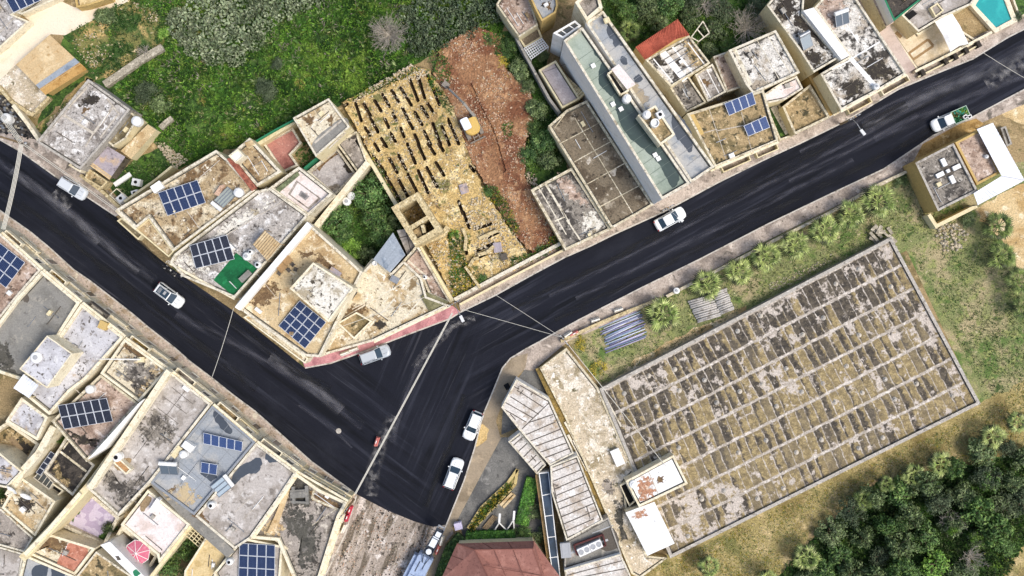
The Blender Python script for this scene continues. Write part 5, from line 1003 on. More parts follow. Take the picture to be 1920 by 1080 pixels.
# ---- lower left rows ------------------------------------------------
b = bld('town_house', 'pink grit roof house with large navy panels at the left edge', 'house', [(-60, 400), (0, 437), (77, 506), (30, 560), (-60, 668)], 7, r_pinkc, m_creamw, par=.5, pt=.3, ptop=m_paraw)
windows(b, (0, 437), (77, 506), 7, 2, 2, door=[1], **W_)
balcony(b, (8, 444), (38, 470), 5.2, 1.2, m_wood, m_creamw); balcony(b, (30, 462), (62, 490), 2.9, 1.7, m_ochb, m_creamw)
b = bld('town_house', 'plain grey concrete roof house beside the pink grit roof', 'house', [(78, 507), (150, 567), (104, 640), (45, 715), (-30, 690), (-30, 640), (30, 560)], 7.2, r_conc, m_creamw, par=.6, pt=.4, stains=[([(42, 553), (50, 552), (56, 562), (50, 567), (44, 563)], m_lined), ([(85, 520), (92, 522), (92, 528), (86, 526)], m_lined), ([(-5, 645), (12, 642), (18, 655), (26, 680), (20, 700), (5, 690), (-5, 670)], m_dirt_and_edge)], ptop=m_creamw)
windows(b, (78, 507), (150, 567), 7.2, 2, 2, door=[1], **W_)
balcony(b, (92, 519), (120, 542), 5.2, 1.3, m_ochb, m_creamw); balcony(b, (120, 542), (148, 565), 3.0, 1.6, g_pave, m_paraw)
b = bld('town_house', 'white and lilac painted roof house with an upper room', 'house', [(152, 569), (232, 632), (160, 712), (130, 735), (92, 778), (48, 742), (104, 640)], 7.2, r_lilac, m_creamw, par=.55, pt=.35, ptop=m_creamw)
windows(b, (152, 569), (232, 632), 7.2, 2, 2, door=[2], **W_)
balcony(b, (164, 579), (196, 604), 5.2, 1.3, r_white, m_lined); balcony(b, (198, 606), (228, 629), 3.0, 1.7, r_olive, m_creamw)
sub(b, 'upper_room', [(88, 629), (136, 663), (88, 728), (36, 692)], 6.6, 10, m_creamw, r_lilac, par=.06, pt=.15)
sub(b, 'chimney_box', [(188, 600), (202, 606), (196, 620), (182, 614)], 6.6, 7.6, m_ochre)
mb = MB(); q = [P(x, y, 8.4) for x, y in ((45, 702), (72, 722), (54, 746), (26, 728))]; mb.face(q, m_corrw)
for k in range(8): mb.bar(q[0].lerp(q[1], k / 7) + Vector((0, 0, .03)), q[3].lerp(q[2], k / 7) + Vector((0, 0, .03)), .1, .06, m_corrw)
for p in q: mb.bar(p, Vector((p.x, p.y, 6.6)), .1, .1, m_cream)
mb.build('sheet_canopy', b)
b = bld('roof_terrace', 'lilac painted lower terrace left of the twelve panel roof', 'terrace', [(40, 745), (90, 782), (70, 826), (10, 790)], 5.6, r_lilac, m_creamw, par=.3, pt=.35, ptop=m_creamw)
b = bld('sunken_courtyard', 'dark brown sunken courtyard with stone sides at the left edge', 'courtyard', [(-30, 820), (14, 790), (74, 832), (42, 884), (-10, 850)], 3, r_moss, m_creamw, par=1.6, pt=.4, ptop=m_creamw, stains=[([(30, 830), (45, 825), (62, 840), (45, 862), (28, 850)], m_blackst)], lines=[(20, 822, 40, 845, .8)], lm=m_wood)
b = bld('town_house', 'white speckled roof house at the left edge below the sunken courtyard', 'house', [(-40, 840), (-2, 848), (42, 884), (12, 915), (-40, 905)], 6, r_lilac, m_creamw, par=.3, ptop=m_creamw)
b = bld('town_house', 'white sided street house with one big black lichen patch and low ledges', 'house', [(233, 635), (314, 694), (260, 754), (188, 700)], 7, r_beigew, m_creamw, par=.5, pt=.3, stains=[([(230, 680), (245, 672), (262, 680), (285, 690), (290, 705), (272, 725), (262, 740), (250, 728), (235, 710), (228, 696)], r_sooty), ([(235, 648), (250, 645), (272, 665), (265, 672), (245, 662)], m_brownst)], lines=[(215, 665, 240, 690, .2)], lm=m_paraw, ptop=m_creamw)
windows(b, (233, 635), (314, 694), 7, 2, 2, door=[1], **W_)
balcony(b, (242, 642), (276, 667), 5.0, 1.3, m_ochb, m_creamw); balcony(b, (272, 664), (308, 690), 2.9, 1.6, r_olive, m_creamw)
b = bld('town_house', 'brown roofed house carrying twelve black panels', 'house', [(188, 702), (259, 756), (162, 866), (96, 790)], 6.6, r_pinkc, m_creamw, par=.45, pt=.3, stains=[([(130, 810), (150, 818), (160, 812), (172, 826), (188, 822), (180, 842), (165, 836), (148, 830)], m_blackst), ([(104, 782), (114, 780), (112, 788)], m_blackst)], lines=[(140, 728, 160, 748, .1)], lm=m_line, ptop=m_para)
sub(b, 'party_wall', [(260, 756), (270, 748), (196, 842), (164, 862)], 6, 8.6, m_white)
b = bld('courtyard', 'black stained courtyard roof below the twelve panel roof', 'courtyard', [(128, 812), (168, 864), (178, 872), (136, 930), (82, 885)], 4.2, r_blackdirt, m_cream, par=.4, pt=.3, lines=[(112, 846, 162, 884, .3), (118, 842, 130, 826, .2)], lm=m_para, stains=[([(95, 880), (108, 866), (112, 885), (130, 905), (125, 915), (110, 900)], r_moss)], ptop=m_paraw)
gwall('thick white curving wall beside the black stained courtyard', [(100, 800), (72, 850), (40, 885), (14, 930)], .9, 5.5, m_creamw)
b = bld('glass_lean_to', 'small lean-to with dark glass panes beside the black stained courtyard', 'lean-to', [(78, 880), (100, 905), (92, 918), (62, 896)], 3.2, m_glass, m_frame, par=.08, pt=.08, lines=[(74, 882, 66, 894, .08), (81, 888, 72, 900, .08), (88, 894, 79, 907, .08), (95, 900, 86, 912, .08)], lm=m_frame)
b = bld('stair_pit', 'cream framed stair pit beside the glass lean-to', 'stair pit', [(92, 902), (102, 908), (120, 920), (100, 938), (78, 922)], 3, m_black, m_creamw, par=.8, pt=.2)
b = bld('flat_roof_house', 'beige flat roof house with two round dishes', 'house', [(24, 914), (40, 895), (104, 940), (98, 950), (66, 1006), (3, 952)], 5, r_beigew, m_creamw, par=.35, pt=.3, stains=[([(5, 955), (20, 935), (40, 955), (70, 985), (62, 1000), (30, 975)], r_beige), ([(32, 940), (50, 935), (62, 948), (52, 958), (40, 952)], m_blackst)], lines=[(40, 905, 92, 965, .1)], lm=m_line, ptop=m_creamw)
b = bld('flat_roof_house', 'dark grey roof corner left of the beige dish roof', 'house', [(-40, 960), (2, 954), (62, 1008), (46, 1036), (-40, 1012)], 4.6, r_concd, m_creamw, par=.25, ptop=m_paraw)
b = bld('flat_roof_house', 'pale grit roof in the bottom left corner', 'house', [(-40, 1014), (44, 1038), (30, 1130), (-40, 1130)], 4.6, r_concl, m_creamw, par=.25, ptop=m_paraw)
b = bld('town_house', 'long white tiled roof house with a patch of black lichen', 'house', [(318, 696), (396, 758), (282, 904), (222, 968), (162, 914), (164, 908), (228, 822)], 7.2, r_concl, m_creamw, par=.5, pt=.3, lines=[(335, 712, 372, 745, .06), (322, 726, 362, 758, .06), (308, 745, 350, 776, .06), (296, 765, 335, 795, .06), (280, 785, 322, 815, .06), (352, 726, 250, 860, .06)], lm=m_lined,
        stains=[([(262, 800), (285, 770), (310, 782), (330, 800), (318, 822), (300, 838), (280, 830)], r_sooty), ([(188, 885), (205, 880), (220, 905), (250, 895), (272, 905), (262, 925), (240, 940), (232, 955), (215, 930), (200, 912)], r_sooty), ([(215, 870), (232, 860), (246, 862), (236, 880), (222, 882)], m_wood)], ptop=m_paraw)
windows(b, (318, 696), (396, 758), 7.2, 2, 2, door=[2], **W_)
balcony(b, (326, 703), (360, 730), 5.4, 1.4, r_concd, m_creamw); balcony(b, (360, 730), (392, 755), 3.0, 1.4, m_ochb, m_creamw)
sub(b, 'party_wall', [(164, 912), (312, 692), (320, 698), (172, 918)], 6.6, 8.2, m_creamw)
sub(b, 'tank_plinth', [(212, 868), (222, 858), (246, 880), (236, 890)], 6.6, 7.8, m_creamw, M('rusty_slab', '#b58a5c', grain=.2), par=.15)
b = bld('town_house', 'blue grey membrane roof house with a row of five panels', 'house', [(398, 760), (479, 829), (364, 966), (282, 905)], 7, r_bgrey, m_creamw, par=.4, pt=.3, lines=[(410, 775, 300, 905, .05), (432, 792, 320, 930, .05), (455, 812, 342, 948, .05), (350, 830, 420, 890, .05), (330, 860, 400, 920, .05), (370, 800, 440, 860, .05)], lm=M('seam_blue_grey', '#85898d', grain=.1),
        stains=[([(400, 772), (410, 776), (428, 796), (436, 808), (428, 814), (412, 800), (402, 786)], r_bgrey_wet_and_blotch), ([(376, 886), (406, 892), (398, 902), (388, 898)], r_bgrey_wet_and_blotch), ([(310, 920), (332, 912), (330, 922), (316, 928)], m_brownst), ([(344, 930), (350, 926), (356, 938), (348, 942)], m_brownst), ([(312, 930), (340, 910), (370, 930), (352, 948), (336, 944)], M('tan_dry_silt', '#c1ad88', [('#a8a39a', .6, .48, .6)], grain=.1))], ptop=M('blue_grey_cap', '#8e9296', grain=.12))  # the second patch is a dark glossy blotch below the panel pair
windows(b, (398, 760), (479, 829), 7, 2, 2, door=[1], **W_)
balcony(b, (404, 766), (440, 796), 5.4, 1.4, r_moss, m_creamw); balcony(b, (442, 798), (474, 825), 3.0, 1.5, m_ochb, m_cream)
sub(b, 'lower_slab', [(282, 908), (290, 900), (378, 972), (440, 1034), (426, 1046), (356, 984)], 0, 6.2, m_greyw, r_conc)
b = bld('town_house', 'light grey roof house with black rainwater stains', 'house', [(480, 830), (556, 886), (520, 940), (470, 1010), (440, 1030), (366, 968)], 7, r_concl, m_creamw, par=.35, pt=.3, stains=[([(434, 900), (440, 880), (455, 870), (470, 866), (480, 858), (490, 862), (490, 876), (478, 888), (462, 890), (450, 898), (440, 910)], r_bgrey_wet_and_blotch), ([(500, 850), (516, 850), (524, 864), (512, 868), (498, 862)], r_bgrey_wet_and_blotch), ([(366, 962), (378, 960), (388, 975), (386, 985), (372, 972)], m_brownst)], lines=[(440, 960, 480, 925, .06), (455, 975, 490, 940, .06)], lm=m_line, ptop=m_paraw)
windows(b, (480, 830), (556, 886), 7, 2, 2, door=[0, 3], **W_)
balcony(b, (486, 835), (522, 862), 5.4, 1.4, r_conc, m_creamw); balcony(b, (524, 863), (554, 885), 3.0, 1.3, g_pave, m_creamw)
b = bld('corner_house', 'dirty concrete roof corner house above the milled street', 'house', [(556, 887), (600, 918), (651, 942), (636, 970), (598, 1090), (560, 1110), (520, 1014), (470, 1010), (520, 940)], 6.4, r_concd, m_cream, par=.55, pt=.4, lines=[(585, 985, 630, 955, .08), (500, 1000, 540, 1030, .3), (590, 915, 585, 935, .3), (586, 935, 640, 958, .3)], lm=m_para, stains=[([(540, 960), (560, 945), (570, 960), (590, 985), (596, 1030), (580, 1070), (560, 1060), (562, 1020), (545, 985)], m_dirt_and_edge), ([(530, 975), (548, 962), (560, 990), (548, 1000)], m_dirt_and_edge), ([(552, 900), (575, 895), (585, 920), (580, 950), (556, 950), (546, 925)], m_dirt_and_edge), ([(494, 985), (512, 975), (530, 990), (520, 1005), (500, 1005)], r_beige), ([(592, 925), (640, 948), (634, 956), (590, 938)], m_brownst)], ptop=m_creamw)
windows(b, (556, 887), (651, 942), 6.4, 3, 2, door=[1, 4], **W_); windows(b, (636, 970), (598, 1090), 6.4, 3, 2, door=[2], **W_)
balcony(b, (566, 894), (640, 936), 3.4, 1.0, m_tan, m_cream)
sub(b, 'lean_to', [(500, 1000), (515, 968), (534, 920), (545, 912), (540, 930), (520, 985)], 5.8, 6.3, m_tan)
b = bld('flat_roof_house', 'cream edged roof with navy panels at the bottom edge', 'house', [(432, 1036), (455, 1008), (530, 1024), (522, 1130), (430, 1130), (400, 1075)], 6, r_concl, m_creamw, par=.45, pt=.3, ptop=m_creamw)
b = bld('courtyard', 'lilac checkered courtyard bordered by plants', 'courtyard', [(160, 916), (224, 970), (195, 1028), (178, 1016), (104, 982)], 2, M('lilac_checker_tile', '#cbbfd0', [('#b3a4bb', 1.1, .49, .54, {'d': 0}), ('#ddd5df', .5, .56, .68)], grain=.08), m_creamw, par=.8, pt=.45, ptop=m_paraw, stains=[([(112, 984), (140, 955), (162, 925), (168, 930), (150, 960), (124, 985)], g_meadow), ([(180, 1015), (215, 975), (220, 985), (196, 1025)], g_meadow), ([(104, 990), (140, 996), (180, 1012), (178, 1018), (130, 1004)], m_brownst)])
gwall('thick cream wall running between the beige dish roof and lilac courtyard', [(228, 826), (165, 912), (100, 985), (40, 1048)], .9, 6.5, m_cream)
gwall('long cream party wall in the bottom left rows', [(150, 925), (92, 992), (46, 1040)], .5, 7, m_creamw)
b = bld('flat_roof_house', 'brown stained roof with a salmon tile patch at the bottom', 'house', [(82, 998), (178, 1028), (140, 1078), (48, 1036)], 5, r_beigew, m_creamw, par=.3, pt=.3, stains=[([(76, 1008), (90, 1002), (128, 1016), (118, 1036), (102, 1030), (92, 1036), (84, 1026), (68, 1028)], m_brownst), ([(132, 1018), (166, 1034), (138, 1074), (108, 1058)], M('salmon_tile', '#c0826a', [('#a96c55', .8, .48, .6), ('#d39d86', 1.4, .56, .66)], grain=.15))], ptop=m_creamw)
b = bld('flat_roof_house', 'blue grey roof with dark rainwater in the bottom left rows', 'house', [(46, 1040), (140, 1080), (130, 1130), (24, 1130)], 5, r_bgrey, m_creamw, par=.3, pt=.3, stains=[([(62, 1064), (80, 1058), (90, 1066), (84, 1085), (60, 1080)], r_bgrey_wet_and_blotch), ([(98, 1066), (120, 1072), (116, 1090), (98, 1085)], r_bgrey_wet_and_blotch)], ptop=m_creamw)
b = bld('flat_roof_house', 'mossy beige roof at the bottom beside the white triangular roof', 'house', [(180, 1034), (262, 1090), (250, 1130), (145, 1130), (142, 1082)], 4.6, r_moss, m_creamw, par=.25, ptop=m_paraw)
b = bld('town_house', 'pale pink roof house with an open stair in one corner', 'house', [(277, 918), (356, 983), (298, 1056), (294, 1040), (226, 984)], 6.6, r_pinkw, m_creamw, par=.3, pt=.3, stains=[([(262, 950), (276, 930), (284, 938), (268, 960)], m_wood)], ptop=m_creamw)
sub(b, 'stair_wall', [(278, 958), (294, 934), (299, 938), (284, 962)], 6.3, 7.4, m_white)
b = bld('courtyard', 'brown decked courtyard with a pink parasol', 'courtyard', [(228, 986), (296, 1042), (272, 1082), (208, 1018)], 3, M('brown_deck', '#7a6b55', [('#655743', .6, .48, .62)], grain=.12), m_creamw, par=1.2, pt=.4, ptop=m_creamw)
b = bld('flat_roof_house', 'white triangular roof beside the brown decked courtyard', 'house', [(188, 1022), (206, 1016), (230, 1040), (282, 1092), (254, 1086)], 6.2, r_whiteclean, m_white, par=.06, pt=.1, stains=[([(216, 1042), (222, 1042), (226, 1050), (220, 1050)], m_lined), ([(248, 1072), (258, 1068), (264, 1076), (254, 1080)], m_greenrail)])
b = bld('flat_roof_house', 'plain yellow tiled roof at the bottom beside the leafy tree', 'house', [(388, 1004), (430, 1040), (396, 1092), (380, 1130), (340, 1130), (346, 1070)], 5, r_yellow, m_cream, par=.2, pt=.25, ptop=m_creamw)
gwall('cream boundary wall beside the leafy tree at the bottom', [(358, 986), (320, 1035), (276, 1090)], .45, 5.4, m_cream)
# ================================================================== things on the roofs
def solar(label, quad, nx, ny, z, mat, lift=(0, 0, 0, 0), group=None, g=.02):
    """panels fixed on one rack; quad = photo pixels of the four corners, z roof level, lift = extra height per corner"""
    q = [P(x, y, z + .45 + l) for (x, y), l in zip(quad, lift)]; o = sum(q, Vector()) / 4; o.z = z
    r = thing('solar_array', label, 'solar panels', o, group=group)
    bl = lambda u, v: q[0].lerp(q[1], u).lerp(q[3].lerp(q[2], u), v)
    W = (q[1] - q[0]).length; Hh = (q[3] - q[0]).length; gu, gv = g / W, g / Hh; fu, fv = .04 / W, .04 / Hh
    for j in range(ny):
        for i in range(nx):
            u0, u1, v0, v1 = i / nx + gu, (i + 1) / nx - gu, j / ny + gv, (j + 1) / ny - gv; mb = MB(); dz = Vector((0, 0, .04))
            A = [bl(u0, v0), bl(u1, v0), bl(u1, v1), bl(u0, v1)]; B = [bl(u0 + fu, v0 + fv), bl(u1 - fu, v0 + fv), bl(u1 - fu, v1 - fv), bl(u0 + fu, v1 - fv)]
            for k in range(4): l = (k + 1) % 4; mb.face([A[k], A[l], B[l], B[k]], m_pvframe); mb.face([A[k] - dz, A[l] - dz, A[l], A[k]], m_pvframe)
            mb.face([p - dz for p in A][::-1], m_dark)
            cu, cv = (6, 10) if (W / nx) < (Hh / ny) else (10, 6)
            mb.face([p - Vector((0, 0, .004)) for p in B], mat, [(0, 0), (cu, 0), (cu, cv), (0, cv)]); mb.build('panel', r)
    mb = MB()
    for u in [k / max(2, nx // 2) for k in range(max(2, nx // 2) + 1)]:
        u = min(max(u, .03), .97); a, c = bl(u, .04) - Vector((0, 0, .09)), bl(u, .96) - Vector((0, 0, .09)); mb.bar(a, c, .06, .06, m_steel)
        for p in (a, c): mb.bar(p, Vector((p.x, p.y, z)), .06, .06, m_steel)
    mb.build('rack', r); return r
solar('ten blue panels on the gritty brown roof', [(296, 361), (370, 337), (386, 380), (314, 405)], 5, 2, 6.5, pv_navy, (.5, .5, 0, 0))
solar('ten black panels beside the green turf', [(355, 460), (425, 440), (440, 486), (367, 504)], 5, 2, 6.5, pv_black, (.5, .5, 0, 0))
solar('sixteen navy panels below the speckled upper room', [(562, 563), (612, 604), (572, 654), (522, 611)], 4, 4, 7.0, pv_navy, (.1, .1, 0, 0))
solar('large navy array cut by the left edge', [(-30, 432), (47, 492), (11, 540), (-64, 480)], 5, 3, 6.5, pv_navy, (.1, .1, 0, 0))
solar('twelve black panels in two long rows on the brown roof', [(108, 760), (200, 746), (212, 790), (120, 805)], 6, 2, 6.15, pv_black, (.55, .55, 0, 0))
solar('single row of five blue panels on the blue grey roof', [(381, 811), (455, 828), (454, 847), (381, 832)], 5, 1, 6.6, pv_blue, (.5, .5, 0, 0))
solar('pair of blue panels on the blue grey roof', [(377, 866), (408, 871), (406, 891), (376, 886)], 2, 1, 6.6, pv_blue, (.4, .4, 0, 0))
solar('navy array of many panels at the bottom edge', [(449, 1018), (516, 1022), (515, 1114), (446, 1110)], 4, 4, 5.6, pv_navy, (.2, .2, 0, 0))
solar('row of four blue panels higher on the mossy brown roof', [(1358, 194), (1411, 172), (1418, 195), (1367, 217)], 4, 1, 6.15, pv_blue, (.4, .4, 0, 0))
solar('row of three blue panels lower on the mossy brown roof', [(1394, 236), (1436, 217), (1444, 239), (1403, 256)], 3, 1, 6.15, pv_blue, (.4, .4, 0, 0))
solar('dark navy panels in the top corner by the cream lane', [(11, 0), (66, -26), (78, 0), (25, 24)], 4, 1, 4.2, pv_navy, (.3, .3, 0, 0))
solar('small string of dark panes beside the sunken courtyard', [(95, 846), (104, 852), (76, 892), (67, 886)], 1, 4, 3.5, pv_black, (.1, .1, 0, 0))

def tank(label, x, y, z, rpx, h=1.1, kind='lid', group='round water tanks on the roofs'):
    r = rpx * S * (1 - z / HC); t = thing('water_tank', label, 'water tank', P(x, y, z), local=True, group=group)
    mb = MB()
    if kind == 'open': mb.lathe((0, 0, 0), [(r, 0), (r, h), (r * .78, h), (r * .78, h - .3)], m_tank, 22); mb.build('body', t, smooth=False); mb = MB(); mb.lathe((0, 0, h - .35), [(r * .77, 0), (r * .77, .04)], m_black, 20); mb.build('opening', t); return
    mb.lathe((0, 0, 0), [(r, 0), (r, h * .3), (r * .97, h * .34), (r, h * .38), (r, h * .8), (r * .86, h * .95), (r * .5, h * 1.04), (.02, h * 1.06)], m_tank, 24); mb.build('body', t, smooth=True)
    mb = MB(); mb.lathe((0, 0, h * 1.04), [(r * .42, 0), (r * .42, .1), (r * .36, .13)], m_tank if kind == 'lid' else (m_tankg if kind == 'grey' else m_black), 16); mb.build('lid', t)
tank('round white tank beside the white framed skylight', 450, 362, 6.5, 9)
tank('round cream tank on the olive brown wing', 260, 229, 3.9, 9.5)
tank('blue grey tank next to the green turf', 466, 481, 6.5, 8, kind='grey')
tank('small dark lidded tank above the green turf', 474, 473, 6.5, 5, 1.3, kind='dark')
tank('dark lidded tank below the slatted pergola', 487, 497, 6.5, 6.5, 1.2, kind='dark')
tank('white lidded drum higher in the walled garden', 660, 368, 1.5, 7.5, .9)
tank('pinkish round table drum lower in the walled garden', 651, 378, 1.5, 8, .6, kind='grey')
tank('white tank standing in the rainwater on the green roof', 1174, 187, 11.0, 8.5)
tank('white tank with a dark slot on the raised platform', 1211, 217, 13.1, 8)
tank('open topped tank on the raised platform', 1226, 233, 13.1, 8, kind='open')
tank('round grey tank on the lilac upper room', 69, 670, 9.9, 10.5, .35, kind='grey')
tank('white tank beside the twelve black panels', 173, 729, 6.15, 8)
tank('white tank with dark lid above the rusty slab', 224, 855, 7.0, 9, kind='dark')
tank('white tank between two boxes on the blue grey roof', 347, 850, 6.6, 7.5)
tank('white tank with dark lid on the light grey roof', 400, 945, 6.65, 7, kind='dark')
tank('white tank with dark lid beside the bottom navy array', 434, 1050, 5.6, 6.5, kind='dark')
tank('white tank at the corner of the rusty stained roof room', 1187, 907, 3.75, 8, .5)
tank('small grey ringed tank at the corner of the blue grey shed', 704, 494, 4.7, 4.5, .9, kind='open')
tank('dark ringed drum on the pink and cream terrace', 797, 520, 3.8, 4.5, .8, kind='dark')
tank('pale round tank by the top lichen roof edge', 1640, 164, 6.2, 6, .8, kind='grey')
tank('small round white vent drum on the brown wing right of the roof blocks', 1848, 294, 3.95, 4, .5)
tank('beige and grey tank in the dark yard at the left edge', 19, 224, .02, 9.5, 1.4, kind='grey')
tank('yellow topped drum on the stone wall by the palms', 1268, 545, .9, 6, .4, kind='grey')

def box_tank(label, x, y, z, l, w, h, rz, mat=None):
    t = thing('water_tank', label, 'water tank', P(x, y, z), rz, None, True); mb = MB(); m = mat or m_tank
    mb.box((0, 0, 0), l, w, h * .9, m); mb.box((0, 0, h * .9), l * .88, w * .88, h * .1, m)
    for k in (-.3, 0, .3): mb.box((k * l, 0, 0), .05, w + .04, h * .93, m)
    mb.build('body', t); mb = MB(); mb.lathe((0, 0, h), [(.22, 0), (.22, .1), (.1, .12)], m_dark, 14); mb.build('lid', t)
box_tank('white square tank farthest from the road in the weedy garden', 260, 343, .01, 1.2, 1.0, 1.1, -.2)
box_tank('white square tank in the middle of the weedy garden', 257, 363, .01, 1.0, .8, .9, .3)
box_tank('white square tank nearest the road in the weedy garden', 232, 373, .01, 1.2, 1.0, 1.1, .7)
box_tank('white square tank on the raised platform', 1236, 217, 13.1, .9, .9, .9, .5)

def heater(label, x, y, z, rz, w=1.9, l=1.5, mat=None, panes=2, tankm=None):
    """solar water heater: storage tank at the back (+y), sloping glazed collector in front"""
    t = thing('solar_heater', label, 'solar heater', P(x, y, z), rz, None, True)
    mb = MB(); mb.tube([(-w / 2, l * .45, 1.25), (w / 2, l * .45, 1.25)], .28, tankm or m_tank, 16); mb.build('tank', t)
    for i in range(panes):
        a, c = -w / 2 + i * w / panes + .03, -w / 2 + (i + 1) * w / panes - .03; mb = MB(); m2 = MB()
        p = [Vector((a, l * .3, 1.1)), Vector((c, l * .3, 1.1)), Vector((c, -l * .6, .25)), Vector((a, -l * .6, .25))]
        for u, v in zip(p, p[1:] + p[:1]): mb.bar(u, v, .07, .1, m_steel)
        o = mb.build('collector', t); m2.face([k + Vector((0, 0, .01)) for k in p], mat or M('collector_glass', '#59636b', grain=.05, rough=.15, spec=.6)); m2.build('glass', o, org=Vector())
    mb = MB()
    for xx in (-w / 2 + .08, w / 2 - .08):
        mb.bar((xx, l * .45, 0), (xx, l * .45, 1.1), .05, .05, m_steel); mb.bar((xx, -l * .6, 0), (xx, -l * .6, .25), .05, .05, m_steel); mb.bar((xx, l * .45, .05), (xx, -l * .6, .05), .05, .05, m_steel)
    mb.build('stand', t)
heater('grey solar heater beside the round tank on the blue grey roof', 320, 876, 6.6, -.06, 2.3, 1.5)
heater('pale framed solar heater on the edge of the light grey roof', 421, 908, 6.65, -.9, 1.9, 2.6, M('pale_collector_glass', '#b9c6cc', grain=.05, rough=.15, spec=.6), 3)
heater('white framed solar heater on the gritty brown roof', 422, 375, 6.5, -.68 + 3.14, 1.6, 2.7, M('pale_collector_glass2', '#9ea59c', grain=.05, rough=.2, spec=.6), 4)
heater('grey solar heater among the black mould', 1508, 78, 6.05, .5, 1.5, 1.7, M('grey_collector_glass', '#8f999d', grain=.05, rough=.2, spec=.6), 1, m_steel)
heater('solar heater with two dark panes on the pink lichen roof', 1575, 36, 6.2, .35, 1.9, 1.5)

def dish(label, x, y, z, rz, r=.8):
    t = thing('satellite_dish', label, 'satellite dish', P(x, y, z), rz, None, True); mb = MB(); vs, fs, n = [], [], 18; up = Vector((0, .75, .66)).normalized(); sx = Vector((1, 0, 0)); sy = up.cross(sx)
    for k, rr in enumerate((.02, .35, .7, 1)):
        for i in range(n): a = 6.2832 * i / n; vs.append(Vector((0, 0, 1.1)) + (sx * math.cos(a) + sy * math.sin(a)) * r * rr + up * (.28 * rr * rr - .28) * r)
    for k in range(3):
        for i in range(n): fs.append([k * n + i, k * n + (i + 1) % n, (k + 1) * n + (i + 1) % n, (k + 1) * n + i])
    mb.mesh(vs, fs, m_tank); mb.build('reflector', t, smooth=True); mb = MB(); mb.tube([(0, -.1, 0), (0, -.1, .9)], .05, m_steel); mb.build('mast', t)
    mb = MB(); mb.tube([Vector((0, 0, 1.1)) + sy * r, Vector((0, 0, 1.1)) + up * .7], .025, m_steel); mb.box(Vector((0, 0, 1.1)) + up * .7, .1, .1, .14, m_dark); mb.build('feed_arm', t)
dish('white satellite dish on the edge wall of the beige roof', 30, 916, 4.9, 2.6); dish('white satellite dish standing over the dark stain of the beige roof', 56, 928, 4.65, 2.9)

def crate(name, label, cat, x, y, z, l, w, h, rz, mat, top=None, group=None):
    t = thing(name, label, cat, P(x, y, z), rz, group, True); mb = MB(); mb.box((0, 0, 0), l, w, h, mat); mb.build('body', t); mb = MB(); mb.box((0, 0, h), l * 1.06, w * 1.06, .07, top or mat)
    for k in (-.35, .35): mb.box((k * l, 0, h + .07), .06, w * .9, .04, top or mat)
    mb.build('lid', t)
W0 = m_white
crate('equipment_box', 'white equipment box beside the ten blue panels', 'equipment box', 299, 352, 6.5, 1.4, 1.0, .9, .6, W0)
crate('equipment_box', 'white cabinet next to the tank on the blue grey roof', 'equipment box', 357, 835, 6.6, 1.4, .9, 1.0, -.6, W0)
crate('equipment_box', 'pale water trough under the tank on the blue grey roof', 'equipment box', 334, 846, 6.6, 1.6, .7, .6, .9, m_wood, m_cream)
crate('equipment_box', 'small white cabinet at the front edge of the tiled roof house', 'equipment box', 351, 728, 6.7, .9, .45, .5, -.65, W0)
crate('equipment_box', 'long white box on the front terrace wall of the corner house', 'equipment box', 486, 582, 7.0, .9, .4, .5, -.7, W0)
crate('equipment_box', 'white fridge shaped unit on the gravel roof terrace', 'equipment box', 1157, 856, 1.46, 1.2, 2.2, .7, .42, W0)
crate('equipment_box', 'bright blue box at the corner of the white roof room', 'equipment box', 1190, 890, 1.46, 1.0, .5, 1.0, .4, M('blue_plastic', '#3a7fb4', grain=.08))
crate('equipment_box', 'long grey unit near the upper room of the corner house', 'equipment box', 629, 512, 7.0, 1.5, 1.0, .7, -.6, m_corr)
crate('equipment_box', 'grey unit on the speckled terrace house beside the blue grey shed', 'equipment box', 741, 524, 4.7, 1.1, .8, .6, -.5, m_steel)
crate('equipment_box', 'grey sofa box on the edge of the green turf', 'equipment box', 462, 518, 6.5, 1.7, .7, .6, .75, m_conc if 'm_conc' in globals() else r_conc)
crate('equipment_box', 'white slab box lying on the weeds by the garden tanks', 'equipment box', 232, 337, .01, 2.6, .6, .4, .6, W0)
crate('equipment_box', 'white chest lying at the foot of the red soil', 'equipment box', 982, 483, .2, .8, 1.7, .5, .3, W0)
crate('equipment_box', 'small blue crate under the garden tree', 'equipment box', 982, 293, .01, .6, .5, .6, .2, M('blue_plastic', '#3a7fb4'))
crate('equipment_box', 'lilac electrical cabinet at the driveway edge', 'equipment box', 860, 983, .13, 1.0, .9, 1.2, .25, M('lilac_metal', '#cfc6dc', grain=.05))
crate('equipment_box', 'small dark hatch box on the driveway kerb', 'equipment box', 951, 724, .03, .7, .8, .4, .5, m_white, m_dark)
crate('equipment_box', 'cream box on the shelf by the sunken stair pit', 'equipment box', 1137, 40, 11.2, .7, .6, .6, .4, m_cream)
crate('equipment_box', 'white drum box on the school gutter edge', 'equipment box', 1060, 1029, 3.7, 1.3, 1.9, .8, .1, m_tankg)
crate('pallet', 'grey timber pallet leaning in the upper dug garden', 'pallet', 870, 354, 1.15, 1.1, 1.3, .12, .3, m_corr)
crate('pallet', 'grey slatted pallet in the lower terraces', 'pallet', 933, 464, 1.15, 1.1, 1.3, .12, .15, m_corr)
crate('stove_box', 'dark square box beside the grey pallet in the lower terraces', 'box', 945, 482, 1.1, .9, .9, .7, .3, m_lined)
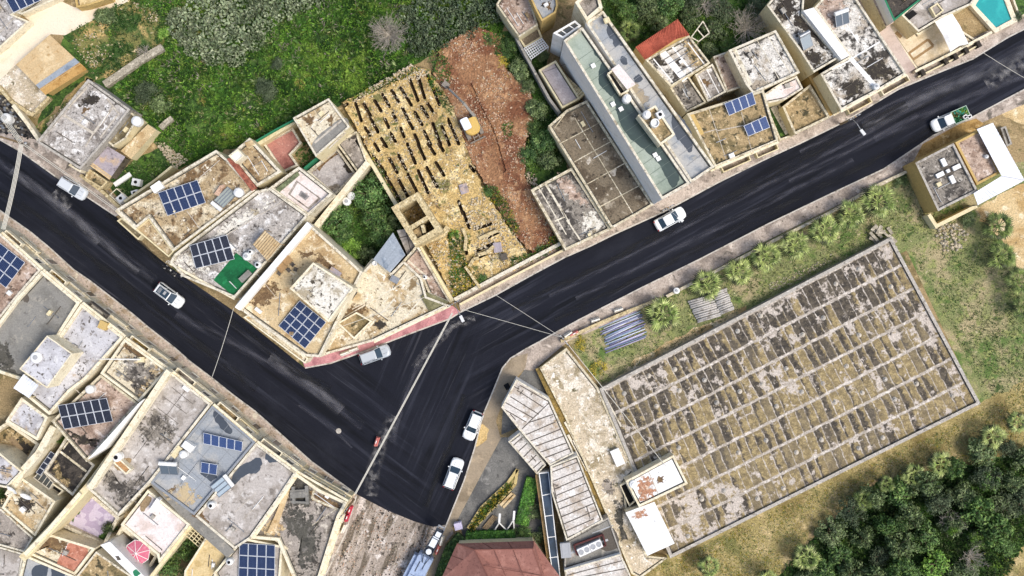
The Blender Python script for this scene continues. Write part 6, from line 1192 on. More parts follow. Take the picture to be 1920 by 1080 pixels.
# roof furniture, parasol
def table(label, x, y, z, rz, l, w, mat):
    t = thing('table', label, 'table', P(x, y, z), rz, None, True); mb = MB(); mb.box((0, 0, .7), l, w, .05, mat); mb.build('tabletop', t)
    for sx in (-1, 1):
        for sy in (-1, 1): mb = MB(); mb.box((sx * l * .42, sy * w * .42, 0), .06, .06, .7, m_wood); mb.build('leg', t)
tb = M('brown_table_top', '#a3835a', grain=.12)
table('brown table nearer the garden on the beige corner roof', 541, 489, 7.0, .75, 1.2, 1.0, tb); table('brown table nearer the street on the beige corner roof', 531, 502, 7.0, .75, 1.2, 1.0, tb)
def chair(label, x, y, z, rz, mat):
    t = thing('chair', label, 'chair', P(x, y, z), rz, None, True); mb = MB(); mb.box((0, 0, .42), .48, .48, .05, mat); mb.build('seat', t); mb = MB(); mb.box((-.24, 0, .45), .05, .48, .5, mat); mb.build('backrest', t)
    for sx in (-1, 1):
        for sy in (-1, 1): mb = MB(); mb.box((sx * .2, sy * .2, 0), .05, .05, .42, mat); mb.build('leg', t)
for i, (x, y, rz, l) in enumerate(((550, 496, 2.4, 'dark chair on the garden side of the brown tables'), (525, 513, -2.2, 'dark chair on the street side of the brown tables'), (543, 507, -.8, 'dark chair right of the nearer brown table'), (556, 505, 1.2, 'dark chair standing apart from the brown tables'))): chair(l, x, y, 7.0, rz, m_lined)
chair('pale blue lounge chair on the pink and cream terrace', 787, 530, 3.85, .8, M('pale_blue_fabric', '#9fb0c4'))
t = thing('parasol', 'pink parasol with white ribs in the brown decked courtyard', 'parasol', P(269, 1028, 2), local=True); mb = MB(); pk = M('pink_parasol_cloth', '#cf6f86', [('#e08fa0', 1, .5, .65)], grain=.06); n = 8
rim = [Vector((1.75 * math.cos(6.2832 * k / n + .2), 1.75 * math.sin(6.2832 * k / n + .2), 2.1)) for k in range(n)]
for k in range(n): mb.face([Vector((0, 0, 2.7)), rim[k], rim[(k + 1) % n]], pk)
mb.build('canopy', t); mb = MB()
for k in range(n): mb.bar(Vector((0, 0, 2.73)), rim[k] + Vector((0, 0, .03)), .07, .04, m_white); mb.bar(rim[k] + Vector((0, 0, .02)), rim[(k + 1) % n] + Vector((0, 0, .02)), .06, .04, m_white)
mb.build('rib', t); mb = MB(); mb.tube([(0, 0, -.6), (0, 0, 2.7)], .04, m_steel); mb.build('pole', t)
# pergola lattices
def lattice(label, quad, z, nx, ny, mat, w=.12, legs=True):
    q = [P(x, y, z) for x, y in quad]; r = thing('lattice_pergola', label, 'pergola', P(sum(p[0] for p in quad) / 4, sum(p[1] for p in quad) / 4, 0)); mb = MB()
    for k in range(nx + 1): mb.bar(q[0].lerp(q[1], k / nx), q[3].lerp(q[2], k / nx), w, w, mat)
    for k in range(ny + 1): mb.bar(q[0].lerp(q[3], k / ny) + Vector((0, 0, .06)), q[1].lerp(q[2], k / ny) + Vector((0, 0, .06)), w, w, mat)
    mb.build('lattice', r)
    for p in q: mb = MB(); mb.bar(p, Vector((p.x, p.y, .0)), .12, .12, mat); mb.build('post', r)
lattice('white square lattice pergola at the top edge strip garden', [(983, 91), (1016, 72), (1028, 88), (996, 111)], 2.8, 9, 5, m_white, .1)
lattice('cream grid pergola over the dark gap by the yellow roof', [(349, 1004), (365, 986), (392, 1012), (378, 1030)], 4.2, 4, 5, m_cream, .1)
lattice('pale frame pergola beside the red roofed house', [(1296, 70), (1318, 40), (1330, 62), (1310, 78)], 2.6, 2, 1, m_paraw, .14)
lattice('thin pale frame standing in the weedy garden', [(206, 366), (219, 354), (243, 373), (231, 388)], 1.6, 1, 1, m_creamw, .1)
# rubble corner with junk on the corner house roof
t = thing('rooftop_stonework', 'grey stone frame with a sunken square on the dirty concrete roof', 'roof frame', P(562, 925, 5.85)); mb = MB()
for k, (a, c, w) in enumerate((((545, 922), (576, 920), .5), ((550, 912), (552, 944), .4), ((575, 910), (577, 945), .4), ((546, 940), (580, 942), .3), ((545, 928), (576, 926), .8))): mb.bar(P(*a, 6.2 + .02 * k), P(*c, 6.2 + .02 * k), w, .6, r_conc)
mb.build('stone_frame', t)
# planks and lumber on driveway
for i, (a, c, w) in enumerate((((939, 948), (961, 925), .5), ((943, 951), (965, 927), .45))):
    mb = MB(); mb.bar(P(*a, .25), P(*c, .25), w, .3, m_tan); tag(mb.build('timber_beam', org=P(*a, 0)), ['timber beam on the driveway side of the planter', 'timber beam on the hedge side of the timber pair'][i], 'timber', None, 'thing')
mb = MB()
for k in range(4): mb.bar(P(905 + k * 2.4, 990 + k * 1.2, .3), P(925 + k * 2.4, 966 + k * 1.2, .3), .17, .12, m_wood)
tag(mb.build('wooden_bench', org=P(915, 978, 0)), 'wooden slatted bench at the end of the planter', 'bench', None, 'thing')
t = thing('roadside_planter', 'long stone edged planter of dry weeds in the driveway', 'planter', P(925, 930, 0)); mb = MB()
for a, c in (((878, 990), (902, 952)), ((902, 952), (952, 905)), ((952, 905), (970, 880)), ((970, 880), (966, 908)), ((966, 908), (930, 945)), ((930, 945), (884, 995))): mb.bar(P(*a, .25), P(*c, .25), .4, .5, M('yellow_limestone', '#cdb77c', [('#a8925c', 1, .5, .62)], grain=.2))
mb.build('edge_wall', t); mb = MB(); mb.face([P(x, y, .35) for x, y in ((880, 990), (903, 953), (952, 907), (968, 884), (964, 906), (930, 943), (884, 993))], g_terr); mb.build('soil', t)
scatter('planter_weeds', 'dry weeds growing in the driveway planter', [[(880, 990), (903, 953), (955, 906), (958, 912), (930, 943), (884, 993)]], 300, [l_grass, l_yellow, l_dark], .3, .7, .08, .3, seed=9)
# white A-frames by the hedge
for i, (a, b_, c) in enumerate((((926, 996), (936, 980), (950, 994)), ((950, 994), (963, 975), (964, 994)))):
    t = thing('triangular_frame', ['larger white triangular frame at the hedge corner', 'smaller white triangular frame at the hedge corner'][i], 'frame', P((a[0] + c[0]) / 2, 990, 0)); mb = MB(); A, B, C = P(*a, .3), P(*b_, 1.6), P(*c, .3)
    for u, v in ((A, B), (B, C), (A, C)): mb.bar(u, v, .16, .16, m_white)
    mb.bar(B, B + Vector((.1, 1.2, -.3)), .3, .08, m_white); mb.build('bars', t); mb = MB(); mb.face([A.lerp(B, .1), B.lerp(C, .1), C], m_dark); mb.build('screen', t)

# pipes
def pipes(label_fn, x0, y0, x1, y1, n, off, mats, z, rad, group, jit=2.2, ln=.2):
    r = random.Random(n)
    for k in range(n):
        dx, dy = off[0] * k / n, off[1] * k / n; m = mats[k % len(mats)]
        a, c = P(x0 + dx + r.uniform(-jit, jit) * 2, y0 + dy + r.uniform(-jit, jit) * .5, z + rad), P(x1 + dx + r.uniform(-jit, jit) * 2, y1 + dy + r.uniform(-jit, jit) * .5, z + rad + .02 * (k % 3))
        mb = MB(); mb.tube([a, c], rad, m[1], 8); tag(mb.build('loose_pipe', org=(a + c) / 2, smooth=True), label_fn(m[0], k), 'pipe', group, 'thing')
pb = [('lilac', M('lilac_pipe', '#a9a2bd', grain=.12)), ('pale blue', M('pale_blue_pipe', '#a3b6c6', grain=.12)), ('white', M('white_pipe', '#d7dbe4', grain=.12)), ('violet', M('violet_pipe', '#8d87ab', grain=.12)), ('deep blue', M('deep_blue_pipe', '#75889f', grain=.12))]
pipes(lambda c, k: c + ' plastic pipe in the coloured pipe pile beside the palm', 1128, 612, 1197, 583, 26, (14, 50), pb, .02, .085, 'coloured plastic pipes in the pile', 3.2)
pgr = [('grey', M('grey_pipe', '#c3beb6', [('#948d83', 1, .5, .64)], grain=.15))]
pipes(lambda c, k: 'grey concrete pipe in the pile half nearer the road junction', 1290, 566, 1334, 553, 11, (20, 42), pgr, .02, .15, 'grey concrete pipes in the pile', .6)
pipes(lambda c, k: 'grey concrete pipe in the pile half farther from the road junction', 1336, 551, 1362, 541, 11, (16, 42), pgr, .02, .15, 'grey concrete pipes in the far pile half', .6)
# cut stone slabs by the big roof corner
r = random.Random(4)
for k in range(16):
    x, y = 1634 + r.uniform(0, 42), 425 + r.uniform(0, 40); mb = MB(); mb.box((0, 0, 0), r.uniform(.9, 1.6), r.uniform(.3, .5), .25, m_greystone, rz=r.uniform(.2, 1.2) * r.choice((1, -1))); o = mb.build('stone_slab'); o.location = P(x, y, .05 + .25 * (k % 3) + .006 * k); tag(o, 'cut grey stone slab in the heap at the upper corner of the huge roof', 'stone slab', 'cut stone slabs heaped by the huge roof', 'thing')

# ================================================================== street poles and cables
def pole(label, x, y, h, arm, lamp=None):
    t = thing('utility_pole', label, 'utility pole', P(x, y, 0)); mb = MB(); o = P(x, y, 0); mb.tube([o, o + Vector((0, 0, h))], [.16, .11], m_wood, 10); mb.build('post', t)
    for k, dz in enumerate((.3, .9)):
        mb = MB(); d = Vector((math.cos(arm), math.sin(arm), 0)) * (1.0 - .2 * k); c = o + Vector((0, 0, h - dz)); mb.bar(c - d, c + d, .12, .12, m_steel)
        for s in (-.9, -.4, .4, .9): mb.lathe(c + d * s + Vector((0, 0, .06)), [(.06, 0), (.07, .1), (.04, .18)], m_dark, 8)
        mb.build('crossarm', t)
    if lamp:
        mb = MB(); c = o + Vector((0, 0, h - 1.5)); e = c + Vector((math.cos(lamp) * 1.9, math.sin(lamp) * 1.9, .5)); mb.tube([c, c.lerp(e, .5) + Vector((0, 0, .3)), e], .05, m_steel); mb.build('lamp_arm', t)
        mb = MB(); mb.bar(e, e + (e - c).normalized() * .9, .4, .18, m_tank); mb.build('lamp_head', t)
pole('utility pole with a street lamp at the corner of the red pavement', 857, 567, 8, .5, -1.1)
pole('utility pole beside the coloured pipe pile at the road bend', 1052, 632, 8, -.9)
pole('utility pole with many cables at the top of the left street', 40, 268, 8, 0.6, 3.9)
pole('slender lamp post in front of the mossy terrace', 1576, 233, 6, .5, -1.0)
pole('slender lamp post at the brown panelled roof corner', 1240, 396, 6, .5, -.7)
pole('utility pole at the corner of the dirty concrete roof', 664, 936, 8.5, .9)
def wires(label, a, b, za, zb, n=1, sag=.5, r=.035, spread_=.25, mat=None):
    A, B = P(*a, za), P(*b, zb); d = (B - A).normalized(); s = Vector((-d.y, d.x, 0)); mb = MB()
    for k in range(n):
        o = s * (k - (n - 1) / 2) * spread_; mb.tube([A.lerp(B, t / 10) + o - Vector((0, 0, sag * 4 * (t / 10) * (1 - t / 10))) for t in range(11)], r, mat or m_cable, 5)
    tag(mb.build('overhead_cable', org=A), label, 'cable', None, 'thing')
wires('thick pale cable crossing the junction from the red pavement corner', (848, 587), (666, 926), 7.6, 7.6, 2, .4, .06, .12)
wires('thin cable spanning the left street from the corner house', (438, 578), (398, 706), 7, 6.8, 1, .3)
wires('thin cable crossing the road low to the pipe pile pole', (867, 580), (1052, 632), 7.6, 7.7, 1, .4, .03)
wires('thin cable crossing the road from the low plot wall to the pipe pile pole', (928, 552), (1052, 632), 6.5, 7.7, 1, .2, .03)
wires('bundle of pale cables dropping down the left street', (40, 270), (6, 430), 7.6, 7.2, 4, .3, .05, .16)
wires('bundle of pale cables over the dark yard', (40, 268), (-30, 175), 7.6, 7.6, 4, .3, .045, .18)
wires('pair of pale cables along the grey house front', (44, 270), (218, 394), 7.6, 6.8, 2, .3, .04, .2)
wires('thin cable crossing the upper road at the right edge', (1842, 98), (1960, 168), 7, 7, 1, .2, .03)
wires('pale cable hanging over the gravel terrace to the white roof room', (1054, 632), (1250, 876), 7.7, 4.2, 1, .5, .045)
wires('thin cable across the speckled terrace house', (612, 622), (800, 556), 7.0, 6.0, 1, .2, .035)
t = thing('antenna_mast', 'tall white mast standing between lilac roof and black lichen roof', 'mast', P(265, 674, 6.5)); mb = MB(); mb.tube([P(265, 674, 6.5), P(181, 673, 16.5)], [.12, .07], m_white, 8); mb.build('shaft', t); mb = MB(); mb.box(P(265, 674, 6.5), .9, .7, .3, m_cream); mb.build('foot', t)
mb = MB(); mb.lathe((0, 0, .03), [(.38, 0), (.38, .05), (.3, .06), (.28, .05), (.1, .07)], m_parag, 20); o = mb.build('manhole_cover'); o.location = P(635, 808, 0); tag(o, 'pale round manhole cover in the junction', 'manhole cover', None, 'thing')

def barrier(label, x, y, rz, m, l=1.3):
    t = thing('road_barrier', label, 'road barrier', P(x, y, .13 if x < 690 or x > 815 or y < 700 else .02), rz, 'plastic road barriers', True); mb = MB()
    pr = [(.28, 0), (.28, .25), (.16, .5), (.12, .85)]
    for a, c in zip(pr, pr[1:]):
        vs = [Vector((sx * l / 2 * k[2], sy * k[0], k[1])) for k in ((a[0], a[1], 1), (c[0], c[1], .97)) for sx, sy in ((-1, -1), (1, -1), (1, 1), (-1, 1))]
        mb.mesh(vs, [[0, 1, 5, 4], [1, 2, 6, 5], [2, 3, 7, 6], [3, 0, 4, 7]], m)
    mb.box((0, 0, .85), l * .95, .2, .08, m); mb.build('body', t); mb = MB(); mb.box((0, 0, .93), l * .3, .12, .03, m_white); mb.build('cap', t)
brr, brw = M('red_plastic', '#c2344a', grain=.08, rough=.5), M('cream_white_plastic', '#ebe4d3', grain=.06, rough=.5); brp = M('faded_red_plastic', '#cf7a70', grain=.08, rough=.5)
for a in (('red barrier nearest the junction on the tiled pavement', 657, 955, 1.2, brr), ('second red barrier along the tiled pavement', 652, 968, 1.2, brr), ('white barrier below the red barriers on the tiled pavement', 645, 989, 1.15, brw), ('faded red barrier standing alone in the junction', 707, 827, 1.25, brp),
          ('white barrier beside the road milling machine', 828, 1012, 1.3, brw), ('faded red barrier beside the road milling machine', 821, 1029, 1.2, brp), ('cream barrier nearest the street corner on the red pavement', 648, 662, .35, brw), ('cream barrier next to the parked silver car on the red pavement', 664, 655, .35, brw), ('white barrier beside the stone pavement wall', 1159, 581, .3, brw), ('small white barrier on the stone pavement wall', 1116, 600, .3, brw), ('cream barrier beside the pipe pile pole', 1065, 627, .6, brw), ('faded red barrier beside the pipe pile pole', 1076, 625, .5, brp)): barrier(*a)

# ================================================================== vehicles (local +x is forward)
m_cglass = M('car_glass', '#2b3d4a', grain=0, rough=.08, spec=.7); m_tyre = M('tyre_rubber', '#191919', grain=.1); m_rim = M('wheel_rim', '#9a9c9e', grain=0, rough=.35, metal=.6); m_lampw = M('headlamp_glass', '#d8dde0', grain=0, rough=.1); m_lampr = M('tail_lamp', '#8f1d1a', grain=0, rough=.2)
def paint(name, h): return M(name, h, grain=.0, rough=.28, spec=.6)
def outline(x0, x1, w, z, rf, rr_, n=5):
    """rounded plan outline from x0 (rear) to x1 (front)"""
    o = []
    for cx, cy, r, a0 in ((x1 - rf, w / 2 - rf, rf, 0), (x0 + rr_, w / 2 - rr_, rr_, 90), (x0 + rr_, -w / 2 + rr_, rr_, 180), (x1 - rf, -w / 2 + rf, rf, 270)):
        pts = []
        for k in range(n): a = math.radians(a0 + 90 * k / (n - 1)); pts.append(Vector((cx + r * math.cos(a), cy + r * math.sin(a), z)))
        o += pts
    return o
def loft(mb, rings, mat, cap=True, capmat=None):
    n = len(rings[0])
    for a, c in zip(rings, rings[1:]): mb.mesh(a + c, [[i, (i + 1) % n, n + (i + 1) % n, n + i] for i in range(n)], mat)
    if cap: mb.face(rings[-1], capmat or mat)
def car(label, x, y, rz, pm, kind='suv', L=4.3, Wd=1.8, roof=None, cat='car'):
    t = thing('parked_car' if kind != 'pickup' else 'pickup_truck', label, cat, P(x, y, .025), rz, None, True)
    h = L / 2; hb = .98 if kind == 'suv' else .9; ht = 1.62 if kind == 'suv' else 1.42
    mb = MB(); loft(mb, [outline(-h + .06, h - .06, Wd - .1, .22, .55, .35), outline(-h, h, Wd, .5, .6, .38), outline(-h + .02, h - .02, Wd, .72, .62, .38), outline(-h + .1, h - .16, Wd - .12, hb - .06, .66, .36), outline(-h + .2, h - .32, Wd - .3, hb, .66, .34)], pm)
    mb.build('body', t, smooth=False)
    if kind == 'suv': cab = (-h + .12, h - 1.22, -h + .42, h - 2.02)
    elif kind == 'sedan': cab = (-h + .62, h - 1.15, -h + 1.35, h - 2.05)
    else: cab = (-.25, h - .95, -.15, h - 1.75)
    mb = MB(); loft(mb, [outline(cab[0], cab[1], Wd - .2, hb - .01, .25, .2), outline(cab[2], cab[3], Wd - .46, ht, .2, .18)], m_cglass); mb.build('windows', t)
    mb = MB(); loft(mb, [outline(cab[2] - .06, cab[3] + .05, Wd - .42, ht - .03, .22, .2), outline(cab[2] - .03, cab[3] + .0, Wd - .44, ht + .03, .22, .2), outline(cab[2] + .1, cab[3] - .1, Wd - .6, ht + .06, .2, .18)], roof or pm); mb.build('roof', t)
    for s in (-1, 1):
        for xb, xt in ((cab[1] - .08, cab[3] + .0), (cab[0] + .08, cab[2] + .0), ((cab[0] + cab[1]) / 2 - .1, (cab[2] + cab[3]) / 2)):
            mb = MB(); mb.bar((xb, s * (Wd / 2 - .13), hb), (xt, s * (Wd / 2 - .245), ht), .07, .09, pm); mb.build('pillar', t)
    if kind == 'suv':
        for s in (-1, 1): mb = MB(); mb.tube([(cab[2] + .15, s * (Wd / 2 - .3), ht + .1), (cab[3] - .15, s * (Wd / 2 - .3), ht + .1)], .03, m_steel, 6); mb.build('roof_rail', t)
    for sx in (-1, 1):
        for s in (-1, 1):
            mb = MB(); cx = sx * (h - .85); mb.tube([(cx, s * (Wd / 2 - .2), .33), (cx, s * (Wd / 2 + .01), .33)], .33, m_tyre, 18); o = mb.build('wheel', t); mb = MB(); mb.tube([(cx, s * (Wd / 2), .33), (cx, s * (Wd / 2 + .025), .33)], .2, m_rim, 14); mb.build('rim', o, org=Vector())
    for s in (-1, 1):
        mb = MB(); mb.box((cab[1] - .28, s * (Wd / 2 + .07), hb - .02), .14, .2, .14, pm); mb.build('mirror', t)
        mb = MB(); mb.box((h - .3, s * (Wd / 2 - .3), .6), .3, .34, .14, m_lampw); mb.build('headlight', t)
        mb = MB(); mb.box((-h + .08, s * (Wd / 2 - .26), .66), .14, .26, .2, m_lampr); mb.build('tail_light', t)
    mb = MB(); mb.bar((h - .55, -.3, hb + .0), (cab[1] + .1, -.32, hb + .0), .03, .02, m_lined); mb.bar((h - .55, .3, hb + .0), (cab[1] + .1, .32, hb + .0), .03, .02, m_lined); mb.build('bonnet_crease', t)
    return t
pw, ps = paint('white_car_paint', '#eef0ee'), paint('silver_car_paint', '#b9bfc3'); psl = paint('pale_silver_paint', '#d3d8da')
car('pale silver car with a long roof at the upper left kerb', 141, 354, math.atan2(-30, 48), psl)
car('silver car with bonnet stripes at the red pavement', 704, 664, math.atan2(20, 56), ps, L=4.5)
car('white saloon with dark front and rear windows on the upper road', 1255, 411, math.atan2(32, 58), pw, 'sedan', 4.6)
car('white van like car facing the milled street', 887, 797, math.atan2(-58, -24), pw, L=4.2)
car('white car facing the junction beside the brown pavement', 851, 886, math.atan2(58, 22), pw, L=4.5)
t = car('white car with a dark glass sunroof in the left street', 321, 554, math.atan2(-34, 46), pw, L=4.5)
mb = MB(); mb.box((-.72, 0, 1.685), 1.75, 1.02, .02, m_cglass)
mb.build('sunroof', t); mb = MB()
for k in range(4): mb.box((-1.4 + k * .12, 0, 1.706), .05, .8, .012, m_tankg)
mb.box((-.45, .1, 1.706), .35, .5, .012, m_tankg); mb.build('roof_rack', t)
t = car('white pickup truck loaded with green produce on the upper road', 1776, 226, math.atan2(-27, -62), pw, 'pickup', 5.3, 1.85, cat='pickup truck')
mb = MB()
for a, c in (((-2.62, -.88, 1.1), (-.25, -.88, 1.1)), ((-2.62, .88, 1.1), (-.25, .88, 1.1)), ((-2.62, -.88, 1.1), (-2.62, .88, 1.1)), ((-.3, -.88, 1.1), (-.3, .88, 1.1))): mb.bar(a, c, .07, .4, paint('pale_green_rail', '#bfd8bd'))
mb.build('load_bed', t)
gr = [M('cabbage_green', '#5fae7c', grain=.2), M('leaf_green', '#2f7a45', grain=.25), M('lime_veg', '#9cc04e', grain=.2), M('teal_crate', '#4fae9c', grain=.1), M('brown_sack', '#8c6f45', grain=.2), M('dark_leaf_pile', '#1f4a2a', grain=.25)]
r = random.Random(8); mb = MB()
for k in range(240):
    cx, cy = r.uniform(-2.5, -.4), r.uniform(-.8, .8); s = r.uniform(.07, .17); zc = 1.0 + r.uniform(0, .3); m = gr[(int((cx + 3) * 1.6) + int((cy + 1) * 2) + r.randrange(2)) % 6]
    vs = [Vector((cx, cy, zc)) + Vector((r.uniform(-1, 1), r.uniform(-1, 1), r.uniform(-.6, .9))) * s for _ in range(6)]; mb.mesh(vs, [[0, 1, 2], [0, 2, 3], [0, 3, 4], [0, 4, 5], [1, 2, 3, 4]], m)
mb.box((-1.45, 0, .9), 2.2, 1.65, .1, gr[1]); tag(mb.build('heaped_produce', org=Vector()), 'green vegetables heaped in the bed of the white pickup', 'produce', None, 'stuff')
pr = bpy.data.objects[mb and 'heaped_produce']; pr.location = t.location; pr.rotation_euler = t.rotation_euler
for i, (x, y, lab) in enumerate(((-1.85, .5, 'white crate with dark fruit in the middle of the pickup bed'), (-2.4, .72, 'white crate with dark fruit at the tail of the pickup bed'))):
    c = thing('fruit_crate', lab, 'crate', t.matrix_basis @ Vector((x, y, 1.35)) if False else Vector(t.location) + Vector((x * math.cos(t.rotation_euler.z) - y * math.sin(t.rotation_euler.z), x * math.sin(t.rotation_euler.z) + y * math.cos(t.rotation_euler.z), 1.2)), t.rotation_euler.z + .1, None, True)
    mb = MB()
    for a, d in (((-.25, -.2), (.25, -.2)), ((.25, -.2), (.25, .2)), ((.25, .2), (-.25, .2)), ((-.25, .2), (-.25, -.2))): mb.bar((*a, .1), (*d, .1), .12, .3, m_white)
    mb.build('box', c); mb = MB(); mb.lathe((0, 0, .12), [(.16, 0), (.15, .08), (.08, .12)], m_dark, 10); mb.build('fruit', c)

# excavator
t = thing('excavator', 'yellow excavator with a white cab roof digging the red earth', 'excavator', P(884, 238, .9), math.radians(-63 + 90) - math.pi / 2 - .45, None, True)
t.rotation_euler.z = math.radians(116)          # tracks run along +x
ye = M('yellow_machine_paint', '#d8b566', grain=.08, rough=.45); mg = M('grey_track_steel', '#8d8478', grain=.2)
for s in (-1, 1):
    mb = MB(); mb.tube([(-1.45, s * .95, .32), (1.45, s * .95, .32)], .3, mg, 10); mb.box((0, s * .95, .05), 2.9, .5, .55, mg)
    for k in range(13): mb.box((-1.5 + k * .25, s * .95, .02), .1, .54, .62, mg)
    mb.build('track', t)
mb = MB(); mb.box((0, 0, .4), 1.6, 1.3, .4, m_lined); mb.build('undercarriage', t)
mb = MB(); mb.bar((-2.1, -1.15, .35), (-2.1, 1.15, .35), .12, .6, mg); mb.bar((-2.1, -.4, .4), (-1.0, -.35, .5), .12, .15, mg); mb.bar((-2.1, .4, .4), (-1.0, .35, .5), .12, .15, mg); mb.bar((-1.6, -.4, .45), (-1.6, .4, .45), .1, .1, mg); mb.build('dozer_blade', t)
mb = MB(); loft(mb, [outline(-1.35, 1.0, 2.2, .85, .3, .95, 7), outline(-1.35, 1.0, 2.2, 1.5, .3, .95, 7), outline(-1.2, .9, 2.0, 1.75, .3, .9, 7)], ye); mb.build('engine_house', t)
mb = MB(); loft(mb, [outline(-.45, 1.15, 1.1, 1.5, .2, .2), outline(-.4, 1.0, 1.0, 2.55, .2, .2)], m_cglass)
for v in mb.v: v.y += .6
mb.build('cab', t); mb = MB(); loft(mb, [outline(-.55, 1.15, 1.15, 2.55, .25, .25), outline(-.5, 1.1, 1.1, 2.68, .25, .25)], paint('white_cab_roof', '#f2f4f8'))
for v in mb.v: v.y += .6
mb.build('cab_roof', t)
bo = Vector(t.location); inv = lambda x, y, z: (lambda d, a: Vector((d.x * math.cos(-a) - d.y * math.sin(-a), d.x * math.sin(-a) + d.y * math.cos(-a), z)))(P(x, y, z + .9) - bo, t.rotation_euler.z)
mb = MB(); j0, j1, j2 = inv(888, 217, 1.6), inv(868, 192, 4.2), inv(843, 168, 2.4); gs = M('weathered_boom_steel', '#8e8a83', grain=.15); mb.bar(j0, j1, .32, .45, gs); mb.build('boom', t); mb = MB(); mb.bar(j1, j2, .26, .34, gs); mb.build('stick', t)
mb = MB(); j3 = inv(836, 159, 1.0); mb.bar(j2, j2.lerp(j3, .6), .2, .25, m_lined); mb.box(j3 - Vector((0, 0, .5)), .9, .8, .8, mg, rz=.4); mb.build('bucket', t)
mb = MB(); mb.tube([j0 + Vector((.1, .12, .5)), j1 - Vector((0, 0, .4))], .06, m_steel); mb.tube([j1 + Vector((0, .1, .3)), j2 + Vector((0, .1, .3))], .05, m_steel); mb.build('hydraulic_ram', t)

# milling machine
t = thing('milling_machine', 'pale blue grey road milling machine on the milled street', 'milling machine', P(795, 1048, .02), math.atan2(70, 36), None, True)
mm, mmd, mmw = M('pale_blue_grey_paint', '#a3b3cc', [('#8797b3', 1.0, .5, .66)], grain=.08, rough=.4), M('machine_dark_steel', '#3d434c', grain=.15), M('machine_white_panel', '#e6ebee', grain=.05)
mb = MB(); loft(mb, [outline(-4.2, 1.2, 2.2, .7, .3, .3), outline(-4.2, 1.2, 2.3, 1.9, .3, .3), outline(-4.0, 1.0, 2.1, 2.4, .3, .3)], mm); mb.build('body', t)
mb = MB(); mb.box((-2.0, -.15, 2.4), .05, 2.0, .03, mmd)
for k in range(9): mb.box((-3.4, -.75 + k * .14, 2.4), 1.5, .06, .05, mmd)
mb.build('vent_louvres', t); mb = MB(); mb.box((-.6, .45, 2.4), 1.6, .12, .06, mmd); mb.box((-.3, -.3, 2.4), .8, .1, .06, mmd); mb.bar((.2, .1, 2.5), (1.3, .45, 2.9), .12, .12, mmd); mb.bar((.1, -.3, 2.5), (1.2, -.5, 2.8), .1, .1, mmd); mb.build('operator_deck', t)
mb = MB(); mb.box((-1.2, 1.35, .5), 3.4, .5, 1.4, mm); mb.build('side_tank', t)
for sx in (-3.2, .4):
    for s in (-1, 1): mb = MB(); mb.tube([(sx - .5, s * .95, .3), (sx + .5, s * .95, .3)], .28, m_dark, 10); mb.box((sx, s * .95, .02), 1.0, .34, .56, m_dark); mb.build('track', t)
mb = MB()
for s in (-1, 1): mb.bar((1.2, s * .6, 1.9), (5.6, s * .5, 3.4), .12, .35, mmd)
mb.bar((1.2, 0, 1.7), (5.6, 0, 3.2), 1.0, .15, mmd); mb.build('conveyor', t)
mb = MB(); mb.bar((2.7, 0, 2.55), (4.0, 0, 3.0), .85, .1, mmw); mb.bar((4.15, 0, 3.05), (4.3, 0, 3.1), .9, .1, mmw); mb.bar((4.45, -.05, 3.15), (5.2, -.05, 3.4), .7, .1, mmw); mb.build('belt_cover', t)
mb = MB(); mb.lathe((1.9, 0, 2.35), [(.4, 0), (.4, .15), (.2, .2)], mmw, 14); mb.build('conveyor_drum', t)
mb = MB(); mb.bar((5.6, -.5, 3.4), (6.0, -.45, 3.0), .15, .2, m_steel); mb.bar((5.6, .5, 3.4), (6.0, .45, 3.0), .15, .2, m_steel); mb.bar((5.95, -.5, 3.05), (5.95, .5, 3.05), .2, .2, m_steel); mb.build('conveyor_head', t)
# ================================================================== plants
def crown_mesh(name, n, leaf, mat, seed, clumps=14, flat=.8, hollow=.35, elong=1.0):
    r = random.Random(seed); v, f = [], []; cl = []
    for _ in range(clumps):
        a, e = r.uniform(0, 6.283), r.uniform(-.35, 1.3); d = r.uniform(.35, .82)
        cl.append((Vector((math.cos(a) * math.cos(e) * d, math.sin(a) * math.cos(e) * d, math.sin(e) * d * flat)), r.uniform(.24, .44)))
    for _ in range(n):
        c, rad = r.choice(cl); d = Vector((r.gauss(0, 1), r.gauss(0, 1), r.gauss(0, 1))).normalized(); p = c + d * rad * r.uniform(hollow, 1.05)
        nn = (d + Vector((r.gauss(0, .5), r.gauss(0, .5), r.gauss(.5, .4)))).normalized(); u = nn.orthogonal().normalized(); a = r.uniform(0, 6.283); w = nn.cross(u); x = u * math.cos(a) + w * math.sin(a); y = nn.cross(x)
        s = leaf * r.uniform(.6, 1.35); i = len(v); v += [p - x * s * elong, p - y * s * .5 + nn * s * .1, p + x * s * elong, p + y * s * .5 + nn * s * .1]; f.append([i, i + 1, i + 2, i + 3])
    me = bpy.data.meshes.new(name); me.from_pydata(v, [], f); me.materials.append(mat); me.update(); return me
